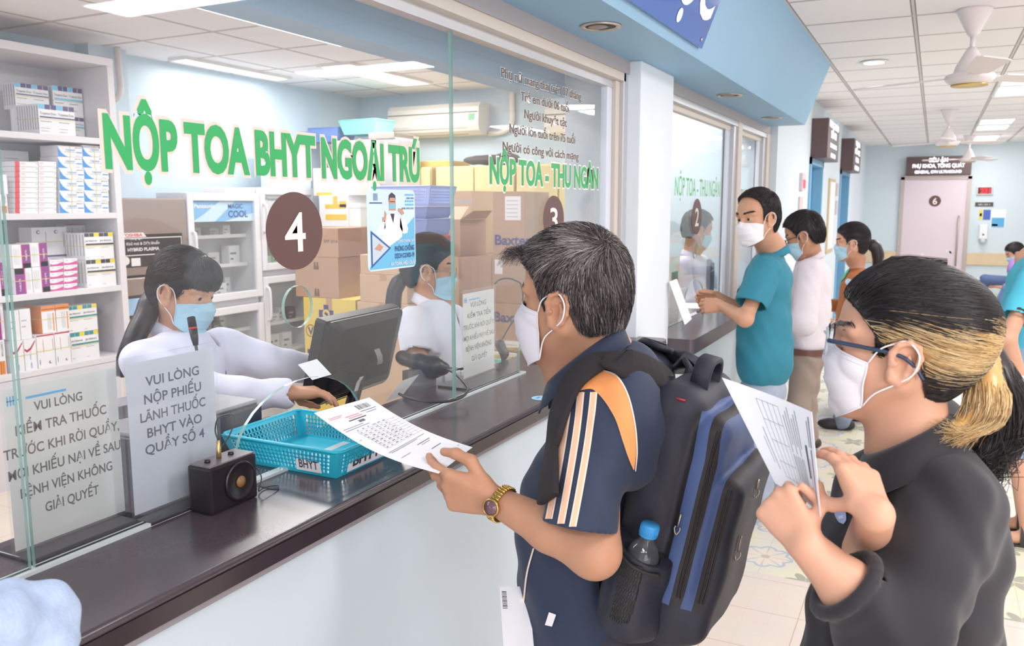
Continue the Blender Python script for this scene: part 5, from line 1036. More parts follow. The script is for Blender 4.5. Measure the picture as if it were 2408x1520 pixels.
MB().tube(spline([(-1.22, 1.223, CT + .05), (-1.215, 1.245, CT + .055), (-1.20, 1.25, CT + .03), (-1.195, 1.235, CT + .006), (-1.205, 1.262, CT + .003), (-1.19, 1.285, CT + .003), (-1.175, 1.262, CT + .003), (-1.186, 1.226, CT + .02)], 40), .0014, 6).build('cord_loop', BLK, t)
# microphone of the clerk
t = thing('gooseneck_microphone', 'black gooseneck microphone with a red ring in front of the clerk', 'microphone', (-1.62, 1.5, .78)); a = ond(462, 820, 2.02); b_ = ond(449, 742, 2.02); d = nz(b_ - a)
MB().tube(spline([(a[0] + .02, 1.72, .785), (a[0], 1.66, .93), a - d * .10, a - d * .02, a + d * .03], 24), .004, 8).build('neck', BLK, t); MB().tube([a + d * .01, a + d * .03, a + d * .05], [.006, .009, .010], 12).build('grip', BLK, t); MB().tube([a + d * .05, a + d * .055], .0102, 12).build('ring', mat('red ring', '#d23b3b', .4), t); MB().tube([a + d * .055, b_ - d * .002, b_], [.0098, .0095, .006], 14).build('capsule', mat('microphone foam', '#39343a', .8), t)
MB().lathe([(0, 0), (.05, 0), (.05, .02), (.02, .03), (0, .03)], (a[0] + .02, 1.72, .7805), 20).build('base', BLK, t)
# staff desk
DESK = mat('desk laminate pale', '#dcd9dd', .4, noise=.02, scale=5)
t = thing('desk', 'pale staff desk running behind the granite counter in front of the nearest clerk', 'desk', (-1.65, 1.3, 0)); MB().bb((-1.815, .2, .745), (-1.425, 2.36, .78), 0, .004).build('desk_top', DESK, t)
for y in (.25, 2.3): MB().bb((-1.80, y, 0), (-1.45, y + .03, .745)).build('panel', DESK, t)
t = thing('desk', 'narrow pale staff desk in front of the second clerk', 'desk', (-1.5, 2.9, 0)); MB().bb((-1.56, 2.365, .745), (-1.425, 3.50, .78), 0, .004).build('desk_top', DESK, t)
for y in (2.40, 3.42): MB().bb((-1.55, y, 0), (-1.45, y + .03, .745)).build('panel', DESK, t)
t = thing('side_table', 'small pale side table carrying the crumpled bag', 'table', (-2.2, 2.25, 0)); MB().bb((-2.35, 2.02, .745), (-1.93, 2.42, .78), 0, .004).build('table_top', DESK, t)
for x in (-2.32, -1.98):
    for y in (2.05, 2.37): MB().bb((x, y, 0), (x + .03, y + .03, .745)).build('leg', DESK, t)
tag(MB().bb((-1.42, -2.5, 0), (-1.205, 3.5, .971)).build('counter_carcass', mat('carcass grey', '#8c868b', .5)), 'grey plinth carrying the dark granite counter', 'plinth')
# receipt printer
PRN = mat('printer dark', '#33343f', .35, noise=.05, scale=20); PRT = mat('printer grey top', '#9c99a1', .4)
t = thing('printer', 'dark office printer with a grey top beside the blue notice', 'printer', (-1.62, 1.42, .78)); a = ond(628, 930, 1.98)
zt = onx(560, 925, -1.55)[2]; MB().bb((-1.80, 1.16, .7805), (-1.46, 1.535, zt - .01), 0, .008).build('body', PRN, t); MB().bb((-1.79, 1.17, zt - .0105), (-1.47, 1.53, zt), 0, .004).build('lid', PRT, t); MB().bb((-1.70, 1.24, zt - .001), (-1.60, 1.40, zt + .0015)).build('paper_slot', PLV, t)
MB().bb((-1.4605, 1.30, zt - .08), (-1.4585, 1.325, zt - .055)).build('indicator', mat('indicator teal', '#4fc0ae', .3, emit='#4fc0ae', estr=.5), t); MB().bb((-1.461, 1.18, zt - .095), (-1.459, 1.52, zt - .092)).build('groove', PLV, t)
# small cardboard and foam box by the monitor
tag(MB().bb((-1.81, 1.78, .7805), (-1.62, 1.93, .955), 0, .003).build('cardboard_box', CARD), 'small cardboard box on the desk beside the monitor', 'cardboard box')
m = Sdf(); m.box((-1.53, 1.63, .885), (.075, .06, .105), None, .006).box((-1.60, 1.62, .95), (.07, .055, .09), None, .004, .002, -1); tag(m.build('foam_box', .005, FOAM), 'small open white foam box in front of the cardboard box', 'foam box')
# crumpled bag
s = Sdf(); c = np.array((-2.10, 2.20, .842)); s.ell(c + (0, 0, .0), (.09, .12, .06), None, .02).ell(c + (.01, -.03, .06), (.06, .06, .05), None, .03).ell(c + (0, .05, .05), (.05, .07, .04), None, .03).warp(folds(.018, [(1, .5, .2), (-.3, 1, .6), (.4, -.2, 1), (1, 1, -.4)], [60, 74, 83, 52], 5))
tag(s.build('plastic_bag', .006, mat('crumpled bag cream', '#ece6d6', .35)), 'crumpled cream plastic bag on the desk behind the monitor', 'bag')
# scanner lying on a stand
SCN = mat('scanner black', '#2f2b2f', .3)
t = thing('barcode_scanner', 'black handheld scanner resting on a grey stand right of the monitor', 'scanner', ond(1000, 930, 2.72))
p = lambda x, y, d=2.72: ond(x, y, d)
s = Sdf(); s.chain([p(952, 845), p(985, 852), p(1020, 862), p(1042, 866)], [.022, .026, .03, .022], .02).chain([p(1020, 860), p(1016, 876)], [.025, .018], .02).ell(p(945, 838), (.02, .025, .02), None, .015); s.build('body', .004, SCN, t)
MB().tube(spline([p(1040, 866), p(1062, 874, 2.66), p(1082, 890, 2.6), p(1097, 908, 2.52), p(1100, 918, 2.48), p(1085, 934, 2.43), p(1050, 944, 2.40), p(1000, 944, 2.40), p(960, 935, 2.42), p(938, 926, 2.46)], 60), .0042, 8).build('cable', BLK, t)
a = p(978, 862); MB().prism([(-.06, -.16), (.055, -.16), (.06, 0), (-.055, 0)], .03, a - Z3 * .005, nz((.35, 1, 0)), Z3, nz((1, -.35, 0))).build('stand', mat('scanner stand grey', '#6b686d', .4), t)
# till rolls
ROLL = mat('paper roll', '#e9e6e8', .7, noise=.01)
ZR = min(ond(px, py, 3.06)[2] for px, py in ((1028, 862), (1072, 852), (1062, 868), (1098, 858))) - .10; k = 0
for (px, py) in ((1028, 862), (1072, 852), (1062, 868), (1098, 858)):
    c = ond(px, py, 3.06); t = thing('paper_roll', ('white till roll nearest the scanner', 'white till roll at the back of the group of four', 'white till roll in front beside the glass seam', 'white till roll next to the money notice')[k], 'paper roll', (c[0], c[1], ZR), 'white till rolls standing by the scanner'); k += 1
    MB().lathe([(.008, .0), (.034, .0), (.037, .002), (.037, .098), (.034, .1), (.008, .1), (.0065, .099)], (c[0], c[1], ZR), 28).build('roll', ROLL, t); MB().lathe([(0, .09), (.0075, .09), (.0075, .1003), (.006, .1003), (.006, .092), (0, .092)], (c[0], c[1], ZR), 14).build('core', mat('roll core', '#6a625f', .6), t)
zt_ = min(ond(px, py, 3.06)[2] for px, py in ((1028, 862), (1072, 852), (1062, 868), (1098, 858))) - .1006; c = ond(1065, 905, 3.06); tag(MB().bb((c[0] - .14, c[1] - .16, .7805), (min(c[0] + .13, -1.428), c[1] + .18, zt_), 0, .004).build('storage_box', mat('storage box grey', '#6f6b72', .5)), 'grey box carrying the white till rolls', 'box')
# papers by the monitor, mint basket, cables at the right end
m = MB(); P = [[ond(905 + 8 * a + 40 * b_, 945 - 3 * a - 50 * b_, 2.45 + .02 * a) for a in (0, 1, 2, 3, 4, 5)] for b_ in (0, .5, 1)]; m.grid(P); tag(m.build('paper_sheet', PAPER), 'loose white printed sheet standing behind the right edge of the monitor', 'paper')
m = MB(); P = [[ond(700 + 45 * a, 862 + 8 * b_ + (a - .5) * 12 - 25 * a, 2.35) + np.array((0, 0, -.03 * b_)) + X3 * .05 * b_ for a in np.linspace(0, 1, 4)] for b_ in np.linspace(0, 1, 4)]; m.grid(P); tag(m.build('paper_sheet', PAPER), 'white sheet the front clerk holds beside the monitor', 'paper')
c = onz(1195, 836, .9); mb = basket('plastic_basket', 'mint basket with folders and pens behind the money notice', (c[0] - .10, c[1] + .10, .7805), .30, .26, .10, BG, .85)
for k in range(4): tag(MB().box((c[0] - .10, c[1] + .04 + .03 * k, .84 + .008 * k), (.22, .012, .10), .1 * k - .1, 0).build('folder', [mat('folder ochre', '#c9b072', .5), mat('folder pale', '#e2dfd6', .5), mat('folder brown', '#9a7d62', .5)][k % 3]), '%s paper folder standing in the mint basket' % ('first ochre', 'pale middle', 'brown', 'last ochre')[k], 'folder')
# desk telephone cord loop
t = thing('headset', 'thin black headset band behind the money notice', 'headset', ond(1180, 690, 3.3)); MB().tube(spline([ond(1163, 668, 3.3), ond(1175, 658, 3.3), ond(1195, 655, 3.3), ond(1212, 660, 3.3), ond(1226, 672, 3.3), ond(1226, 720, 3.3), ond(1180, 800, 3.3), ond(1184, 830, 3.3)], 40), .0035, 6).build('band', BLK, t)
s = Sdf(); s.chain([ond(1175, 810, 3.2), ond(1186, 832, 3.2), ond(1183, 850, 3.2)], [.02, .016, .008], .01); s.build('ear_pad', .004, BLK, t)
# stickers and crumbs on the granite
t = thing('round_sticker', 'pale blue round sticker stuck on the counter in front of the man', 'sticker', (-1.06, 2.25, CT)); c = onz(1272, 937, CT)
MB().prism([(p[0] + c[0], p[1] + c[1]) for p in ngon(.03, 30)], .0006, (0, 0, CT), X3, Y3, Z3).build('disc', mat('sticker pale blue', '#a9d8f0', .4), t); MB().bb((c[0] - .015, c[1] - .012, CT + .0006), (c[0] - .005, c[1] + .012, CT + .0009)).build('print', PK['mid'], t)
# ================================================================== people: shared anatomy
SKIN_M = mat('skin tan', '#bb8a6e', .50, spec=.3, noise=.07, scale=22, bump=.06, bscale=260, sss=.12)
SKIN_W = mat('skin light', '#d3a085', .48, spec=.35, noise=.06, scale=20, bump=.05, bscale=260, sss=.12)
SKIN_C = mat('skin clerk', '#c7967a', .5, spec=.35, noise=.05, scale=20)
MASKW = mat('mask white', '#ece8ec', .75, noise=.015, scale=40, bump=.08, bscale=500); MASKB = mat('mask blue', '#aed4e6', .7, noise=.03, scale=30, bump=.08, bscale=400); LOOP = mat('ear loop white', '#efedf0', .7)
EYEW = mat('eye white', '#e9e4e2', .2); IRIS = mat('iris dark', '#2a1c18', .15)
class Frame:
    """head or body frame: o origin, f forward, l left, u up, s scale"""
    def __init__(s, o, yaw=0., pitch=0., roll=0., scale=1., base=(-1, 0, 0)):
        b = nz(base); a = math.radians(yaw); f = np.array((b[0] * math.cos(a) - b[1] * math.sin(a), b[0] * math.sin(a) + b[1] * math.cos(a), 0)); l = np.cross(Z3, f)
        p = math.radians(pitch); f2 = f * math.cos(p) + Z3 * math.sin(p); u = np.cross(f2, l); r = math.radians(roll)
        s.o = np.array(o, float); s.f = f2; s.l = l * math.cos(r) - u * math.sin(r); s.u = u * math.cos(r) + l * math.sin(r); s.s = scale; s.R = np.stack([s.f, s.l, s.u], 1)
    def __call__(s, x, y, z): return s.o + s.s * (x * s.f + y * s.l + z * s.u)
    def loc(s, P): return (np.asarray(P) - s.o) @ s.R / s.s
def head_sdf(S, H, full=True, nose=1.0, ears=(1, -1), slit=.0038, lid=.0135):
    e = lambda c, r, k=.02, op=1: S.ell(H(*c), np.array(r) * H.s, H.R, k * H.s, op)
    c = lambda a, b, ra, rb, k=.02, op=1: S.cone(H(*a), H(*b), ra * H.s, rb * H.s, k * H.s, op)
    e((-.018, 0, .045), (.097, .075, .087)); e((.028, 0, .048), (.064, .066, .07)); e((-.055, 0, .012), (.055, .062, .055)); e((.033, 0, -.018), (.056, .060, .074))
    for y in (1, -1): c((-.005, y * .055, -.035), (.058, y * .02, -.092), .024, .02, .03); e((.052, y * .043, -.02), (.027, .022, .022), .02); c((.083, y * .010, .030), (.066, y * .052, .032), .013, .012, .012)
    e((.066, 0, -.095), (.022, .025, .018), .025); c((.087, 0, .016), (.099, 0, -.024), .008, .0115 * nose, .010)
    for y in (1, -1): e((.092, y * .0115, -.030), (.010, .0085, .008), .006); e((.096, y * .032, .010), (.016, .019, .0115), .012, -1)
    if full:
        for y in (1, -1): e((.0735, y * .031, .010), (lid, .0155, .011), .004); e((.088, y * .031, .0085), (.010, .0135, slit), .0012, -1)
        e((.088, 0, -.058), (.010, .022, .006), .006); e((.086, 0, -.067), (.010, .018, .007), .006)
    for y in ears:
        n = nz((-.45, y, 0)); a = nz((1, .45 * y, .0)); a = a * .98 + np.array((0, 0, .12)); b = nz((-.15, 0, 1)); o = np.array((-.006, y * .079, -.004))
        q = lambda u, v, w=0.: o + a * u + b * v + n * (w - .22 * u)
        L = [(.012, -.003, -.003), (.016, .012, 0), (.011, .026, .002), (-.003, .0335, .003), (-.017, .029, .004), (-.0235, .013, .004), (-.0215, -.005, .003), (-.013, -.021, .001), (-.004, -.031, -.001), (.006, -.0275, -.003), (.009, -.016, -.005)]
        for i in range(len(L) - 1): c(tuple(q(*L[i])), tuple(q(*L[i + 1])), .0044 + (.0015 if i > 6 else 0), .0044 + (.0015 if i > 5 else 0), .004)
        Re = np.stack([a / np.linalg.norm(a), n, b], 1); S.ell(H(*q(-.004, .003, -.005)), np.array((.019, .0045, .030)) * H.s, H.R @ Re, .006 * H.s)
        for i, (u, v) in enumerate(((-.010, -.016), (-.013, -.002), (-.009, .012))):
            if i: c(tuple(q(*pu, .001)), tuple(q(u, v, .001)), .0032, .0032, .004)
            pu = (u, v)
        S.ell(H(*q(.002, -.002, .001)), np.array((.009, .006, .013)) * H.s, H.R @ Re, .004 * H.s, -1); c(tuple(q(.012, -.006, .0)), tuple(q(.008, -.003, .003)), .004, .004, .004)
    return S
def eyes(H, parent, gaze=(1, 0, 0)):
    g = H.R @ nz(gaze)
    for y in (1, -1):
        cc = H(.0725, y * .031, .0085); r = .0122 * H.s; m = MB(); n, k = 20, 14
        Rg = np.stack([np.cross(g, Z3) / np.linalg.norm(np.cross(g, Z3)), np.cross(np.cross(g, Z3), g), g], 1)
        V = [(r * math.sin(math.pi * i / k) * math.cos(2 * math.pi * j / n), r * math.sin(math.pi * i / k) * math.sin(2 * math.pi * j / n), r * math.cos(math.pi * i / k)) for i in range(k + 1) for j in range(n)]
        V = np.array(V) @ Rg.T + cc
        for i in range(k): m.add([V[i * n + j] for j in range(n)] + [V[(i + 1) * n + j] for j in range(n)], [(j, (j + 1) % n, n + (j + 1) % n, n + j) for j in range(n)], 1 if i < 3 else 0, True)
        m.build('eye', [EYEW, IRIS], parent)
def mask(H, parent, m_, tip=.112, chin=.082, low=-.112, top=.008, wide=.066, edge=(.030, -.016, -.086), pleat=.0022, name='face_mask', S=None):
    nu, nv = 41, 33; out = []
    zs = np.array([0, .22, .5, .78, 1.0]); xs = np.array([.096, tip, tip - .003, tip - .016, chin]); zz = np.array([top, -.022, -.056, -.088, low])
    P = np.zeros((nv, nu, 3))
    for i, v in enumerate(np.linspace(0, 1, nv)):
        xc = np.interp(v, zs, xs); zc = np.interp(v, zs, zz); ze = edge[1] + (edge[2] - edge[1]) * v
        for j, t in enumerate(np.linspace(-1, 1, nu)):
            a = abs(t) * math.pi / 2; cx = math.cos(a) ** .85
            tr = (v * 4.0) % 1.0; pl = pleat * (1 - tr if .12 < v < .92 else 0) * math.cos(a) ** .5
            P[i, j] = (edge[0] + (xc - edge[0]) * cx + pl * cx, math.copysign(wide * math.sin(a) ** .9, t) * (1 + pl * 4), ze + (zc - ze) * (1 - abs(t) ** 1.7))
    A = np.array([[H(*p) for p in r] for r in P])
    if S is not None:
        F_ = A.reshape(-1, 3)
        for _ in range(4): d = S.ev(F_); F_ = F_ + np.maximum(0, .0035 - d)[:, None] * S.grad(F_, .003)
        A = F_.reshape(A.shape)
    ctr_ = H(.02, 0, -.03); B = A + (ctr_ - A) / np.linalg.norm(ctr_ - A, axis=2)[..., None] * .0016; m = MB(); m.grid(A); m.grid(B[:, ::-1])
    ring = lambda G: list(G[0]) + list(G[1:, -1]) + list(G[-1, ::-1][1:]) + list(G[::-1, 0][1:-1]); ra, rb = ring(A), ring(B); k = len(ra); m.add(ra + rb, [(i, i + k, (i + 1) % k + k, (i + 1) % k) for i in range(k)], 0, True)
    mk = m.build(name, m_, parent); m = MB()
    for G in (A[0], A[-1], A[:, 0], A[:, -1]): m.tube(G + H.R @ np.array((.0006, 0, 0)), .0016, 6)
    m.tube(A[2], .0014, 6); m.build('mask_hem', m_, mk)
    for y in (1, -1):
        j = -1 if y > 0 else 0; m = MB()
        a0, a1 = P[0, j], P[-1, j]; m.tube(spline([A[0, j], H((a0[0] + .01) / 2, y * .078, .012), H(.006, y * .081, .024), H(-.012, y * .083, .030), H(-.030, y * .088, .012), H(-.026, y * .086, -.016), H(-.008, y * .081, -.034), H((a1[0]) / 2 + .004, y * .074, -.058), A[-1, j]], 40), .0014 * H.s, 6); m.build('ear_loop', LOOP, mk)
    return mk
def hand(S, w, fwd, n, lat, s=1., curl=((20, 30, 20),) * 4, thumb=((.5, .3, .6), (.9, .1, .3)), k=.006, spread=.0, L=(.066, .074, .069, .054), palm=.085):
    """w wrist, fwd towards the knuckles, n the way the palm faces, lat towards the thumb side"""
    fwd = nz(fwd); n = nz(n - fwd * (fwd @ n)); lat = nz(np.asarray(lat) - fwd * (fwd @ lat) - n * (n @ lat)); w = np.array(w, float); kn = []
    for i, y in enumerate((.030, .0105, -.010, -.028)):
        p = w + fwd * (palm - .004 * abs(i - 1)) * s + lat * y * s - n * .002 * s; kn.append(p); S.cone(w + lat * y * .5 * s + fwd * .01 * s, p, .0145 * s, .0115 * s, .012 * s)
    S.ell(w + fwd * .05 * s + n * .006 * s, np.array((.045, .034, .014)) * s, np.stack([fwd, lat, n], 1), .012 * s)
    tips = []
    for i, p in enumerate(kn):
        a = 0.; d0 = nz(fwd + lat * spread * (1.5 - i) / 1.5); r = (.0092, .0094, .0090, .0080)[i] * s
        for j, fr in enumerate((.45, .30, .25)):
            a += math.radians(curl[i][j]); d = d0 * math.cos(a) + n * math.sin(a); q = p + d * L[i] * fr * s * 1.12; S.cone(p, q, r, r * (.93 if j < 2 else .80), k * s * .5 if j else .006 * s); p = q; r *= .93
        tips.append((p, d))
    p = w + fwd * .022 * s + lat * .024 * s + n * .008 * s; S.cone(w + fwd * .01 * s + lat * .01 * s, p, .015 * s, .014 * s, .012 * s); r = .0125 * s; ds = [nz(fwd * t[0] + lat * t[1] + n * t[2]) for t in thumb]
    if len(ds) == 2: ds.append(ds[1])
    for j, (d, l) in enumerate(zip(ds, (.042, .032, .026))): q = p + d * l * s; S.cone(p, q, r, r * (.86 if j < 2 else .78), .006 * s); p = q; r *= .86
    tips.append((p, ds[-1])); return tips
def nails(tips, n, parent, s=1., col='#e0b3a2'):
    pass
def grow(S, roots, dirfn, steps, length, off=(.001, .004), jit=.15, seed=0, lift=0.):
    """hair lines that follow the surface of S from the roots"""
    rs = np.random.RandomState(seed); P = np.array(roots, float); N = len(P); ln = length * rs.uniform(.7, 1.15, N) / steps; jd = rs.normal(0, jit, (N, 3)); out = [S.snap(P, off[0], 2)]; h = rs.uniform(off[0], off[1], N)
    for i in range(steps):
        P = out[-1]; g = S.grad(P, .004); d = dirfn(P) + jd; d = d - g * (d * g).sum(1)[:, None]; d /= np.linalg.norm(d, axis=1)[:, None] + 1e-9
        P = P + d * ln[:, None]; P = P - (S.ev(P) - h - lift * (i / steps) ** 2)[:, None] * S.grad(P, .004); out.append(P)
    return np.stack(out, 1)
def cast(S, px, d0=.5, it=60):
    """where the lines of sight of the photograph meet a surface; returns points"""
    px = np.asarray(px, float); R = np.array([_ray(x, y) for x, y in px.reshape(-1, 2)]); ln = np.linalg.norm(R, axis=1); t = np.full(len(R), d0)
    bd = np.full(len(R), 9.0); bt = t.copy()
    for _ in range(it):
        d = S.ev(EYE + R * t[:, None]); k = d < bd; bd = np.where(k, d, bd); bt = np.where(k, t, bt); t = t + np.clip(d * .8, -.02, .1) / ln
    P = EYE + R * bt[:, None]; m = S.ev(P) > .004      # lines that just miss the outline end on its nearest point
    if m.any(): P[m] = S.snap(P[m], 0., 10)
    return P
def patch(S, left, right, nu, nv, name, m_, parent, off=.0012, d0=.5):
    """cloth panel sewn onto the surface between two outlines"""
    A = np.array([[(np.array(l) * (1 - u) + np.array(r) * u) for u in np.linspace(0, 1, nu)] for l, r in zip(spline([p + (0,) for p in left], nv)[:, :2], spline([p + (0,) for p in right], nv)[:, :2])])
    P = cast(S, A.reshape(-1, 2), d0); g = S.grad(P, .003); P = (P + g * off).reshape(nv, nu, 3)
    m = MB(); m.grid(P); return m.build(name, m_, parent)
def ribbon(pts, side, half, th, name, m_, parent, n=40, nrm=None):
    """webbing: flat band along a curve; side gives the direction across it at every point"""
    C_ = spline(pts, n); W_ = spline(side, n); T = np.gradient(C_, axis=0); T /= np.linalg.norm(T, axis=1)[:, None] + 1e-9; W_ = W_ - T * (W_ * T).sum(1)[:, None]; W_ /= np.linalg.norm(W_, axis=1)[:, None] + 1e-9; N_ = np.cross(T, W_); hh = np.broadcast_to(np.array(half, float), (n,))[:, None]
    prof = [(-1, -.2), (-.85, -.5), (.85, -.5), (1, -.2), (1, .2), (.85, .5), (-.85, .5), (-1, .2)]
    G = np.stack([C_ + W_ * hh * a + N_ * th * b for a, b in prof], 1); m = MB(); m.grid(G, 0, True, True); m.add(G[0], [tuple(range(8))]); m.add(G[-1], [tuple(range(8))]); return m.build(name, m_, parent)
def lower_body(name, hips, feet, mats, parent, r=(.085, .055, .045), shoe=True, cuff=.06, vox=.012, fw=(-1, 0, 0)):
    """trousers from the hips to the feet and a pair of shoes"""
    S = Sdf(); hips = [np.array(h, float) for h in hips]; c = (hips[0] + hips[1]) / 2; S.ell(c + (0, 0, .03), (.12, .165, .12), np.stack([nz(fw), np.cross(Z3, nz(fw)), Z3], 1), .04)
    for h, f in zip(hips, feet):
        f = np.array(f, float); k = (h + f) / 2 + nz(fw) * .02; S.cone(h, k, r[0], r[1], .03).cone(k, f + Z3 * cuff, r[1], r[2], .02)
    S.warp(folds(.006, [(0, .2, 1), (.6, .5, .6)], [38, 55], 2)); o = S.build(name, vox, mats[0], parent)
    if shoe:
        for f in feet:
            s2 = Sdf(); f = np.array(f, float); fw_ = nz(fw); s2.ell(f + fw_ * .10 + Z3 * .035, (.07, .045, .035), np.stack([fw_, np.cross(Z3, fw_), Z3], 1), .02).cone(f + fw_ * .08 + Z3 * .035, f - fw_ * .05 + Z3 * .04, .04, .036, .02).cone(f + Z3 * .05, f + Z3 * .10, .04, .042, .02).cut(f + Z3 * .002, -Z3); s2.build('shoe', .008, mats[1], parent)
    return o
def face_hair(hz):
    """hairline as height over the forward coordinate of the head"""
    xs, zs = zip(*hz)
    return lambda X: np.interp(X, xs, zs)
# ================================================================== man with the backpack at the counter
NAVY = mat('polo navy', '#242f47', .75, noise=.12, scale=90, bump=.10, bscale=700, sheen=.1); ORNG = mat('polo orange', '#f09a5c', .7, noise=.05, scale=60, bump=.08, bscale=700); PIPE = mat('piping cream', '#f0dccb', .7); STRIPE = mat('stripe peach', '#edb896', .7, noise=.04, scale=60)
man = thing('person', 'man in navy polo with orange shoulder and mask holding a form over the counter', 'person', (-.56, 1.56, 0))
HM = Frame(ond(1347, 716, 1.70), yaw=-6, pitch=-2, scale=1.07)
B = Sdf(); head_sdf(B, HM)
neckb = ond(1420, 850, 1.72); B.cone(HM(-.025, 0, -.03), neckb, .060, .066, .03).cone(HM(.01, 0, -.06), ond(1340, 880, 1.74), .045, .055, .03)
shL = ond(1408, 945, 1.56); elL = ond(1396, 1300, 1.455); wrL = ond(1172, 1182, 1.555); shR = shL + np.array((-.03, .35, -.025))
B.cone(neckb, neckb - Z3 * .12, .058, .07, .03).cone(shL, elL, .04, .044, .02).cone(elL, elL * .55 + wrL * .45, .043, .040, .02).cone(elL * .55 + wrL * .45, wrL, .040, .0275, .015).cone(shL - Z3 * .03, (shL + shR) / 2 - Z3 * .12, .03, .05, .03)
tipsM = hand(B, wrL + nz(ond(1055, 1146, 1.59) - wrL) * .010, ond(1050, 1150, 1.60) - wrL, np.array((.05, .95, .25)), np.array((.1, -.25, 1.0)), 1.13, ((22, 14, 8), (26, 16, 8), (34, 22, 12), (44, 30, 14)), ((.62, .62, .25), (.98, .12, .18), (1.0, -.16, .12)))
elR = shR + np.array((.01, .06, -.27)); hR = elR + np.array((-.09, -.01, -.21)); B.cone(shR - Z3 * .07, elR, .03, .042, .02).cone(elR, hR, .04, .027, .02); hand(B, hR, (-.2, 0, -1), (0, -1, 0), (-1, 0, 0))
B.build('body', .003, SKIN_M, man); eyes(HM, man, (1, .25, -.12))
mask(HM, man, mat('mask pale grey', '#dcd6de', .75, noise=.02, scale=40, bump=.1, bscale=400), tip=.118, chin=.085, edge=(.036, -.010, -.098), low=-.122, wide=.068, S=B)
# hair
Hs = Sdf(); e = lambda c, r, k=.02, op=1: Hs.ell(HM(*c), np.array(r) * HM.s, HM.R, k * HM.s, op)
e((-.012, 0, .054), (.103, .083, .096)); e((.022, 0, .066), (.070, .072, .070)); e((-.050, 0, .008), (.060, .068, .064)); e((-.05, 0, -.035), (.043, .055, .045)); e((.052, 0, .098), (.036, .052, .022), .02)
hl = face_hair([(-.12, -.030), (-.085, -.044), (-.060, -.046), (-.045, -.040), (-.034, -.012), (-.026, .026), (-.005, .036), (.010, .030), (.016, -.012), (.026, -.012), (.030, .030), (.036, .055), (.052, .072), (.068, .086), (.09, .098), (.15, .10)])
Hs.carve(lambda P: (lambda q: (hl(q[:, 0]) - q[:, 2]) * HM.s * .8)(HM.loc(P)), .003)
crown = HM(-.070, .028, .118)
def mdir(P):
    q = HM.loc(P); d = P - crown; dist = np.linalg.norm(d, axis=1)[:, None]; d = d / (dist + 1e-6); sw = np.cross(d, HM.u) * .35; top = np.clip((q[:, 2] - .06) / .05, 0, 1)[:, None]
    return d + sw * (dist < .06) + HM.f * .55 * top - HM.u * .5 * (1 - top) - HM.f * .25 * (1 - top) * (q[:, :1] < -.02)
V, Q = Hs.mesh(.004); rs = np.random.RandomState(1); g = Hs.grad(V); qv = HM.loc(V); vis = (qv[:, 2] > hl(qv[:, 0]) + .002)
hair_cap = Hs.build('hair', .003, mat('hair dark base', '#332a2b', .6, noise=.3, scale=60), man)
idx = rs.choice(np.where(vis)[0], 8500); roots = V[idx] + rs.normal(0, .0015, (len(idx), 3)); Lh = grow(Hs, roots, mdir, 7, .042, (.0005, .0055), .16, 2, .004)
qq = HM.loc(roots); base_t = .22 + .25 * np.exp(-((qq[:, 0] + .05) ** 2 + (qq[:, 2] - .11) ** 2) / .003) + .22 * (np.sin(qq[:, 0] * 95 + 2.2 * np.sin(qq[:, 2] * 80)) > .35)
tone = np.clip(base_t + rs.normal(0, .16, len(roots)) + (rs.rand(len(roots)) < .12) * .35, 0, 1)
front = np.where(qq[:, 0] > .05)[0]
sv, sq, sa = strands(Lh, .00065, .00025, 3, tone); HAIRM = tonemat('hair greying', [(0, '#241c1e'), (.35, '#4a3f40'), (.65, '#857b79'), (1, '#c9c1bd')], .45)
raw('hair_strands', sv, sq, HAIRM, hair_cap, {'tone': sa})
tuft = [spline([HM(.078 + rs.uniform(-.015, .012), y, .094 + rs.uniform(-.004, .008)), HM(.098 + rs.uniform(-.01, .01), y * 1.1 + rs.normal(0, .006), .105 + rs.uniform(-.012, .010)), HM(.112 + rs.uniform(-.012, .012), y * 1.2 + rs.normal(0, .01), .088 + rs.uniform(-.016, .016))], 6) for y in rs.uniform(-.045, .06, 420)]
sv, sq, sa = strands(tuft, .0006, .0002, 3, np.clip(rs.normal(.35, .22, len(tuft)), 0, 1)); raw('fringe', sv, sq, HAIRM, hair_cap, {'tone': sa})
brow = []
for y in (1, -1):
    for _ in range(120):
        t = rs.rand(); a = (.088 - .022 * t ** 1.5, y * (.014 + .036 * t), .033 + .005 * math.sin(t * 2.6) + rs.normal(0, .002)); brow.append([HM(a[0] + .004, a[1], a[2]), HM(a[0] + .005 - .002 * t, a[1] + y * .005, a[2] + .001), HM(a[0] + .003 - .003 * t, a[1] + y * .009, a[2])])
brow = list(B.snap(np.array(brow).reshape(-1, 3), .001).reshape(len(brow), -1, 3)); sv, sq, sa = strands(brow, .0006, .0002, 3, np.full(len(brow), .1)); raw('eyebrows', sv, sq, HAIRM, man, {'tone': sa})
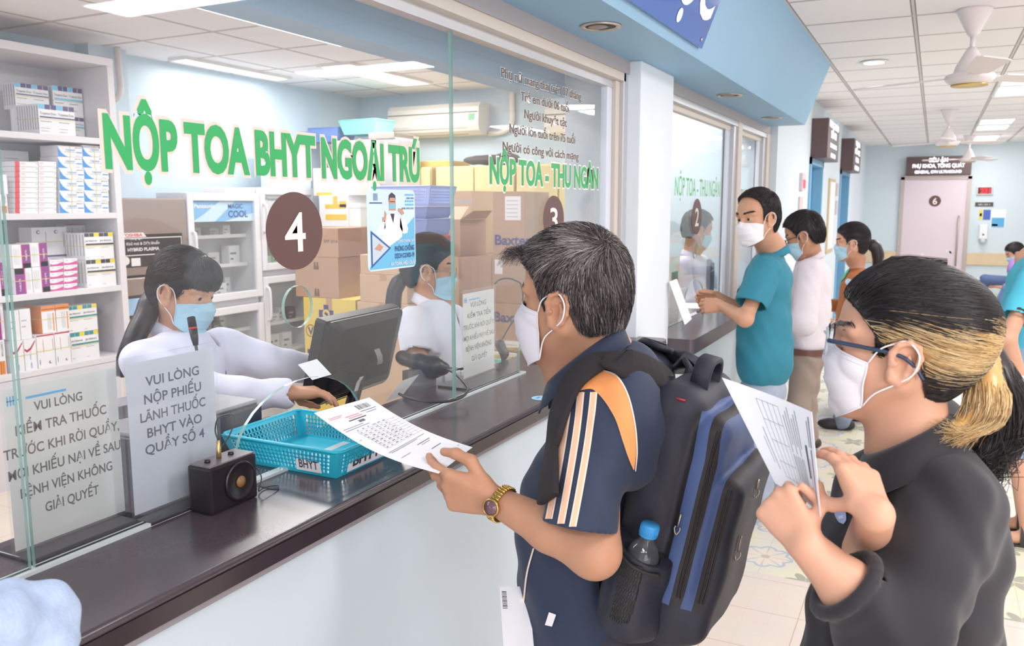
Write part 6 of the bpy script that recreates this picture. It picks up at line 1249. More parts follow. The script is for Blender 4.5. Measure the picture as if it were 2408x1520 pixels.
# polo shirt
T = Sdf(); nb = (shL + shR) / 2
T.ell(nb + (-.01, 0, -.09), (.125, .185, .16), None, .03).ell(nb + (-.070, 0, -.30), (.150, .175, .21), None, .06).ell(nb + (-.062, 0, -.48), (.150, .185, .20), None, .06)
hem = ond(1360, 1238, 1.445); T.cone(shL + (0, .02, .008), nb + (.0, 0, .02), .062, .070, .04).cone(shR, nb + (0, 0, .02), .060, .070, .04)
ax = nz(hem - shL); T.cone(shL + (.0, .01, -.01), hem + ax * .03, .070, .066, .03).cone(shR, elR * .8 + shR * .2, .070, .062, .03); nA = nz(np.array((.30, -.1, -1.0)))
T.ell(ond(1490, 1010, 1.55), (.06, .09, .12), None, .04)
T.warp(folds(.0065, [(.5, .2, .8), (1, .3, -.2), (-.3, .6, .9), (.8, .1, .5)], [34, 47, 62, 88], 11))
hn = nz(hem - shL); hq = ond(1357, 1240, 1.44)
hnn = nz(ond(1357, 1262, 1.45) - ond(1375, 1150, 1.46)); T.carve(lambda P: np.minimum((P - hq) @ hnn, .125 - np.linalg.norm(P - hq, axis=1)), .003)
T.cone(hem - ax * .02, hem + ax * .06, .054, .056, .004, -1); T.cone(HM(-.02, 0, -.06), neckb - Z3 * .03, .058, .066, .01, -1); T.cut(nb - Z3 * .60, -Z3)
shirt = T.build('polo_shirt', .004, NAVY, man)
patch(T, [(1335, 918), (1352, 900), (1385, 882), (1418, 874)], [(1345, 925), (1395, 918), (1432, 960), (1448, 990)], 12, 20, 'shoulder_panel', ORNG, shirt)
patch(T, [(1418, 874), (1450, 888), (1474, 930), (1490, 1000), (1494, 1060), (1489, 1106)], [(1430, 957), (1448, 990), (1462, 1035), (1472, 1068), (1480, 1090), (1487, 1106)], 12, 30, 'shoulder_panel', ORNG, shirt, .0013)
patch(T, [(1418, 872), (1452, 886), (1477, 930), (1493, 1000), (1497, 1060), (1492, 1110)], [(1419, 875), (1450, 889), (1474, 931), (1490, 1000), (1494, 1060), (1490, 1108)], 3, 40, 'piping', PIPE, shirt, .0022)
for a, b_, wd in (((1338, 926), (1290, 1222), 17), ((1366, 924), (1318, 1233), 17), ((1396, 924), (1345, 1240), 17)):
    mid = lambda t: (a[0] + (b_[0] - a[0]) * t ** 1.25, a[1] + (b_[1] - a[1]) * t); L0 = [mid(t) for t in np.linspace(0, 1, 8)]
    patch(T, [(x - wd / 2, y) for x, y in L0], [(x + wd / 2, y) for x, y in L0], 4, 40, 'stripe', PIPE, shirt, .0012); patch(T, [(x - wd / 2 + 3.5, y + .5) for x, y in L0], [(x + wd / 2 - 3.5, y - .5) for x, y in L0], 4, 40, 'stripe', STRIPE, shirt, .0018)
patch(T, [(1252, 1290), (1236, 1350), (1226, 1430), (1208, 1516)], [(1256, 1290), (1240, 1350), (1230, 1430), (1212, 1516)], 3, 40, 'piping', PIPE, shirt, .0015)
patch(T, [(1290, 1440), (1281, 1470)], [(1307, 1446), (1297, 1474)], 4, 6, 'care_tag', LBW, shirt, .003)
patch(T, [(1290, 955), (1280, 975)], [(1293, 952), (1286, 972)], 3, 5, 'chest_mark', ORNG, shirt, .002)
# collar with fold
def collar_ring(front, back, half, ca, name, par, fall=.045, flare=1.2, gap=18, m_=None, point=.0):
    c = (front + back) / 2; a = (front - back) / 2; b = np.cross(nz(ca), nz(a)); b = b if b[1] < 0 else -b; rows = []
    for ph in np.linspace(math.radians(gap), math.radians(360 - gap), 60):
        d = a * math.cos(ph) + b * half * math.sin(ph); fr = max(0, math.cos(ph)); pt = point * math.exp(-((min(ph, 6.2832 - ph) - math.radians(gap)) / .30) ** 2)
        dn = nz(d); rows.append([c + d * 1.0 - Z3 * .045, c + d * 1.0 - Z3 * .01, c + d * .985 + nz(ca) * .004, c + d * 1.03 + nz(ca) * .006, c + d * 1.0 + dn * .010 + nz(ca) * .0, c + d + dn * (flare - 1) * .06 * 1.6 - Z3 * (fall + pt), c + d + dn * ((flare - 1) * .06 * 1.6 - .002) - Z3 * (fall + pt + .002), c + d + dn * .006 - Z3 * .012])
    m = MB(); m.grid(np.array(rows)); return m.build(name, m_, par)
collar_ring(ond(1296, 908, 1.765), ond(1455, 782, 1.665), .066, nz(np.array((-.45, 0, .9))), 'collar', shirt, .042, 1.28, 14, NAVY)
for i, (px, py) in enumerate(((1288, 912), (1291, 935))): c = cast(T, [(px, py)])[0]; MB().lathe([(0, 0), (.0055, 0), (.0055, .0015), (.003, .0022), (0, .0018)], c, 14, R=np.stack([Z3, Y3, nz((-1, -.6, 0))], 1)).build('button', mat('button mauve', '#b48f92', .3), shirt)
lower_body('trousers', [nb + (.0, -.09, -.56), nb + (0, .09, -.56)], [(-.56, 1.46, 0), (-.60, 1.68, 0)], [mat('trousers dark', '#33303c', .8, noise=.1, scale=40), mat('shoe black', '#2a272a', .5)], man)
# wrist watch
GLD = mat('watch gold', '#c7a55c', .25, .9, noise=.05, scale=80); wa = nz(wrL - elL); wc = ond(1153, 1176, 1.545) * .35 + (wrL - wa * .004) * .65
t = thing('wristwatch', 'gold wristwatch with a dark round dial on the wrist holding the paper', 'watch', wc); w1_ = nz(np.cross(wa, Z3)); w2_ = np.cross(w1_, wa); wc = wrL - wa * .006
G = [[wc + wa * x + (w1_ * math.cos(a) * 1.1 + w2_ * math.sin(a)) * (.0300 + r) for x, r in ((-.0075, 0), (-.0075, .003), (.0075, .003), (.0075, 0))] for a in np.linspace(0, 2 * math.pi, 60)]
m = MB(); m.grid(G, 0, False); m.build('band', GLD, t); m = MB()
for a in np.linspace(0, 2 * math.pi, 34)[:-1]: d = w1_ * math.cos(a) * 1.1 + w2_ * math.sin(a); m.tube([wc + d * .0335 - wa * .008, wc + d * .0335 + wa * .008], .0016, 6)
m.build('links', GLD, t); dn = nz(np.array((-.12, -.95, .12))); dn = nz(dn - wa * (wa @ dn)); dc = wc + dn * .033; Rw = np.stack([wa, np.cross(dn, wa), dn], 1)
MB().lathe([(0, 0), (.0165, 0), (.0175, .003), (.0165, .007), (.0145, .0075), (.014, .006), (0, .006)], dc, 36, R=Rw).build('case', GLD, t); MB().lathe([(0, .0061), (.0142, .0061), (.0142, .0068), (0, .0070)], dc, 30, R=Rw).tube([dc + dn * .0072, dc + dn * .0072 + wa * .009], .0005, 4, 0).build('dial', mat('dial mauve', '#6d4d58', .15), t)
MB().tube([dc + dn * .003 + np.cross(dn, wa) * .017, dc + dn * .003 + np.cross(dn, wa) * .021], .002, 8).build('crown', GLD, t)
# the form he hands over
A_, B_, C_, D_ = ond(1030, 1113, 1.575), ond(1110, 1052, 1.74), ond(868, 934, 1.88), ond(738, 970, 1.72)
def sheet_grid(A, B, C_, D, sag, n=14):
    up = nz(np.cross(B - A, D - A)); up = up if up[2] > 0 else -up
    return np.array([[(A * (1 - u) + B * u) * (1 - v) + (D * (1 - u) + C_ * u) * v - up * sag * math.sin(math.pi * v) * (1 - .3 * u) + up * .012 * max(0, v - .75) * 4 * (1 - u) * 0 for u in np.linspace(0, 1, n)] for v in np.linspace(0, 1, n)]), up
def paper_thing(label, G, up, marks, n):
    t = thing('paper_form', label, 'paper', G[0, 0]); m = MB(); m.grid(G); m.grid((G - up * .0006)[:, ::-1]); ring = lambda Q: list(Q[0]) + list(Q[1:, -1]) + list(Q[-1, ::-1][1:]) + list(Q[::-1, 0][1:-1]); a = ring(G); b_ = ring(G - up * .0006); k = len(a); m.add(a + b_, [(i, i + k, (i + 1) % k + k, (i + 1) % k) for i in range(k)]); m.build('sheet', PAPER, t)
    def at_(u, v):
        x = u * (n - 1); y = v * (n - 1); i = min(int(x), n - 2); j = min(int(y), n - 2); a, b2 = x - i, y - j; return (G[j, i] * (1 - a) + G[j, i + 1] * a) * (1 - b2) + (G[j + 1, i] * (1 - a) + G[j + 1, i + 1] * a) * b2 + up * .0006
    mm = MB()
    for u0, v0, u1, v1, mi in marks: mm.add([at_(u0, v0), at_(u1, v0), at_(u1, v1), at_(u0, v1)], [(0, 1, 2, 3)], mi)
    mm.build('print', [mat('form ink', '#85858f', .6), mat('form ink red', '#dba0a6', .6), mat('form ink dark', '#55555f', .6)], t); return t
rs2 = random.Random(7); M_ = []
for i in range(10): M_.append((.62 + .025 * i, .90, .62 + .025 * i + rs2.choice([.008, .014]), .955, 2))        # barcode
M_ += [(.60, .875, .90, .882, 0), (.66, .85, .86, .856, 0), (.06, .90, .30, .906, 1), (.06, .885, .26, .891, 1), (.30, .865, .55, .874, 1), (.32, .845, .58, .854, 1), (.28, .82, .60, .83, 2)]
for i in range(8): M_.append((.40 + .014 * i, .78, .405 + .014 * i + .004, .805, 2))
for r in range(9):
    v = .70 - r * .032; M_.append((.18, v, .96, v + .0022, 0)); 
    for c in range(6): M_.append((.20 + c * .1, v + .012, .20 + c * .1 + rs2.uniform(.03, .07), v + .018, 2 if rs2.random() < .4 else 0))
for u in (.18, .55, .66, .77, .88, .958): M_.append((u, .444, u + .003, .70, 0))
M_ += [(.05, .74, .5, .745, 0), (.05, .76, .42, .765, 0), (.1, .40, .9, .405, 0), (.12, .385, .7, .39, 0), (.55, .33, .85, .336, 2), (.6, .31, .8, .315, 0), (.58, .22, .82, .226, 2), (.1, .30, .3, .305, 0), (.9, .10, .94, .105, 0), (.05, .62, .09, .624, 0)]
G, up = sheet_grid(A_, B_, C_, D_, .018); paper_thing('white printed form held out over the turquoise basket by the man', G, up, M_, 14)

# ------------------------------------------------------------------ backpack
BK = mat('backpack navy black', '#262632', .6, noise=.12, scale=60, bump=.15, bscale=400); BKM = mat('backpack mesh black', '#231d20', .8, noise=.2, scale=300, bump=.4, bscale=900); BKB = mat('backpack blue', '#5a6f9f', .55, noise=.08, scale=120, bump=.12, bscale=500); ZIP = mat('zip black', '#2a2325', .55, noise=.25, scale=300, bump=.3, bscale=700); NKL = mat('zip pull nickel', '#b9b0ab', .3, .8); REDT = mat('red bartack', '#b3283f', .6)
pb = thing('backpack', 'navy backpack with black zips and a bottle in its side net on the man', 'backpack', (-.36, 1.58, .8))
ctr = ond(1607, 1205, 1.60) + np.array((0, .06, 0)); bu = nz(np.array((1., -.04, -.20))); bw = nz(np.array((.20, .02, 1.))); bv = np.cross(bw, bu); bu = np.cross(bv, bw); RB = np.stack([bu, bv, bw], 1)
bp = lambda u, v, w: ctr + bu * u + bv * v + bw * w
K = Sdf(); K.box(bp(-.045, 0, 0), (.058, .148, .245), RB, .05, .02).box(bp(.028, 0, -.015), (.038, .142, .225), RB, .036, .008).box(bp(.080, 0, -.055), (.032, .132, .165), RB, .03, .008).box(bp(.028, 0, -.19), (.06, .14, .06), RB, .05, .03)
K.warp(folds(.004, [(.3, .9, .2), (.2, .5, 1), (1, .2, .4)], [36, 42, 58], 9))
def uzone(V):
    q = (V - ctr) @ RB; return q[:, 0] + .03 * np.clip(q[:, 2] - .12, 0, 1)
V, Q = K.mesh(.005)
def bzone(V):
    q = (V - ctr) @ RB; u = q[:, 0] + .10 * np.clip(q[:, 2] - .13, 0, 1); return np.clip((u + .11) / .25, .02, .98)
def blim(V):
    q = (V - ctr) @ RB; return np.where(q[:, 0] < -.07, 1.0, np.minimum(q[:, 2] + .150, .215 - q[:, 2]) * 10)
def zonemat():
    m = mat('backpack cloth', '#30303f', .6, noise=.1, scale=60, bump=.15, bscale=500); n = m.node_tree.nodes; L = m.node_tree.links; at_ = n.new('ShaderNodeAttribute'); at_.attribute_name = 'zone'; r = n.new('ShaderNodeValToRGB'); r.color_ramp.interpolation = 'CONSTANT'; el = r.color_ramp.elements
    st = [(-.11, '#2c2528'), (-.083, '#262632'), (.003, '#262123'), (.012, '#485c8a'), (.034, '#272224'), (.055, '#42547f'), (.074, '#272224'), (.094, '#262632')]
    while len(el) < len(st): el.new(.5)
    for e_, (u, c) in zip(el, st): e_.position = (u + .11) / .25; e_.color = srgb(c)
    al = n.new('ShaderNodeAttribute'); al.attribute_name = 'panel_limit'; gt = n.new('ShaderNodeMath'); gt.operation = 'GREATER_THAN'; gt.inputs[1].default_value = 0; L.new(al.outputs['Fac'], gt.inputs[0])
    mx = n.new('ShaderNodeMix'); mx.data_type = 'RGBA'; mx.inputs['A'].default_value = srgb('#262632'); L.new(gt.outputs[0], mx.inputs['Factor']); L.new(r.outputs[0], mx.inputs['B'])
    L.new(at_.outputs['Fac'], r.inputs[0]); L.new(mx.outputs['Result'], n['Principled BSDF'].inputs['Base Color']); return m
raw('shell', V, Q, [zonemat()], pb, {'zone': bzone, 'panel_limit': blim})
for u0, z0, z1, hw in ((.046, -.13, .20, .1425), (.085, -.13, .10, .134)):
    L0 = [bp(u0, -hw - .002, z) for z in np.linspace(z0, z1, 30)]; L1 = [bp(u0 + .004, -hw - .002, z) for z in np.linspace(z0, z1, 30)]
    P0 = K.snap(np.array(L0), .0015); P1 = K.snap(np.array(L1) + bu * .004, .0015); m = MB()
    for P in (P0, P1): m.tube(P, .0016, 5)
    m.build('zipper', ZIP, pb)
def puller(a, b_):
    m = MB(); m.tube([a, b_], .0022, 6); m.tube(spline([b_ + bu * .004, b_ + bw * -.006 + bu * .005, b_ - bw * .016, b_ + bw * -.006 - bu * .005, b_ - bu * .004], 14), .0016, 6); return m.build('zip_puller', NKL, pb)
for px, py, l in ((1603, 1210, .035), (1778, 1130, .03), (1737, 1262, .045)): a = cast(K, [(px, py)], .9)[0]; g_ = K.grad(a[None])[0]; puller(a + g_ * .004, a + g_ * .005 - bw * l * .7)
m = MB(); hP = [bp(-.03, -.045, .235), bp(-.03, -.045, .262), bp(-.03, -.03, .285), bp(-.03, .02, .285), bp(-.03, .04, .262), bp(-.03, .04, .235)]; ribbon(hP, [bu] * 6, .018, .012, 'haul_loop', BK, pb, 30)
# padded straps over the shoulders
pl = cast(T, [(1540, 975), (1505, 905), (1470, 868), (1432, 857), (1395, 868), (1358, 900), (1334, 948), (1319, 1004), (1307, 1062), (1301, 1120), (1298, 1180)], .5); gl = T.grad(pl, .004); sp_ = pl + gl * .010; tg = np.gradient(sp_, axis=0); sd = np.cross(tg, gl)
ribbon(np.vstack([[bp(-.09, -.085, .20)], [bp(-.085, -.085, .245)], sp_[2:]]), np.vstack([[bv], [bv], sd[2:] / (np.linalg.norm(sd[2:], axis=1)[:, None] + 1e-9) * np.sign(sd[2:] @ bv)[:, None]]), .029, .014, 'shoulder_strap', BKM, pb, 60)
mir = lambda P: np.array([(p[0], 2 * nb[1] - p[1], p[2]) for p in P])
rp = T.snap(mir(pl[1:9]), .010); ribbon(np.vstack([[bp(-.09, .085, .20)], [bp(-.085, .085, .245)], rp]), np.vstack([[bv], [bv]] + [mir([nb + s_])[0][None] - nb for s_ in (sd[1:9] / (np.linalg.norm(sd[1:9], axis=1)[:, None] + 1e-9) * np.sign(sd[1:9] @ bv)[:, None])]), .029, .014, 'shoulder_strap', BK, pb, 50)
ribbon([bp(-.095, -.13, -.20), bp(-.11, -.135, -.13), ond(1440, 1330, 1.47), ond(1420, 1290, 1.47)], [bv + bw * .3] * 4, .014, .003, 'strap_webbing', BKM, pb, 20)
ribbon([ond(1545, 905, 1.62), ond(1552, 890, 1.60), ond(1565, 884, 1.58), ond(1574, 888, 1.57)], [bv] * 4, .014, .004, 'strap_keeper', ZIP, pb, 14)
for (x0, y0), (x1, y1) in (((1590, 938), (1612, 944)), ((1424, 1378), (1450, 1370))): a, b_ = cast(K, [(x0, y0), (x1, y1)], .9); MB().tube([a - np.array((0, .002, 0)), b_ - np.array((0, .002, 0))], .0018, 6).build('bartack', REDT, pb)
# side net pocket and the bottle in it
yb_ = -.150; NET = glassmat('pocket net', (.30, .28, .32), .05, .06)
bo = bp(-.028, -.178, -.185); ba = nz(bw + bu * .02); RBt = np.stack([bu, np.cross(ba, bu), ba], 1)
bt = thing('water_bottle', 'clear plastic water bottle with a bright blue cap in the side net', 'bottle', bo)
MB().lathe([(.0, .002), (.026, 0), (.030, .006), (.0305, .03), (.029, .034), (.0305, .038), (.0305, .065), (.029, .069), (.0305, .073), (.0305, .115), (.030, .125), (.024, .142), (.0135, .155), (.0125, .165), (.0125, .17)], bo, 36, R=RBt).build('bottle_body', glassmat('bottle plastic', (.90, .92, .95), 1.0, .05), bt)
MB().lathe([(.0, .003), (.0292, .003), (.0294, .115), (.0285, .125), (0, .125)], bo, 30, R=RBt).build('water', glassmat('bottle water', (.82, .86, .90), .8, .02), bt)
m = MB(); m.lathe([(.0, .163), (.0165, .163), (.0170, .166), (.0170, .184), (.0155, .187), (0, .187)], bo, 32, R=RBt)
for a in np.linspace(0, 2 * math.pi, 40)[:-1]: d = bu * math.cos(a) + RBt[:, 1] * math.sin(a); m.tube([bo + d * .0170 + ba * .167, bo + d * .0170 + ba * .183], .0006, 4)
m.build('cap', mat('cap blue', '#3fa0e0', .35), bt); MB().lathe([(.0310, .045), (.0310, .062)], bo, 30, R=RBt).build('band_label', mat('bottle label', '#7d88a8', .4, noise=.3, scale=60), bt)
Sp = Sdf(); Sp.cone(bp(-.030, -.172, -.20), bp(-.028, -.176, -.06), .043, .040, .02).box(bp(-.035, -.140, -.13), (.058, .03, .10), RB, .02, .03).warp(folds(.004, [(.9, .2, .4), (.3, .2, 1)], [90, 40], 3))
Sp.cone(bp(-.030, -.172, -.20) + bw * .008, bp(-.028, -.176, .0), .0345, .0335, .004, -1); Sp.cut(bp(-.03, -.17, -.055), nz(bw + bu * .25)); Sp.box(bp(-.03, -.213, -.125), (.016, .03, .055), RB, .008, .003, -1)
po = Sp.build('side_pocket', .004, BK, pb)
P = [[bp(-.030 + .019 * a, -.2165 + .004 * abs(a), -.185 + .118 * b_) for a in np.linspace(-1, 1, 9)] for b_ in np.linspace(0, 1, 9)]; m = MB(); m.grid(P); m.build('net_window', NET, po); m = MB(); P = np.array(P)
for i in range(9): m.tube(P[i] - bv * .0006, .0005, 4); m.tube(P[:, i] - bv * .0006, .0005, 4)
for i in range(-8, 9):
    q = [P[k, k + i] for k in range(9) if 0 <= k + i < 9]; 
    if len(q) > 1: m.tube(np.array(q) - bv * .0006, .0005, 4)
m.build('net_cord', ZIP, po)
m = MB(); m.tube(spline([bp(-.075, -.19, -.05), bp(-.055, -.208, -.062), bp(-.03, -.216, -.070), bp(-.005, -.208, -.076), bp(.016, -.19, -.08)], 24), .0035, 6); m.build('pocket_binding', ZIP, po)
# ================================================================== woman in black beside him
BLKC = mat('black shirt cotton', '#211e24', .8, noise=.10, scale=120, bump=.12, bscale=900, sheen=.15)
wom = thing('person', 'woman in a black shirt with blonde streaked ponytail, glasses and mask reading a sheet', 'person', (-.02, 1.36, 0))
HW = Frame(ond(2108, 850, 1.20) + np.array((0, .074, 0)), yaw=0, pitch=4, scale=.95)
B = Sdf(); head_sdf(B, HW, True, .9)
nbW = ond(2150, 1040, 1.265); B.cone(HW(-.022, 0, -.03), nbW, .046, .048, .025).cone(HW(.005, 0, -.06), ond(2090, 1060, 1.285), .030, .034, .03)
shWL = ond(2215, 1160, 1.175); elWL = ond(2095, 1490, 1.10); wrWL = ond(1896, 1288, 1.105); shWR = shWL + np.array((-.02, .31, .0)); elWR = ond(2020, 1330, 1.37); wrWR = ond(1952, 1180, 1.215)
B.cone(nbW, nbW - Z3 * .12, .048, .07, .03).cone(shWL - Z3 * .02, elWL, .026, .034, .02).cone(elWL, elWL * .5 + wrWL * .5, .038, .036, .02).cone(elWL * .5 + wrWL * .5, wrWL, .036, .0245, .015).cone(shWR - Z3 * .02, elWR, .026, .034, .02).cone(shWL - Z3 * .03, shWR - Z3 * .03, .024, .024, .02)
kW = ond(1842, 1212, 1.135)
tipL = hand(B, wrWL + nz(kW - wrWL) * .004, kW - wrWL, np.array((-.35, .93, .12)), np.array((.35, .25, .9)), .82, ((58, 62, 30), (62, 60, 30), (66, 58, 30), (70, 56, 30)), ((.45, .85, .2), (.95, .25, .35), (1.0, -.1, .35)))
PA, PB, PC, PD = ond(1928, 1218, 1.105), ond(1908, 972, 1.165), ond(1697, 890, 1.30), ond(1822, 1140, 1.215); pup = nz(np.cross(PB - PA, PD - PA)); pup = pup if pup @ (EYE - PA) > 0 else -pup
nR = nz(PD - PA); fR = nz(nz(PB - PA) + nR * .75); kR = PA * .45 + PB * .55 - nR * .018 - pup * .046; wrWR = kR - fR * .073 - nR * .006
B.cone(elWR, wrWR, .036, .024, .02)
tipR = hand(B, wrWR, fR, nR, pup, .82, ((18, 20, 14), (16, 20, 14), (16, 20, 14), (18, 20, 14)), ((.55, .25, .95), (.78, .50, .50), (.60, .80, -.12)))
B.build('body', .003, SKIN_W, wom); eyes(HW, wom, (1, -.05, -.25))
mask(HW, wom, MASKW, tip=.108, chin=.076, top=.002, edge=(.040, -.014, -.084), low=-.114, wide=.062, S=B)
# hair drawn back to the tie
tieC = ond(2293, 800, 1.31); 
Hs = Sdf(); e = lambda c, r, k=.02, op=1: Hs.ell(HW(*c), np.array(r) * HW.s, HW.R, k * HW.s, op)
e((-.014, 0, .052), (.104, .082, .096)); e((.020, 0, .056), (.074, .073, .076)); e((-.055, 0, .005), (.062, .068, .062)); e((-.045, 0, -.035), (.045, .058, .04))
Hs.cone(HW(-.075, 0, .045), tieC, .062 * HW.s, .017, .045)
hlw = face_hair([(-.14, -.075), (-.07, -.075), (-.045, -.060), (-.034, -.010), (-.026, .028), (-.008, .038), (.012, .030), (.020, -.030), (.030, -.020), (.036, .035), (.056, .058), (.074, .072), (.09, .080), (.15, .09)])
Hs.carve(lambda P: (lambda q: (hlw(q[:, 0]) - q[:, 2]) * HW.s * .8)(HW.loc(P)), .003)
def wdir(P):
    d = tieC - P; d = d / (np.linalg.norm(d, axis=1)[:, None] + 1e-6); q = HW.loc(P); up = np.clip((q[:, 0] - .02) / .05, 0, 1)[:, None]; return d + HW.u * .55 * up - HW.f * .3
def blonde(P):
    """dyed streaks: a band swept from the temple over the ear to the tie"""
    q = HW.loc(P); x, z = q[:, 0], q[:, 2]; sg = lambda v: 1 / (1 + np.exp(-np.clip(v, -30, 30))); wav = .006 * np.sin(x * 120) + .004 * np.sin(x * 310 + z * 90)
    zu = np.interp(x, [-.13, -.07, -.02, .03, .05], [.052, .050, .046, .040, .03]) + wav; zl = np.interp(x, [-.13, -.08, -.04, .0, .03], [.005, -.030, -.012, .020, .034]) + wav
    return sg((zu - z) / .006) * sg((z - zl) / .007) * sg((.028 - x) / .010)
V, Q = Hs.mesh(.004); qv = HW.loc(V); vis = qv[:, 2] > hlw(qv[:, 0]) + .002
HAIRW = tonemat('hair black and blonde', [(0, '#1d1719'), (.28, '#2f2727'), (.5, '#6b4f3a'), (.72, '#c79b5e'), (1, '#e8d2a4')], .36)
cap = Hs.build('hair', .003, HAIRW, wom, {'tone': lambda V: np.clip(.08 + .62 * blonde(V), 0, 1)})
rs = np.random.RandomState(5); idx = rs.choice(np.where(vis)[0], 9000); roots = V[idx] + rs.normal(0, .001, (len(idx), 3))
Lh = grow(Hs, roots, wdir, 9, .10, (.0003, .0022), .05, 3)
bl = blonde(Lh[:, 4]); tone = np.clip(.10 + rs.normal(0, .05, len(roots)) + np.where(rs.rand(len(roots)) < np.clip(bl * 1.1, 0, .95), .74 + rs.normal(0, .12, len(roots)), 0), 0, 1)
sv, sq, sa = strands(Lh, .00055, .00035, 3, tone); raw('hair_strands', sv, sq, HAIRW, cap, {'tone': sa})
fly = [spline([HW(.05 + .03 * rs.rand(), y, .10), HW(.03, y * 1.2 + rs.normal(0, .01), .142 + rs.uniform(0, .006)), HW(-.05, y, .148 + rs.uniform(-.004, .004))], 7) for y in rs.uniform(-.05, .05, 60)]
# ponytail: outer black mass and pale tress
import itertools
tail = [tieC, ond(2322, 850, 1.29), ond(2348, 930, 1.27), ond(2345, 1010, 1.255), ond(2318, 1070, 1.245), ond(2292, 1112, 1.24)]
pale = [tieC, ond(2312, 870, 1.25), ond(2322, 930, 1.225), ond(2308, 985, 1.21), ond(2270, 1012, 1.205), ond(2222, 1026, 1.20)]
TS = Sdf(); tp = spline(tail, 16); TS.chain(list(tp), list(np.interp(np.linspace(0, 1, 16), [0, .15, .5, .8, 1], [.012, .018, .028, .026, .006])), .02); pp_ = spline(pale, 14); TS.chain(list(pp_), list(np.interp(np.linspace(0, 1, 14), [0, .3, .7, 1], [.010, .015, .012, .003])), .02)
def tailtone(V):
    d1 = np.min(np.linalg.norm(V[:, None] - tp[None], axis=2), 1); d2 = np.min(np.linalg.norm(V[:, None] - pp_[None], axis=2), 1); return np.where(d2 < d1 * .95, .72, .06)
pt = TS.build('ponytail', .004, HAIRW, wom, {'tone': tailtone})
lines = []; tn = []
for path, n_, sp_, tc, tsd in ((tail, 2600, .046, .08, .06), (pale, 2600, .030, .80, .14)):
    for _ in range(n_):
        a = rs.uniform(0, 6.283); r = sp_ * math.sqrt(rs.rand()); o1 = np.array((math.cos(a) * r, math.sin(a) * r, 0)); o1 = bv * o1[0] + HW.f * o1[1]; ln = rs.uniform(.75, 1.08); P = [p + o1 * s_ + rs.normal(0, .002, 3) for p, s_ in zip(path, (.22, .62, .95, 1.0, .85, .55))]
        P[-1] = P[-2] + (P[-1] - P[-2]) * ln + rs.normal(0, .008, 3); lines.append(spline(P, 14)); tn.append(tc + rs.normal(0, tsd))
for _ in range(420):                                                 # curled dark ends
    b0 = tail[3] + rs.normal(0, .022, 3); a = rs.uniform(0, 6.28); P = [b0, tail[4] + rs.normal(0, .022, 3), tail[5] + rs.normal(0, .02, 3), ond(rs.uniform(2262, 2318), rs.uniform(1085, 1118), 1.235)]; e_ = P[-1]; P += [e_ + bu * .018 * rs.rand() - Z3 * .008, e_ + bu * .03 * rs.rand() + Z3 * .006]; lines.append(spline(P, 14)); tn.append(.08 + rs.normal(0, .07))
sv, sq, sa = strands(lines, .0006, .0002, 3, np.clip(tn, 0, 1)); raw('hair_strands', sv, sq, HAIRW, pt, {'tone': sa})
ta = nz(tail[1] - HW(-.075, 0, .045)); t1 = nz(np.cross(ta, Z3)); t2_ = np.cross(ta, t1); G = [[tieC + ta * (x + .004) + (t1 * math.cos(a) + t2_ * math.sin(a)) * (.0185 + r) for x, r in ((-.013, 0), (-.012, .005), (0, .0065), (.012, .005), (.013, 0))] for a in np.linspace(0, 2 * math.pi, 30)]
m = MB(); m.grid(G); m.build('hair_tie', mat('hair tie black', '#221d20', .8, bump=.3, bscale=600), wom)
sv, sq, sa = strands(fly, .0004, .0002, 3, np.full(len(fly), .12)); raw('loose_hair', sv, sq, HAIRW, cap, {'tone': sa})
brow = []
for y in (1, -1):
    for _ in range(140):
        t = rs.rand(); a = (.089 - .024 * t ** 1.5, y * (.012 + .038 * t), .034 + .004 * math.sin(t * 2.6) + rs.normal(0, .0018)); brow.append([HW(a[0] + .002, a[1], a[2]), HW(a[0] + .003 - .002 * t, a[1] + y * .006, a[2] + .001), HW(a[0] + .0015 - .003 * t, a[1] + y * .010, a[2])])
brow = list(B.snap(np.array(brow).reshape(-1, 3), .001).reshape(len(brow), -1, 3)); sv, sq, sa = strands(brow, .0005, .0002, 3, np.full(len(brow), .12)); raw('eyebrows', sv, sq, HAIRW, wom, {'tone': sa})
# glasses
GLF = mat('spectacle frame blue black', '#2c3c55', .2); GLZ = glassmat('spectacle lens', (.93, .96, 1.0), 1.0, .02); CLR = mat('clear plastic rim', '#c9d3dc', .15, alpha=.55)
gl = thing('spectacles', 'dark blue spectacles with clear rims worn by the woman in black', 'glasses', HW(.10, 0, .01))
for y in (1, -1):
    c = np.array((.108, y * .034, .008)); ring = [(c[0] - .10 * abs(a) * 0 - .22 * max(0, y * b_) * 1, c[1] + b_, c[2] + a) for b_, a in [(p[0], p[1]) for p in rrect(.052, .040, .016, 6)]]; W_ = [HW(*p) for p in ring]
    MB().tube(W_ + W_[:2], .0021, 8).build('rim', CLR if y > 0 else GLF, gl); MB().add(W_, [tuple(range(len(W_)))]).build('lens', GLZ, gl)
    MB().tube(spline([HW(.100, y * .060, .014), HW(.094, y * .068, .014), HW(.05, y * .0745, .012), HW(.0, y * .080, .008), HW(-.025, y * .079, -.006), HW(-.04, y * .075, -.026)], 30), np.interp(np.linspace(0, 1, 30), [0, .1, 1], [.003, .0036, .0026]), 8).build('temple', GLF, gl)
MB().tube(spline([HW(.108, .010, .014), HW(.114, 0, .018), HW(.108, -.010, .014)], 10), .0018, 6).build('bridge', CLR, gl)
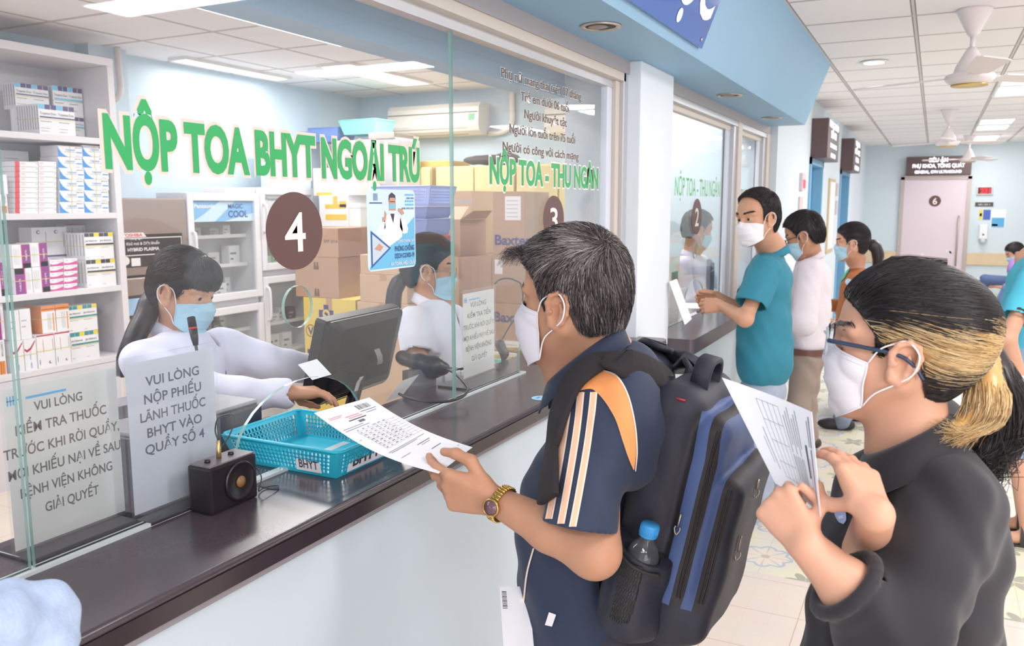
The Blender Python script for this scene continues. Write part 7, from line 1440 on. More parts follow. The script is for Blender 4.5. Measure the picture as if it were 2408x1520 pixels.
# black shirt
T = Sdf(); nb = (shWL + shWR) / 2
T.ell(nb + (-.025, 0, -.105), (.112, .165, .14), None, .03).ell(nb + (-.03, .0, -.20), (.135, .165, .19), None, .05).ell(nb + (-.035, 0, -.42), (.165, .19, .22), None, .06).ell(nb + (-.03, 0, -.62), (.170, .195, .2), None, .06)
T.cone(shWL + (.0, .02, .0), nb + (-.01, 0, .012), .050, .056, .04).cone(shWR, nb + (-.01, 0, .012), .050, .056, .04)
cf = elWL + nz(wrWL - elWL) * .055; T.cone(shWL + (.01, .015, -.03), elWL + (.006, .008, -.004), .066, .066, .04).cone(elWL + (.004, .006, -.004), cf, .064, .052, .03); T.cone(shWR, elWR, .075, .062, .03).cone(elWR, elWR + nz(wrWR - elWR) * .06, .060, .056, .03)
T.ell(ond(2258, 1310, 1.24), (.06, .07, .13), None, .05)
T.warp(folds(.0120, [(.5, .2, .8), (1, .3, -.2), (-.3, .6, .9), (.8, .1, .5), (.2, 1, -.6)], [30, 44, 57, 82, 66], 21))
ad = nz(wrWL - elWL); cfe = cf + ad * .035
T.carve(lambda P: np.minimum((P - cfe) @ ad, .11 - np.linalg.norm(P - cf, axis=1)), .008); T.cone(cf + ad * .012, cf + ad * .08, .043, .045, .006, -1)
c1 = nz(np.cross(ad, Z3)); c2 = np.cross(c1, ad); rg = [cf + ad * .030 + (c1 * math.cos(q_) + c2 * math.sin(q_)) * .0485 for q_ in np.linspace(0, 2 * math.pi, 25)]; T.chain(rg, [.0085] * 25, .006)
T.cone(HW(-.018, 0, -.06), nbW - Z3 * .02, .046, .050, .01, -1); T.cone(HW(.02, 0, -.09), ond(2068, 1075, 1.29), .034, .022, .012, -1); T.cut(nb - Z3 * .66, -Z3)
shw = T.build('shirt', .004, BLKC, wom)
m = MB(); ax = ad; s1 = nz(np.cross(ax, Z3)); s2 = np.cross(s1, ax)
# collar, pocket, stickers on the shirt
collar_ring(ond(2042, 1068, 1.305), ond(2226, 996, 1.215), .066, nz(np.array((-.35, 0, .93))), 'collar', shw, .052, 1.36, 24, BLKC, .035)
patch(T, [(1984, 1108), (1975, 1150), (1972, 1195)], [(2035, 1118), (2032, 1160), (2028, 1215)], 14, 14, 'pocket', BLKC, shw, .004)
patch(T, [(1984, 1106), (1983, 1114)], [(2037, 1116), (2036, 1124)], 14, 3, 'pocket_hem', mat('black hem', '#2a262b', .8), shw, .0055)
def sticker(name, label, cx, cy, rx, ry, rot, cols, S_, d0=.5):
    A = []; 
    for i in range(9): A.append([(cx + rx * u * math.cos(rot) * math.sqrt(max(0, 1 - v * v)) - ry * v * math.sin(rot), cy + rx * u * math.sin(rot) * math.sqrt(max(0, 1 - v * v)) + ry * v * math.cos(rot)) for v in [(-1 + 2 * i / 8)] for u in np.linspace(-1, 1, 9)])
    A = np.array(A); P = cast(S_, A.reshape(-1, 2), d0); g_ = S_.grad(P, .004); P = (P + g_ * .0025).reshape(9, 9, 3); t = thing(name, label, 'sticker', P[4, 4]); m = MB(); m.grid(P); m.build('disc', cols[0], t); m = MB(); m.grid(P[2:4, 3:6] + .0006 * g_.reshape(9, 9, 3)[2:4, 3:6]); m.build('logo', cols[1], t); m = MB(); m.grid(P[5:7, 2:7] + .0006 * g_.reshape(9, 9, 3)[5:7, 2:7]); m.build('print', cols[1], t)
STK = mat('visitor sticker', '#c3dcee', .4)
sticker('round_sticker', 'pale blue round visitor sticker on the chest of the black shirt', 2066, 1128, 19, 30, .25, [STK, mat('sticker print blue', '#94bfe0', .4)], T)
sticker('round_sticker', 'creased blue sticker peeling below the pocket of the black shirt', 1977, 1210, 13, 27, -.3, [mat('visitor sticker violet', '#aab6dd', .4), mat('sticker print white', '#d3d9ee', .4)], T)
# skirt / trousers with side stripe down to the floor
lower_body('trousers', [nb + (.0, -.085, -.60), nb + (0, .085, -.60)], [(.02, 1.28, 0), (-.03, 1.48, 0)], [mat('trousers black', '#2e2a30', .8), mat('shoe grey', '#6c6870', .5)], wom)
# the sheet she reads
A_, B_, C_, D_ = ond(1928, 1218, 1.105), ond(1908, 972, 1.165), ond(1697, 890, 1.30), ond(1822, 1140, 1.215)
n = 14; up = nz(np.cross(B_ - A_, D_ - A_)); up = up if up @ (EYE - A_) > 0 else -up
G = np.array([[(A_ * (1 - u) + B_ * u) * (1 - v) + (D_ * (1 - u) + C_ * u) * v - up * .012 * math.sin(math.pi * v) for u in np.linspace(0, 1, n)] for v in np.linspace(0, 1, n)])
rs3 = random.Random(11); M_ = [(.08, .06, .60, .075, 2), (.62, .05, .93, .065, 0), (.62, .085, .88, .095, 0), (.30, .14, .62, .17, 2), (.1, .11, .5, .12, 1)]
for r in range(6): M_.append((.55 - .08 * (r % 2), .24 + r * .035, .93 - .05 * (r % 3), .248 + r * .035, 0)); M_.append((.2, .24 + r * .035, .45, .248 + r * .035, 2 if r % 2 else 0))
for v in (.46, .52, .58, .64, .70): M_.append((.15, v, .9, v + .004, 0))
for u in (.15, .3, .5, .7, .896): M_.append((u, .46, u + .004, .70, 0))
M_ += [(.02, .1 + .012 * k, .07, .1 + .012 * k + rs3.choice([.004, .007]), 2) for k in range(10)]; M_ += [(.2, .76, .6, .767, 0), (.25, .80, .5, .806, 0)]
paper_thing('white prescription sheet read by the woman in the black shirt', G, up, M_, n)
# ================================================================== clerks and the other people
def hair_simple(H, parent, hairline, grow_dir, mat_, tone=.15, n=1800, length=.05, steps=6, extra=None, seed=0, vox=.005, lift=.003, r=.0009, bulk=1.0, tonevar=.08):
    S = Sdf(); e = lambda c, q, k=.02, op=1: S.ell(H(*c), np.array(q) * H.s, H.R, k * H.s, op)
    e((-.014, 0, .053), (.104 * bulk, .083 * bulk, .096 * bulk)); e((.022, 0, .062), (.071, .073, .071)); e((-.053, 0, .006), (.062 * bulk, .069 * bulk, .063)); e((-.048, 0, -.035), (.045, .057, .045))
    if extra: extra(S)
    hl = face_hair(hairline); S.carve(lambda P: (lambda q: (hl(q[:, 0]) - q[:, 2]) * H.s * .8)(H.loc(P)), .003)
    cap = S.build('hair', vox, mat_, parent, {'tone': lambda V: np.full(len(V), tone * .7)})
    V, Q = S.mesh(vox * 1.3); q = H.loc(V); ok = np.where(q[:, 2] > hl(q[:, 0]) + .002)[0]; rs = np.random.RandomState(seed); idx = rs.choice(ok, n)
    L = grow(S, V[idx], lambda P: grow_dir(H, P), steps, length, (.0004, .004), .12, seed, lift); sv, sq, sa = strands(L, r, r * .4, 3, np.clip(tone + rs.normal(0, tonevar, n), 0, 1)); raw('hair_strands', sv, sq, mat_, cap, {'tone': sa}); return S, cap
def short_dir(H, P):
    q = H.loc(P); c = H(-.06, .02, .125); d = P - c; d /= np.linalg.norm(d, axis=1)[:, None] + 1e-6; top = np.clip((q[:, 2] - .06) / .05, 0, 1)[:, None]; return d + H.f * .5 * top - H.u * .6 * (1 - top) - H.f * .25 * (1 - top)
def back_dir(H, P):
    c = H(-.12, 0, .02); d = c - P; d /= np.linalg.norm(d, axis=1)[:, None] + 1e-6; return d + H.u * .25
SHORT = [(-.12, -.045), (-.085, -.058), (-.055, -.056), (-.045, -.045), (-.034, -.010), (-.026, .026), (-.005, .036), (.010, .030), (.018, -.010), (.026, -.010), (.031, .035), (.045, .066), (.066, .088), (.09, .10), (.15, .11)]
LONGB = [(-.14, -.075), (-.07, -.075), (-.045, -.060), (-.034, -.010), (-.026, .028), (-.008, .038), (.012, .030), (.020, -.030), (.030, -.020), (.036, .035), (.056, .058), (.074, .072), (.09, .080), (.15, .09)]
BLK_H = tonemat('hair black', [(0, '#211b1d'), (.4, '#40363a'), (1, '#7a6d6c')], .42)
def face_brows(H, parent, w=.0011, S=None):
    rs = np.random.RandomState(3); B_ = []
    for y in (1, -1):
        for _ in range(90):
            t = rs.rand(); a = (.089 - .024 * t ** 1.5, y * (.013 + .038 * t), .034 + .004 * math.sin(t * 2.6) + rs.normal(0, .0018)); B_.append([H(a[0] + .003, a[1], a[2]), H(a[0] + .004 - .002 * t, a[1] + y * .006, a[2] + .001), H(a[0] + .0025 - .003 * t, a[1] + y * .010, a[2])])
    if S is not None: B_ = list(S.snap(np.array(B_).reshape(-1, 3), .0012).reshape(len(B_), -1, 3))
    sv, sq, sa = strands(B_, w, w * .4, 3, np.full(len(B_), .1)); raw('eyebrows', sv, sq, BLK_H, parent, {'tone': sa})
def figure(label, H, neck, sh, el, wr, skin, top, sleeve, fw, group=None, mask_m=None, hands=None, chest=(.115, .17, .15), belly=(.125, .165, .20), drop=(.09, .28, .46), hem=.60, fold=.006, seed=1, vox=.006, collar_m=None, topname='shirt', hips=None, feet=None, legs=None, arm_r=.040, sleeve_r=(.064, .060), gaze=(1, 0, -.15), hipsr=(.12, .175, .19), mk={}, fq=1.0, vneck=False):
    """person with a continuous body, a top with sleeves, and legs"""
    sh = [np.array(p, float) for p in sh]; el = [np.array(p, float) for p in el]; wr = [np.array(p, float) for p in wr]; nb = (sh[0] + sh[1]) / 2; fw = nz(fw); lt = np.cross(Z3, fw); RB_ = np.stack([fw, lt, Z3], 1)
    t = thing('person', label, 'person', (nb[0], nb[1], 0), group)
    B = Sdf(); head_sdf(B, H, slit=.0062, lid=.0125); B.cone(H(-.022, 0, -.03), neck, .048 * H.s, .052 * H.s, .03).cone(H(.01, 0, -.06), neck + fw * .045 - Z3 * .02, .034 * H.s, .04, .03).cone(neck, nb - Z3 * .10, .05, .06, .03)
    for i in (0, 1):
        B.cone(nb - Z3 * .06, sh[i] - Z3 * .02, .035, .035, .03).cone(sh[i] - Z3 * .02, el[i], .034, .037, .02).cone(el[i], wr[i], arm_r * .95, .026, .02)
        hd = (hands or {}).get(i)
        if hd is None: hd = (nz(wr[i] - el[i]), lt * (1 if i else -1) * 1.0, fw, ((25, 30, 20),) * 4)
        hand(B, wr[i], hd[0], hd[1], hd[2], hd[4] if len(hd) > 4 else .95, hd[3])
    if vneck: B.ell(nb + fw * .045 - Z3 * .045, (.055, .075, .085), RB_, .03)
    B.build('body', max(.0035, vox * .75), skin, t); eyes(H, t, gaze); face_brows(H, t, S=B)
    if mask_m: mask(H, t, mask_m, S=B, **({'tip': .110, 'chin': .078, 'wide': .064, 'top': -.006, 'edge': (.030, -.022, -.086)} | mk))
    T = Sdf(); T.ell(nb - Z3 * drop[0], chest, RB_, .03).ell(nb - Z3 * drop[1] + fw * .01, belly, RB_, .06).ell(nb - Z3 * drop[2], hipsr, RB_, .06)
    for i in (0, 1):
        T.cone(sh[i], nb + Z3 * .012, .050, .058, .04); a = nz(el[i] - sh[i])
        if sleeve == 'short':
            e_ = sh[i] * .28 + el[i] * .72; T.cone(sh[i] - Z3 * .01, e_ + a * .02, sleeve_r[0], sleeve_r[1], .03); T.carve(lambda P, e_=e_, a=a: np.minimum((P - e_) @ a, .095 - np.linalg.norm(P - e_, axis=1)), .003); T.cone(e_ - a * .015, e_ + a * .06, sleeve_r[1] - .010, sleeve_r[1] - .008, .003, -1)
        else:
            T.cone(sh[i] - Z3 * .01, el[i], sleeve_r[0], sleeve_r[1] - .004, .03); b_ = nz(wr[i] - el[i]); T.cone(el[i], wr[i] - b_ * .01, sleeve_r[1] - .004, .042, .02); T.cone(wr[i] - b_ * .02, wr[i] + b_ * .05, .032, .034, .003, -1)
    T.warp(folds(fold, [(.5, .2, .8), (1, .3, -.2), (-.3, .6, .9), (.8, .1, .5), (.2, 1, -.6)], [30 * fq, 44 * fq, 57 * fq, 76 * fq, 64 * fq], seed)); T.cone(H(-.018, 0, -.06), neck - Z3 * .03, .050 * H.s, .056, .01, -1); T.cone(neck + fw * .03, neck + fw * .10 - Z3 * .02, .030, .024, .012, -1); T.cut(nb - Z3 * hem, -Z3)
    if vneck: T.cone(neck + fw * .035 - Z3 * .005, nb + fw * (chest[0] + .015) - Z3 * .12, .046, .012, .006, -1)
    o = T.build(topname, vox, top, t)
    if collar_m: cz = np.array((neck[0], neck[1], nb[2] + .080)); collar_ring(cz + fw * .082 - Z3 * .034, cz - fw * .066 + Z3 * .022, .066, nz(Z3 - fw * .35), 'collar', o, .038, 1.25, 18, collar_m, .015)
    if feet is not None: lower_body('trousers', [nb + lt * .09 - Z3 * (hem + .08), nb - lt * .09 - Z3 * (hem + .08)], feet, legs, t, fw=fw, r=(.095, .072, .062))
    return t, T, o, nb, RB_
COAT = mat('coat lilac white', '#dfdff2', .7, noise=.03, scale=20, bump=.06, bscale=300); COAT2 = mat('coat white', '#e2e4f0', .7, noise=.03, scale=20)
# clerk in front
H1 = Frame(ond(384, 694, 2.40) + np.array((.0, .070, 0)), base=(.97, .24, 0), pitch=-14, roll=4, scale=.93); fw1 = np.array((.88, .47, 0))
n1 = ond(415, 790, 2.50); sL = ond(528, 812, 2.60); sR = ond(338, 846, 2.34); eL = ond(632, 850, 2.62); wL = ond(772, 872, 2.76); eR = ond(505, 925, 2.28); wR = ond(676, 922, 2.36)
t1_, T1, o1, nb1, _ = figure('clerk in a lilac white coat with bangs and a blue mask, nearest behind the glass', H1, n1, (sL, sR), (eL, eR), (wL, wR), SKIN_C, COAT, 'long', fw1, 'clerks behind the counter', MASKB, {0: (nz(wL - eL), (0, 0, -1), np.array((-.5, .5, 0)), ((20, 20, 15),) * 4), 1: (nz(wR - eR), (0, 0, -1), np.array((-.6, -.4, 0)), ((20, 20, 15),) * 4)}, collar_m=COAT, hem=.5, seed=31, topname='coat', vox=.005, gaze=(1, -.15, -.2), fold=.009, vneck=True, mk={'tip': .113})
def bangs(S): S.ell(H1(.066, 0, .072), np.array((.034, .064, .050)) * H1.s, H1.R, .02)
hl1 = [(-.14, -.075), (-.07, -.075), (-.045, -.060), (-.034, -.010), (-.026, .028), (-.008, .038), (.012, .030), (.022, -.020), (.034, -.012), (.040, .034), (.075, .042), (.15, .045)]
hair_simple(H1, t1_, hl1, lambda H, P: (lambda q: np.where((q[:, 0] > .045)[:, None], -H.u + H.f * .25, nz(H(-.10, 0, -.03) - H.o) * .8 - H.u * .5))(H.loc(P)), BLK_H, .16, 3200, .085, 7, bangs, 4, .004)
def pony(parent, pts, rad, n, H, tone=.12, seed=0):
    rs = np.random.RandomState(seed); S = Sdf(); p = spline(pts, 14); S.chain(list(p), list(np.interp(np.linspace(0, 1, 14), [0, .15, .6, 1], [rad * .5, rad, rad * .9, rad * .25])), .01); o = S.build('ponytail', .004, BLK_H, parent, {'tone': lambda V: np.full(len(V), tone * .7)}); L = []
    for _ in range(n): a = rs.uniform(0, 6.28); r = rad * math.sqrt(rs.rand()) * 1.05; off = np.array((math.cos(a) * r, math.sin(a) * r, 0)); L.append(spline([np.array(q) + off * k + rs.normal(0, .0015, 3) for q, k in zip(pts, np.interp(np.linspace(0, 1, len(pts)), [0, .3, .8, 1], [.4, 1, .95, .5]))], 10))
    sv, sq, sa = strands(L, .0008, .0003, 3, np.clip(tone + rs.normal(0, .07, n), 0, 1)); raw('hair_strands', sv, sq, BLK_H, o, {'tone': sa}); return o
pony(t1_, [H1(-.098, -.01, -.012), ond(345, 735, 2.44), ond(322, 780, 2.40), ond(302, 830, 2.36), ond(288, 880, 2.33)], .030, 500, H1, seed=6)
MB().tube([H1(-.092, -.01, -.004), H1(-.108, -.01, -.018)], [.021, .021], 14).build('hair_tie', BLK, t1_)
# second clerk
H2 = Frame(ond(1008, 640, 3.36) + np.array((-.03, .055, 0)), base=(.86, .50, 0), pitch=-6, scale=1.03); fw2 = np.array((.90, .43, 0))
n2 = ond(1018, 715, 3.43); sR = ond(972, 752, 3.26); sL = ond(1066, 748, 3.52); eR = ond(985, 860, 3.19); wR = ond(1060, 905, 3.14); eL = sL + (.03, .03, -.26); wL = eL + (.18, -.04, -.06)
t2c, T2, o2, nb2, _ = figure('clerk in a white short sleeved coat with glasses, seated behind the glass seam', H2, n2, (sL, sR), (eL, eR), (wL, wR), SKIN_C, COAT2, 'short', fw2, 'clerks behind the counter', MASKB, None, collar_m=COAT2, hem=.5, seed=41, topname='coat', vox=.006, vneck=True)
hair_simple(H2, t2c, LONGB, back_dir, BLK_H, .2, 2600, .08, 7, None, 5, .005)
pony(t2c, [H2(-.10, -.01, -.02), H2(-.13, -.02, -.10), H2(-.12, -.04, -.20), H2(-.10, -.05, -.26)], .03, 300, H2, .2, 7)
m = MB()
for y in (1, -1): W_ = [H2(.106, y * .033 + a, .006 + b_) for a, b_ in rrect(.048, .038, .015, 5)]; m.tube(W_ + W_[:2], .0016, 6); m.tube([H2(.100, y * .058, .012), H2(.05, y * .073, .012), H2(-.01, y * .079, .008)], .0014, 6)
m.tube([H2(.106, .009, .012), H2(.109, 0, .014), H2(.106, -.009, .012)], .0014, 5); o = m.build('spectacles', mat('thin metal frame', '#9a9292', .3, .7), t2c)
MB().tube(spline([nb2 + fw2 * .10 + (0, -.05, .0), nb2 + fw2 * .13 - Z3 * .12, nb2 + fw2 * .15 - Z3 * .22], 16), .0022, 5).box(nb2 + fw2 * .155 - Z3 * .26, (.004, .054, .085), .45).build('name_badge', mat('badge blue grey', '#a9bccb', .4), t2c)
# third clerk behind window two
H3 = Frame(ond(1640, 545, 6.5), base=(.8, .6, 0), pitch=-12, scale=1.14); n3 = ond(1628, 585, 6.55); fw3 = np.array((.85, .5, 0))
sR = ond(1606, 622, 6.4); sL = ond(1650, 618, 6.8); eR = sR + (.05, -.02, -.27); wR = eR + (.17, .10, -.03); eL = sL + (.05, .03, -.26); wL = eL + (.17, -.02, -.03)
t3_, T3, o3, nb3, _ = figure('clerk in a white coat bending over papers behind window two', H3, n3, (sL, sR), (eL, eR), (wL, wR), SKIN_C, COAT2, 'long', fw3, 'clerks behind the counter', MASKB, None, collar_m=COAT2, hem=.5, seed=51, topname='coat', vox=.009)
hair_simple(H3, t3_, SHORT, short_dir, BLK_H, .25, 900, .04, 5, None, 8, .008, r=.0016)
t = thing('desk', 'pale staff desk behind the second window', 'desk', (-1.7, 5.5, 0)); MB().bb((-1.50, 4.3, .80), (-1.27, 6.8, .84)).build('desk_top', DESK, t)
for y in (4.4, 6.7): MB().bb((-1.48, y, 0), (-1.3, y + .03, .80)).build('panel', DESK, t)
t = thing('monitor', 'small dark monitor on the desk behind window two', 'monitor', (-1.75, 5.85, .84)); MB().box((-1.40, 5.95, 1.08), (.03, .38, .26), .3, 0, .006).build('screen_case', PL, t); MB().tube([(-1.42, 5.95, .95), (-1.42, 5.95, .86)], .02, 10).lathe([(0, 0), (.09, 0), (.09, .01), (0, .012)], (-1.40, 5.95, .8405), 20).build('stand', PL, t)
tag(MB().box((-1.40, 4.62, .88), (.16, .12, .08), .3, 0, .006).build('stamp_box', mat('stamp box dark', '#453a42', .4)), 'small dark stamp box on the desk behind window two', 'box')

# man in the teal polo
TEAL = mat('polo teal', '#2b7d92', .75, noise=.06, scale=60, bump=.08, bscale=600); JEAN = mat('jeans grey blue', '#9aa3b3', .8, noise=.10, scale=40)
HT = Frame(ond(1782, 520, 4.33), base=(-.60, -.80, 0), pitch=-4, roll=-4, scale=1.12); fwt = np.array((-1, -.12, 0)); nt = ond(1820, 582, 4.42)
sL = ond(1800, 636, 4.22); sR = ond(1814, 620, 4.62); eL = ond(1752, 752, 4.16); wL = ond(1698, 722, 4.30); eR = ond(1745, 735, 4.50); wR = ond(1693, 702, 4.52)
tt, TT, ot, nbt, RBt_ = figure('man in a teal polo shirt leaning on the ledge and looking at the camera', HT, nt, (sL, sR), (eL, eR), (wL, wR), SKIN_C, TEAL, 'short', fwt, None, MASKW, {0: (np.array((-.95, .1, -.05)), (0, .9, -.3), np.array((0, -.2, 1.)), ((30, 35, 25),) * 4, 1.05), 1: (np.array((-.9, -.25, .05)), (0, -.9, -.2), np.array((0, .1, 1.)), ((35, 40, 25),) * 4, 1.05)}, chest=(.125, .19, .16), belly=(.14, .185, .21), drop=(.09, .30, .49), hem=.62, seed=61, topname='polo_shirt', vox=.006, collar_m=TEAL, hips=[nb_ for nb_ in ((-.74, 4.36, .80), (-.72, 4.56, .80))], feet=[(-.70, 4.30, 0), (-.66, 4.62, 0)], legs=[JEAN, mat('sneaker dark', '#3b3a48', .5)], arm_r=.044, sleeve_r=(.080, .082), gaze=(1, .1, 0), hipsr=(.15, .195, .20))
hair_simple(HT, tt, [(-.12, -.045), (-.085, -.060), (-.055, -.060), (-.045, -.045), (-.034, -.010), (-.026, .026), (-.005, .036), (.010, .030), (.018, .0), (.026, .0), (.030, .05), (.040, .085), (.060, .108), (.08, .122), (.15, .13)], short_dir, BLK_H, .12, 2600, .045, 6, None, 9, .005, .002)
# man in the pale shirt
PALE = mat('shirt pale lilac', '#ddd3d9', .7, noise=.05, scale=50, bump=.05, bscale=500); TAUPE = mat('trousers taupe', '#96857a', .8, noise=.06, scale=40)
HP = Frame(ond(1893, 560, 5.35), base=(-1, .05, 0), pitch=-22, scale=1.14); fwp = np.array((-1, 0, 0)); np_ = ond(1908, 592, 5.45)
sL = ond(1905, 636, 5.28); sR = ond(1915, 626, 5.64); eL = ond(1890, 765, 5.20); wL = ond(1845, 745, 5.36); eR = sR + (-.06, .05, -.28); wR = eR + (-.20, -.05, .05)
tp2, TP, op_, nbp, _ = figure('man in a pale lilac shirt and brown belt behind the teal polo man', HP, np_, (sL, sR), (eL, eR), (wL, wR), SKIN_M, PALE, 'long', fwp, None, MASKB, None, chest=(.125, .19, .16), belly=(.14, .18, .20), hem=.53, seed=71, vox=.007, collar_m=PALE, sleeve_r=(.078, .080), hips=[(-.76, 5.35, .86), (-.76, 5.57, .86)], feet=[(-.70, 5.50, 0), (-.66, 5.72, 0)], legs=[TAUPE, mat('shoe dark brown', '#3d2f2c', .4)])
hair_simple(HP, tp2, SHORT, short_dir, BLK_H, .14, 2200, .05, 6, None, 10, .006, .006, .0012)
G = [[nbp - Z3 * (.525 + z) + (fwp * math.cos(a) * .148 + np.array((0, 1, 0)) * math.sin(a) * .182) for z in (0, .036)] for a in np.linspace(0, 2 * math.pi, 40)]; m = MB(); m.grid(G); m.build('belt', mat('belt brown', '#6b4238', .4), tp2)
m = MB(); m.tube([HP(.104, .055, .012), HP(.05, .074, .014), HP(-.005, .080, .010)], .002, 6)
for y in (1, -1): W_ = [HP(.106, y * .033 + a, .004 + b_) for a, b_ in rrect(.05, .036, .012, 5)]; m.tube(W_ + W_[:2], .002, 6)
m.build('spectacles', mat('spectacle frame dark', '#2d2626', .3), tp2)
# woman in the orange cardigan
OCR = mat('cardigan rust', '#ae6a3c', .8, noise=.08, scale=50); GRN = mat('blouse green', '#58b98a', .7, noise=.04, scale=30)
HO = Frame(ond(2003, 577, 6.35), base=(-.97, -.10, 0), pitch=-3, scale=1.12); fwo = np.array((-1, -.05, 0)); no_ = ond(2017, 612, 6.42)
sL = ond(2018, 660, 6.25); sR = ond(2016, 648, 6.62); eL = ond(2010, 775, 6.2); wL = ond(1965, 765, 6.3); eR = sR + (-.05, .05, -.27); wR = eR + (-.2, -.03, .02)
to, TO, oo, nbo, _ = figure('woman in a rust cardigan over a green blouse with a dark ponytail', HO, no_, (sL, sR), (eL, eR), (wL, wR), SKIN_W, OCR, 'long', fwo, None, MASKB, None, chest=(.12, .175, .15), belly=(.13, .17, .22), drop=(.09, .30, .55), hem=.74, seed=81, topname='cardigan', vox=.008, sleeve_r=(.074, .072), hips=[(-.52, 6.33, .84), (-.52, 6.52, .84)], feet=[(-.50, 6.30, 0), (-.40, 6.62, 0)], legs=[mat('jeans blue grey', '#7c8798', .8, noise=.1, scale=40), mat('shoe black cloth', '#262327', .6)])
hair_simple(HO, to, LONGB, back_dir, BLK_H, .28, 1800, .08, 7, None, 12, .007, r=.0013)
pony(to, [HO(-.105, -.01, .0), HO(-.15, -.01, -.03), HO(-.165, -.01, -.10), HO(-.15, -.01, -.17)], .042, 300, HO, .25, 13)
patch(TO, [(1962, 640), (1964, 690)], [(1985, 622), (1976, 668)], 6, 8, 'blouse', GRN, oo, .006, 4.0); patch(TO, [(1984, 622), (1976, 668)], [(2012, 618), (1986, 660)], 6, 8, 'blouse', GRN, oo, .006, 4.0)
sticker('round_sticker', 'pale round sticker on the sleeve of the rust cardigan', 1996, 666, 8, 8, 0, [STK, mat('sticker print blue', '#94bfe0', .4)], TO, 4.0)

# things on the ledge of window two
zl = .946; t = thing('notice_card', 'white card leaning on the ledge against the second window', 'card', (-1.12, 4.2, zl)); a, b_, c, d = onx(1612, 765, -1.06), onx(1627, 752, -1.05), onx(1592, 658, -1.13), onx(1576, 664, -1.13)
m = MB(); O_ = np.array(a); m.add([a, b_, c, d] + [p + np.array((-.004, -.002, 0)) for p in (a, b_, c, d)], [(0, 1, 2, 3), (7, 6, 5, 4), (0, 4, 5, 1), (1, 5, 6, 2), (2, 6, 7, 3), (3, 7, 4, 0)]); m.build('card', PAPER, t)
dz = zl - min(a[2], b_[2]); t.location.z += 0
t = thing('sign_stand', 'clear notice stand with a green label behind the second window', 'sign stand', (-1.33, 4.45, zl)); a, b_ = onx(1575, 700, -1.33), onx(1600, 602, -1.33); MB().bb((-1.334, a[1], .845), (-1.330, b_[1], b_[2])).build('acrylic_panel', SHEET, t); MB().bb((-1.3299, a[1] + .03, b_[2] - .14), (-1.3290, b_[1] - .04, b_[2] - .09)).build('label', mat('label dark green', '#3d7a66', .4), t)
c = onz(1650, 722, zl); tag(MB().box((c[0], c[1], zl + .0015), (.21, .29, .002), .25).build('paper_sheet', PAPER), 'white form lying on the ledge under the hands of the teal polo man', 'paper')

# person at the right edge of the picture
TQS = mat('shirt turquoise', '#4fb9d0', .7, noise=.04, scale=30)
HE = Frame((.96, 4.20, 1.50), base=(-1, 0, 0), scale=1.0); sL = ond(2440, 640, 3.95); eL = ond(2368, 800, 3.85); wL = ond(2400, 895, 3.90); sR = sL + (0.0, .34, 0); eR = sR + (.02, .06, -.27); wR = eR + (-.06, 0, -.24)
te, TE, oe, nbe, _ = figure('person with a turquoise sleeve, rolled jeans and black sandals at the right edge', HE, (sL + sR) / 2 + np.array((0, 0, .06)), (sL, sR), (eL, eR), (wL, wR), SKIN_W, TQS, 'short', (-1, 0, 0), None, MASKW, None, seed=91, vox=.008, sleeve_r=(.07, .068))
hair_simple(HE, te, LONGB, back_dir, BLK_H, .15, 600, .08, 5, None, 14, .010, r=.0016)
BJ = mat('jeans pale blue', '#93a4bd', .8, noise=.08, scale=40); S_ = Sdf(); Lg = Sdf(); fe = onz(2385, 1285, .0)
for dy in (0, .20):
    hp = np.array((nbe[0] - .01, nbe[1] - .10 + dy, .82)); f_ = fe + (.05, dy, 0); k = (hp * .5 + (f_ + Z3 * .04) * .5) + np.array((-.02, 0, 0)); S_.cone(hp, k - Z3 * .02, .095, .072, .03); Lg.cone(k, f_ + Z3 * .07, .056, .034, .02).cone(f_ + Z3 * .045 + X3 * .02, f_ + Z3 * .025 - X3 * .11, .034, .026, .02)
    for j, y in enumerate((-.026, -.010, .005, .019, .030)): Lg.cone(f_ + np.array((-.10, y, .024)), f_ + np.array((-.150 + .012 * j, y * 1.15, .018)), .010, .009 if j else .011, .006)
S_.ell((nbe[0], nbe[1], .86), (.13, .18, .12), None, .04).cut((0, 0, .40), (0, 0, -1)); S_.build('rolled_jeans', .010, BJ, te); Lg.build('lower_legs', .005, SKIN_W, te)
for dy in (0, .20):
    f_ = fe + (.05, dy, 0); m = MB(); m.prism([(p[0], p[1]) for p in [(-.165, -.03), (-.15, .02), (-.12, .042), (-.02, .036), (.05, .032), (.06, 0), (.05, -.032), (-.04, -.034), (-.12, -.042)]], .012, f_, X3, Y3, Z3); m.bb((f_[0] + .0, f_[1] - .03, 0.001), (f_[0] + .055, f_[1] + .03, .03))
    for x, w_, h in ((-.10, .040, .052), (-.02, .038, .088)): m.grid([[f_ + np.array((x + xx, math.cos(a) * w_ * 1.02, .012 + math.sin(a) * h * 1.0)) for xx in (-.014, .014)] for a in np.linspace(0, math.pi, 16)])
    m.build('sandal', mat('sandal black', '#322c2c', .5), te)
MB().tube(spline([wL + (0.0, .03, 0), wL + (.0, 0, .03), wL + (0, -.03, 0), wL + (0, 0, -.03), wL + (0, .03, 0)], 20), .012, 8).build('wrist_band', mat('wrist band white', '#e6e0e6', .6), te)

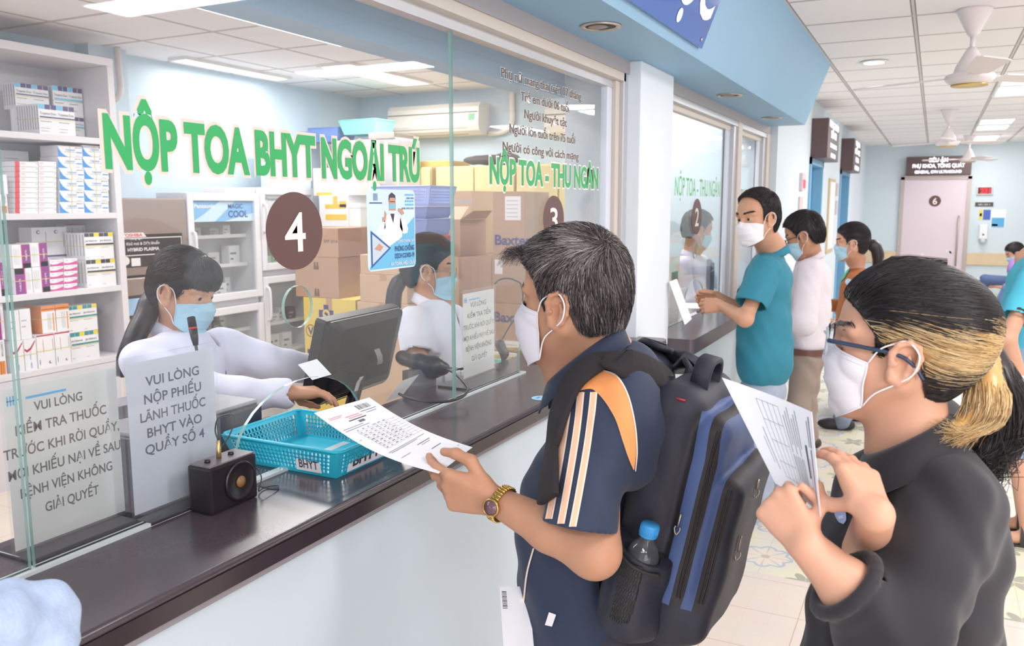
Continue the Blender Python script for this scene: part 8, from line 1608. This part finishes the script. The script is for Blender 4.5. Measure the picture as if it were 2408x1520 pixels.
# seated people by the far wall
SEAT = mat('seat grey metal', '#a9abb0', .4, .4)
t = thing('waiting_bench', 'grey metal waiting bench along the right side of the far hall', 'bench', (1.75, 12.3, 0)); MB().bb((1.45, 9.6, .41), (1.95, 13.2, .44), 0, .006).build('seat', SEAT, t); MB().bb((1.93, 9.6, .5), (1.97, 13.2, .85), 0, .006).build('backrest', SEAT, t)
for y in (9.8, 11.4, 13.0): MB().bb((1.5, y, 0), (1.9, y + .05, .41)).build('leg', SEAT, t)
def seated(label, px, py, d, topm, legm, skin, scale, seed, phone=True, shoes='#2b282c'):
    H = Frame(ond(px, py, d), base=(-1, -.15, 0), pitch=-25, scale=scale); o = H.o; fw = np.array((-1, -.1, 0)); nk = o + np.array((.05, 0, -.14)); sL = o + np.array((.06, -.17, -.24)); sR = o + np.array((.06, .17, -.24)); eL = sL + (-.06, -.02, -.24); eR = sR + (-.06, .02, -.24); wL = eL + (-.22, .06, .04); wR = eR + (-.22, -.06, .04)
    t, T, o_, nb, RB_ = figure(label, H, nk, (sL, sR), (eL, eR), (wL, wR), skin, topm, 'short', fw, None, MASKB, None, hem=.50, seed=seed, vox=.010); hair_simple(H, t, LONGB, back_dir, BLK_H, .15, 700, .08, 5, None, seed, .009, r=.0018)
    L = Sdf(); 
    for s_ in (-1, 1):
        hp = np.array((nb[0] + .02, nb[1] + s_ * .09, .52)); k = hp + np.array((-.42, s_ * .03, .04)); f_ = np.array((k[0] - .12 - .08 * (s_ > 0), k[1] + .02, .09)); L.cone(hp, k, .085, .062, .03).cone(k, f_, .06, .042, .02)
        s2 = Sdf(); s2.ell((f_[0] - .07, f_[1], .045), (.09, .042, .035), None, .02).cone((f_[0], f_[1], .09), (f_[0], f_[1], .05), .034, .036, .02).cut((0, 0, .003), (0, 0, -1)); s2.build('shoe', .01, mat('shoe ' + shoes, shoes, .5), t)
    L.ell((nb[0] + .02, nb[1], .52), (.14, .18, .08), None, .04); L.build('jeans', .011, legm, t)
    return t, wL, wR
JB = mat('jeans dark blue', '#4d5f86', .8, noise=.08, scale=30); JB2 = mat('jeans mid blue', '#6d85ad', .8, noise=.08, scale=30)
ts, wl, wr_ = seated('seated woman in a pale pink top and blue jeans looking at a phone', 2388, 602, 11.6, mat('top pale pink', '#dcc6d2', .7), JB, SKIN_W, 1.12, 101)
p = (wl + wr_) / 2 + np.array((-.16, 0, .05)); t = thing('mobile_phone', 'white mobile phone held by the seated woman', 'phone', p); MB().box(p, (.012, .075, .15), 0, 0, .003, R=np.array(Matrix.Rotation(-.9, 3, 'Y'))).build('phone_case', LBW, t)
MB().tube(spline([HO.o * 0 + np.array(wl) * 0 + ond(2386, 618, 11.45), ond(2384, 640, 11.4), ond(2388, 665, 11.4)], 12), [.05 + .03 * math.sin(i / 11 * 3.14) for i in range(12)], 10).build('scarf', mat('scarf purple', '#9a6fb4', .7), ts)
seated('seated person in jeans beside the woman with the phone, cut by the picture edge', 2452, 622, 10.3, mat('top white', '#dcd8da', .7), JB2, SKIN_W, 1.1, 111, shoes='#6b4a44')
# person at the lower left corner, only the denim elbow shows
DEN = mat('denim pale blue', '#b0c2de', .85, noise=.16, scale=60, bump=.25, bscale=240)
HD = Frame((-.93, .12, 1.52), base=(-1, .1, 0), scale=1.0); sR = np.array((-.86, .26, 1.27)); sL = np.array((-.86, -.08, 1.27)); eR = ond(62, 1490, 1.02); wR = eR + np.array((-.16, -.20, .02)); eL = sL + (-.03, -.05, -.27); wL = eL + (-.15, .08, .02)
td, TD, od, nbd, _ = figure('person in pale denim leaning an elbow on the counter at the lower left corner', HD, np.array((-.86, .10, 1.34)), (sL, sR), (eL, eR), (wL, wR), SKIN_C, DEN, 'long', (-1, .1, 0), None, MASKW, None, seed=121, topname='denim_jacket', vox=.005, sleeve_r=(.064, .062), fold=.014, fq=1.5, hips=[(-.84, .0, .84), (-.84, .2, .84)], feet=[(-.80, 0, 0), (-.80, .22, 0)], legs=[JB, mat('shoe black', '#2a272a', .5)])
hair_simple(HD, td, SHORT, short_dir, BLK_H, .15, 500, .04, 4, None, 15, .010, r=.0016)
# paper slip with a barcode held low by the man with the backpack
a = ond(1172, 1380, 1.72); b_ = ond(1215, 1380, 1.74); t = thing('paper_slip', 'paper slip with a barcode hanging in front of the navy polo', 'paper', a); d_ = ond(1180, 1500, 1.66) - a; m = MB(); m.grid([[a + (b_ - a) * u * 1.6 + d_ * v for u in (0, .5, 1)] for v in (0, .5, 1, 1.3)]); m.build('sheet', PAPER, t); m = MB(); nn = nz(np.cross(b_ - a, d_)); nn = nn if nn @ (EYE - a) > 0 else -nn
for k in range(12): m.add([a + (b_ - a) * u + d_ * v + nn * .0008 for u, v in ((.10, .10 + .03 * k), (.35, .10 + .03 * k), (.35, .112 + .03 * k + .006 * (k % 3 == 0)), (.10, .112 + .03 * k + .006 * (k % 3 == 0)))], [(0, 1, 2, 3)])
m.build('barcode', mat('form ink dark', '#55555f', .6), t)
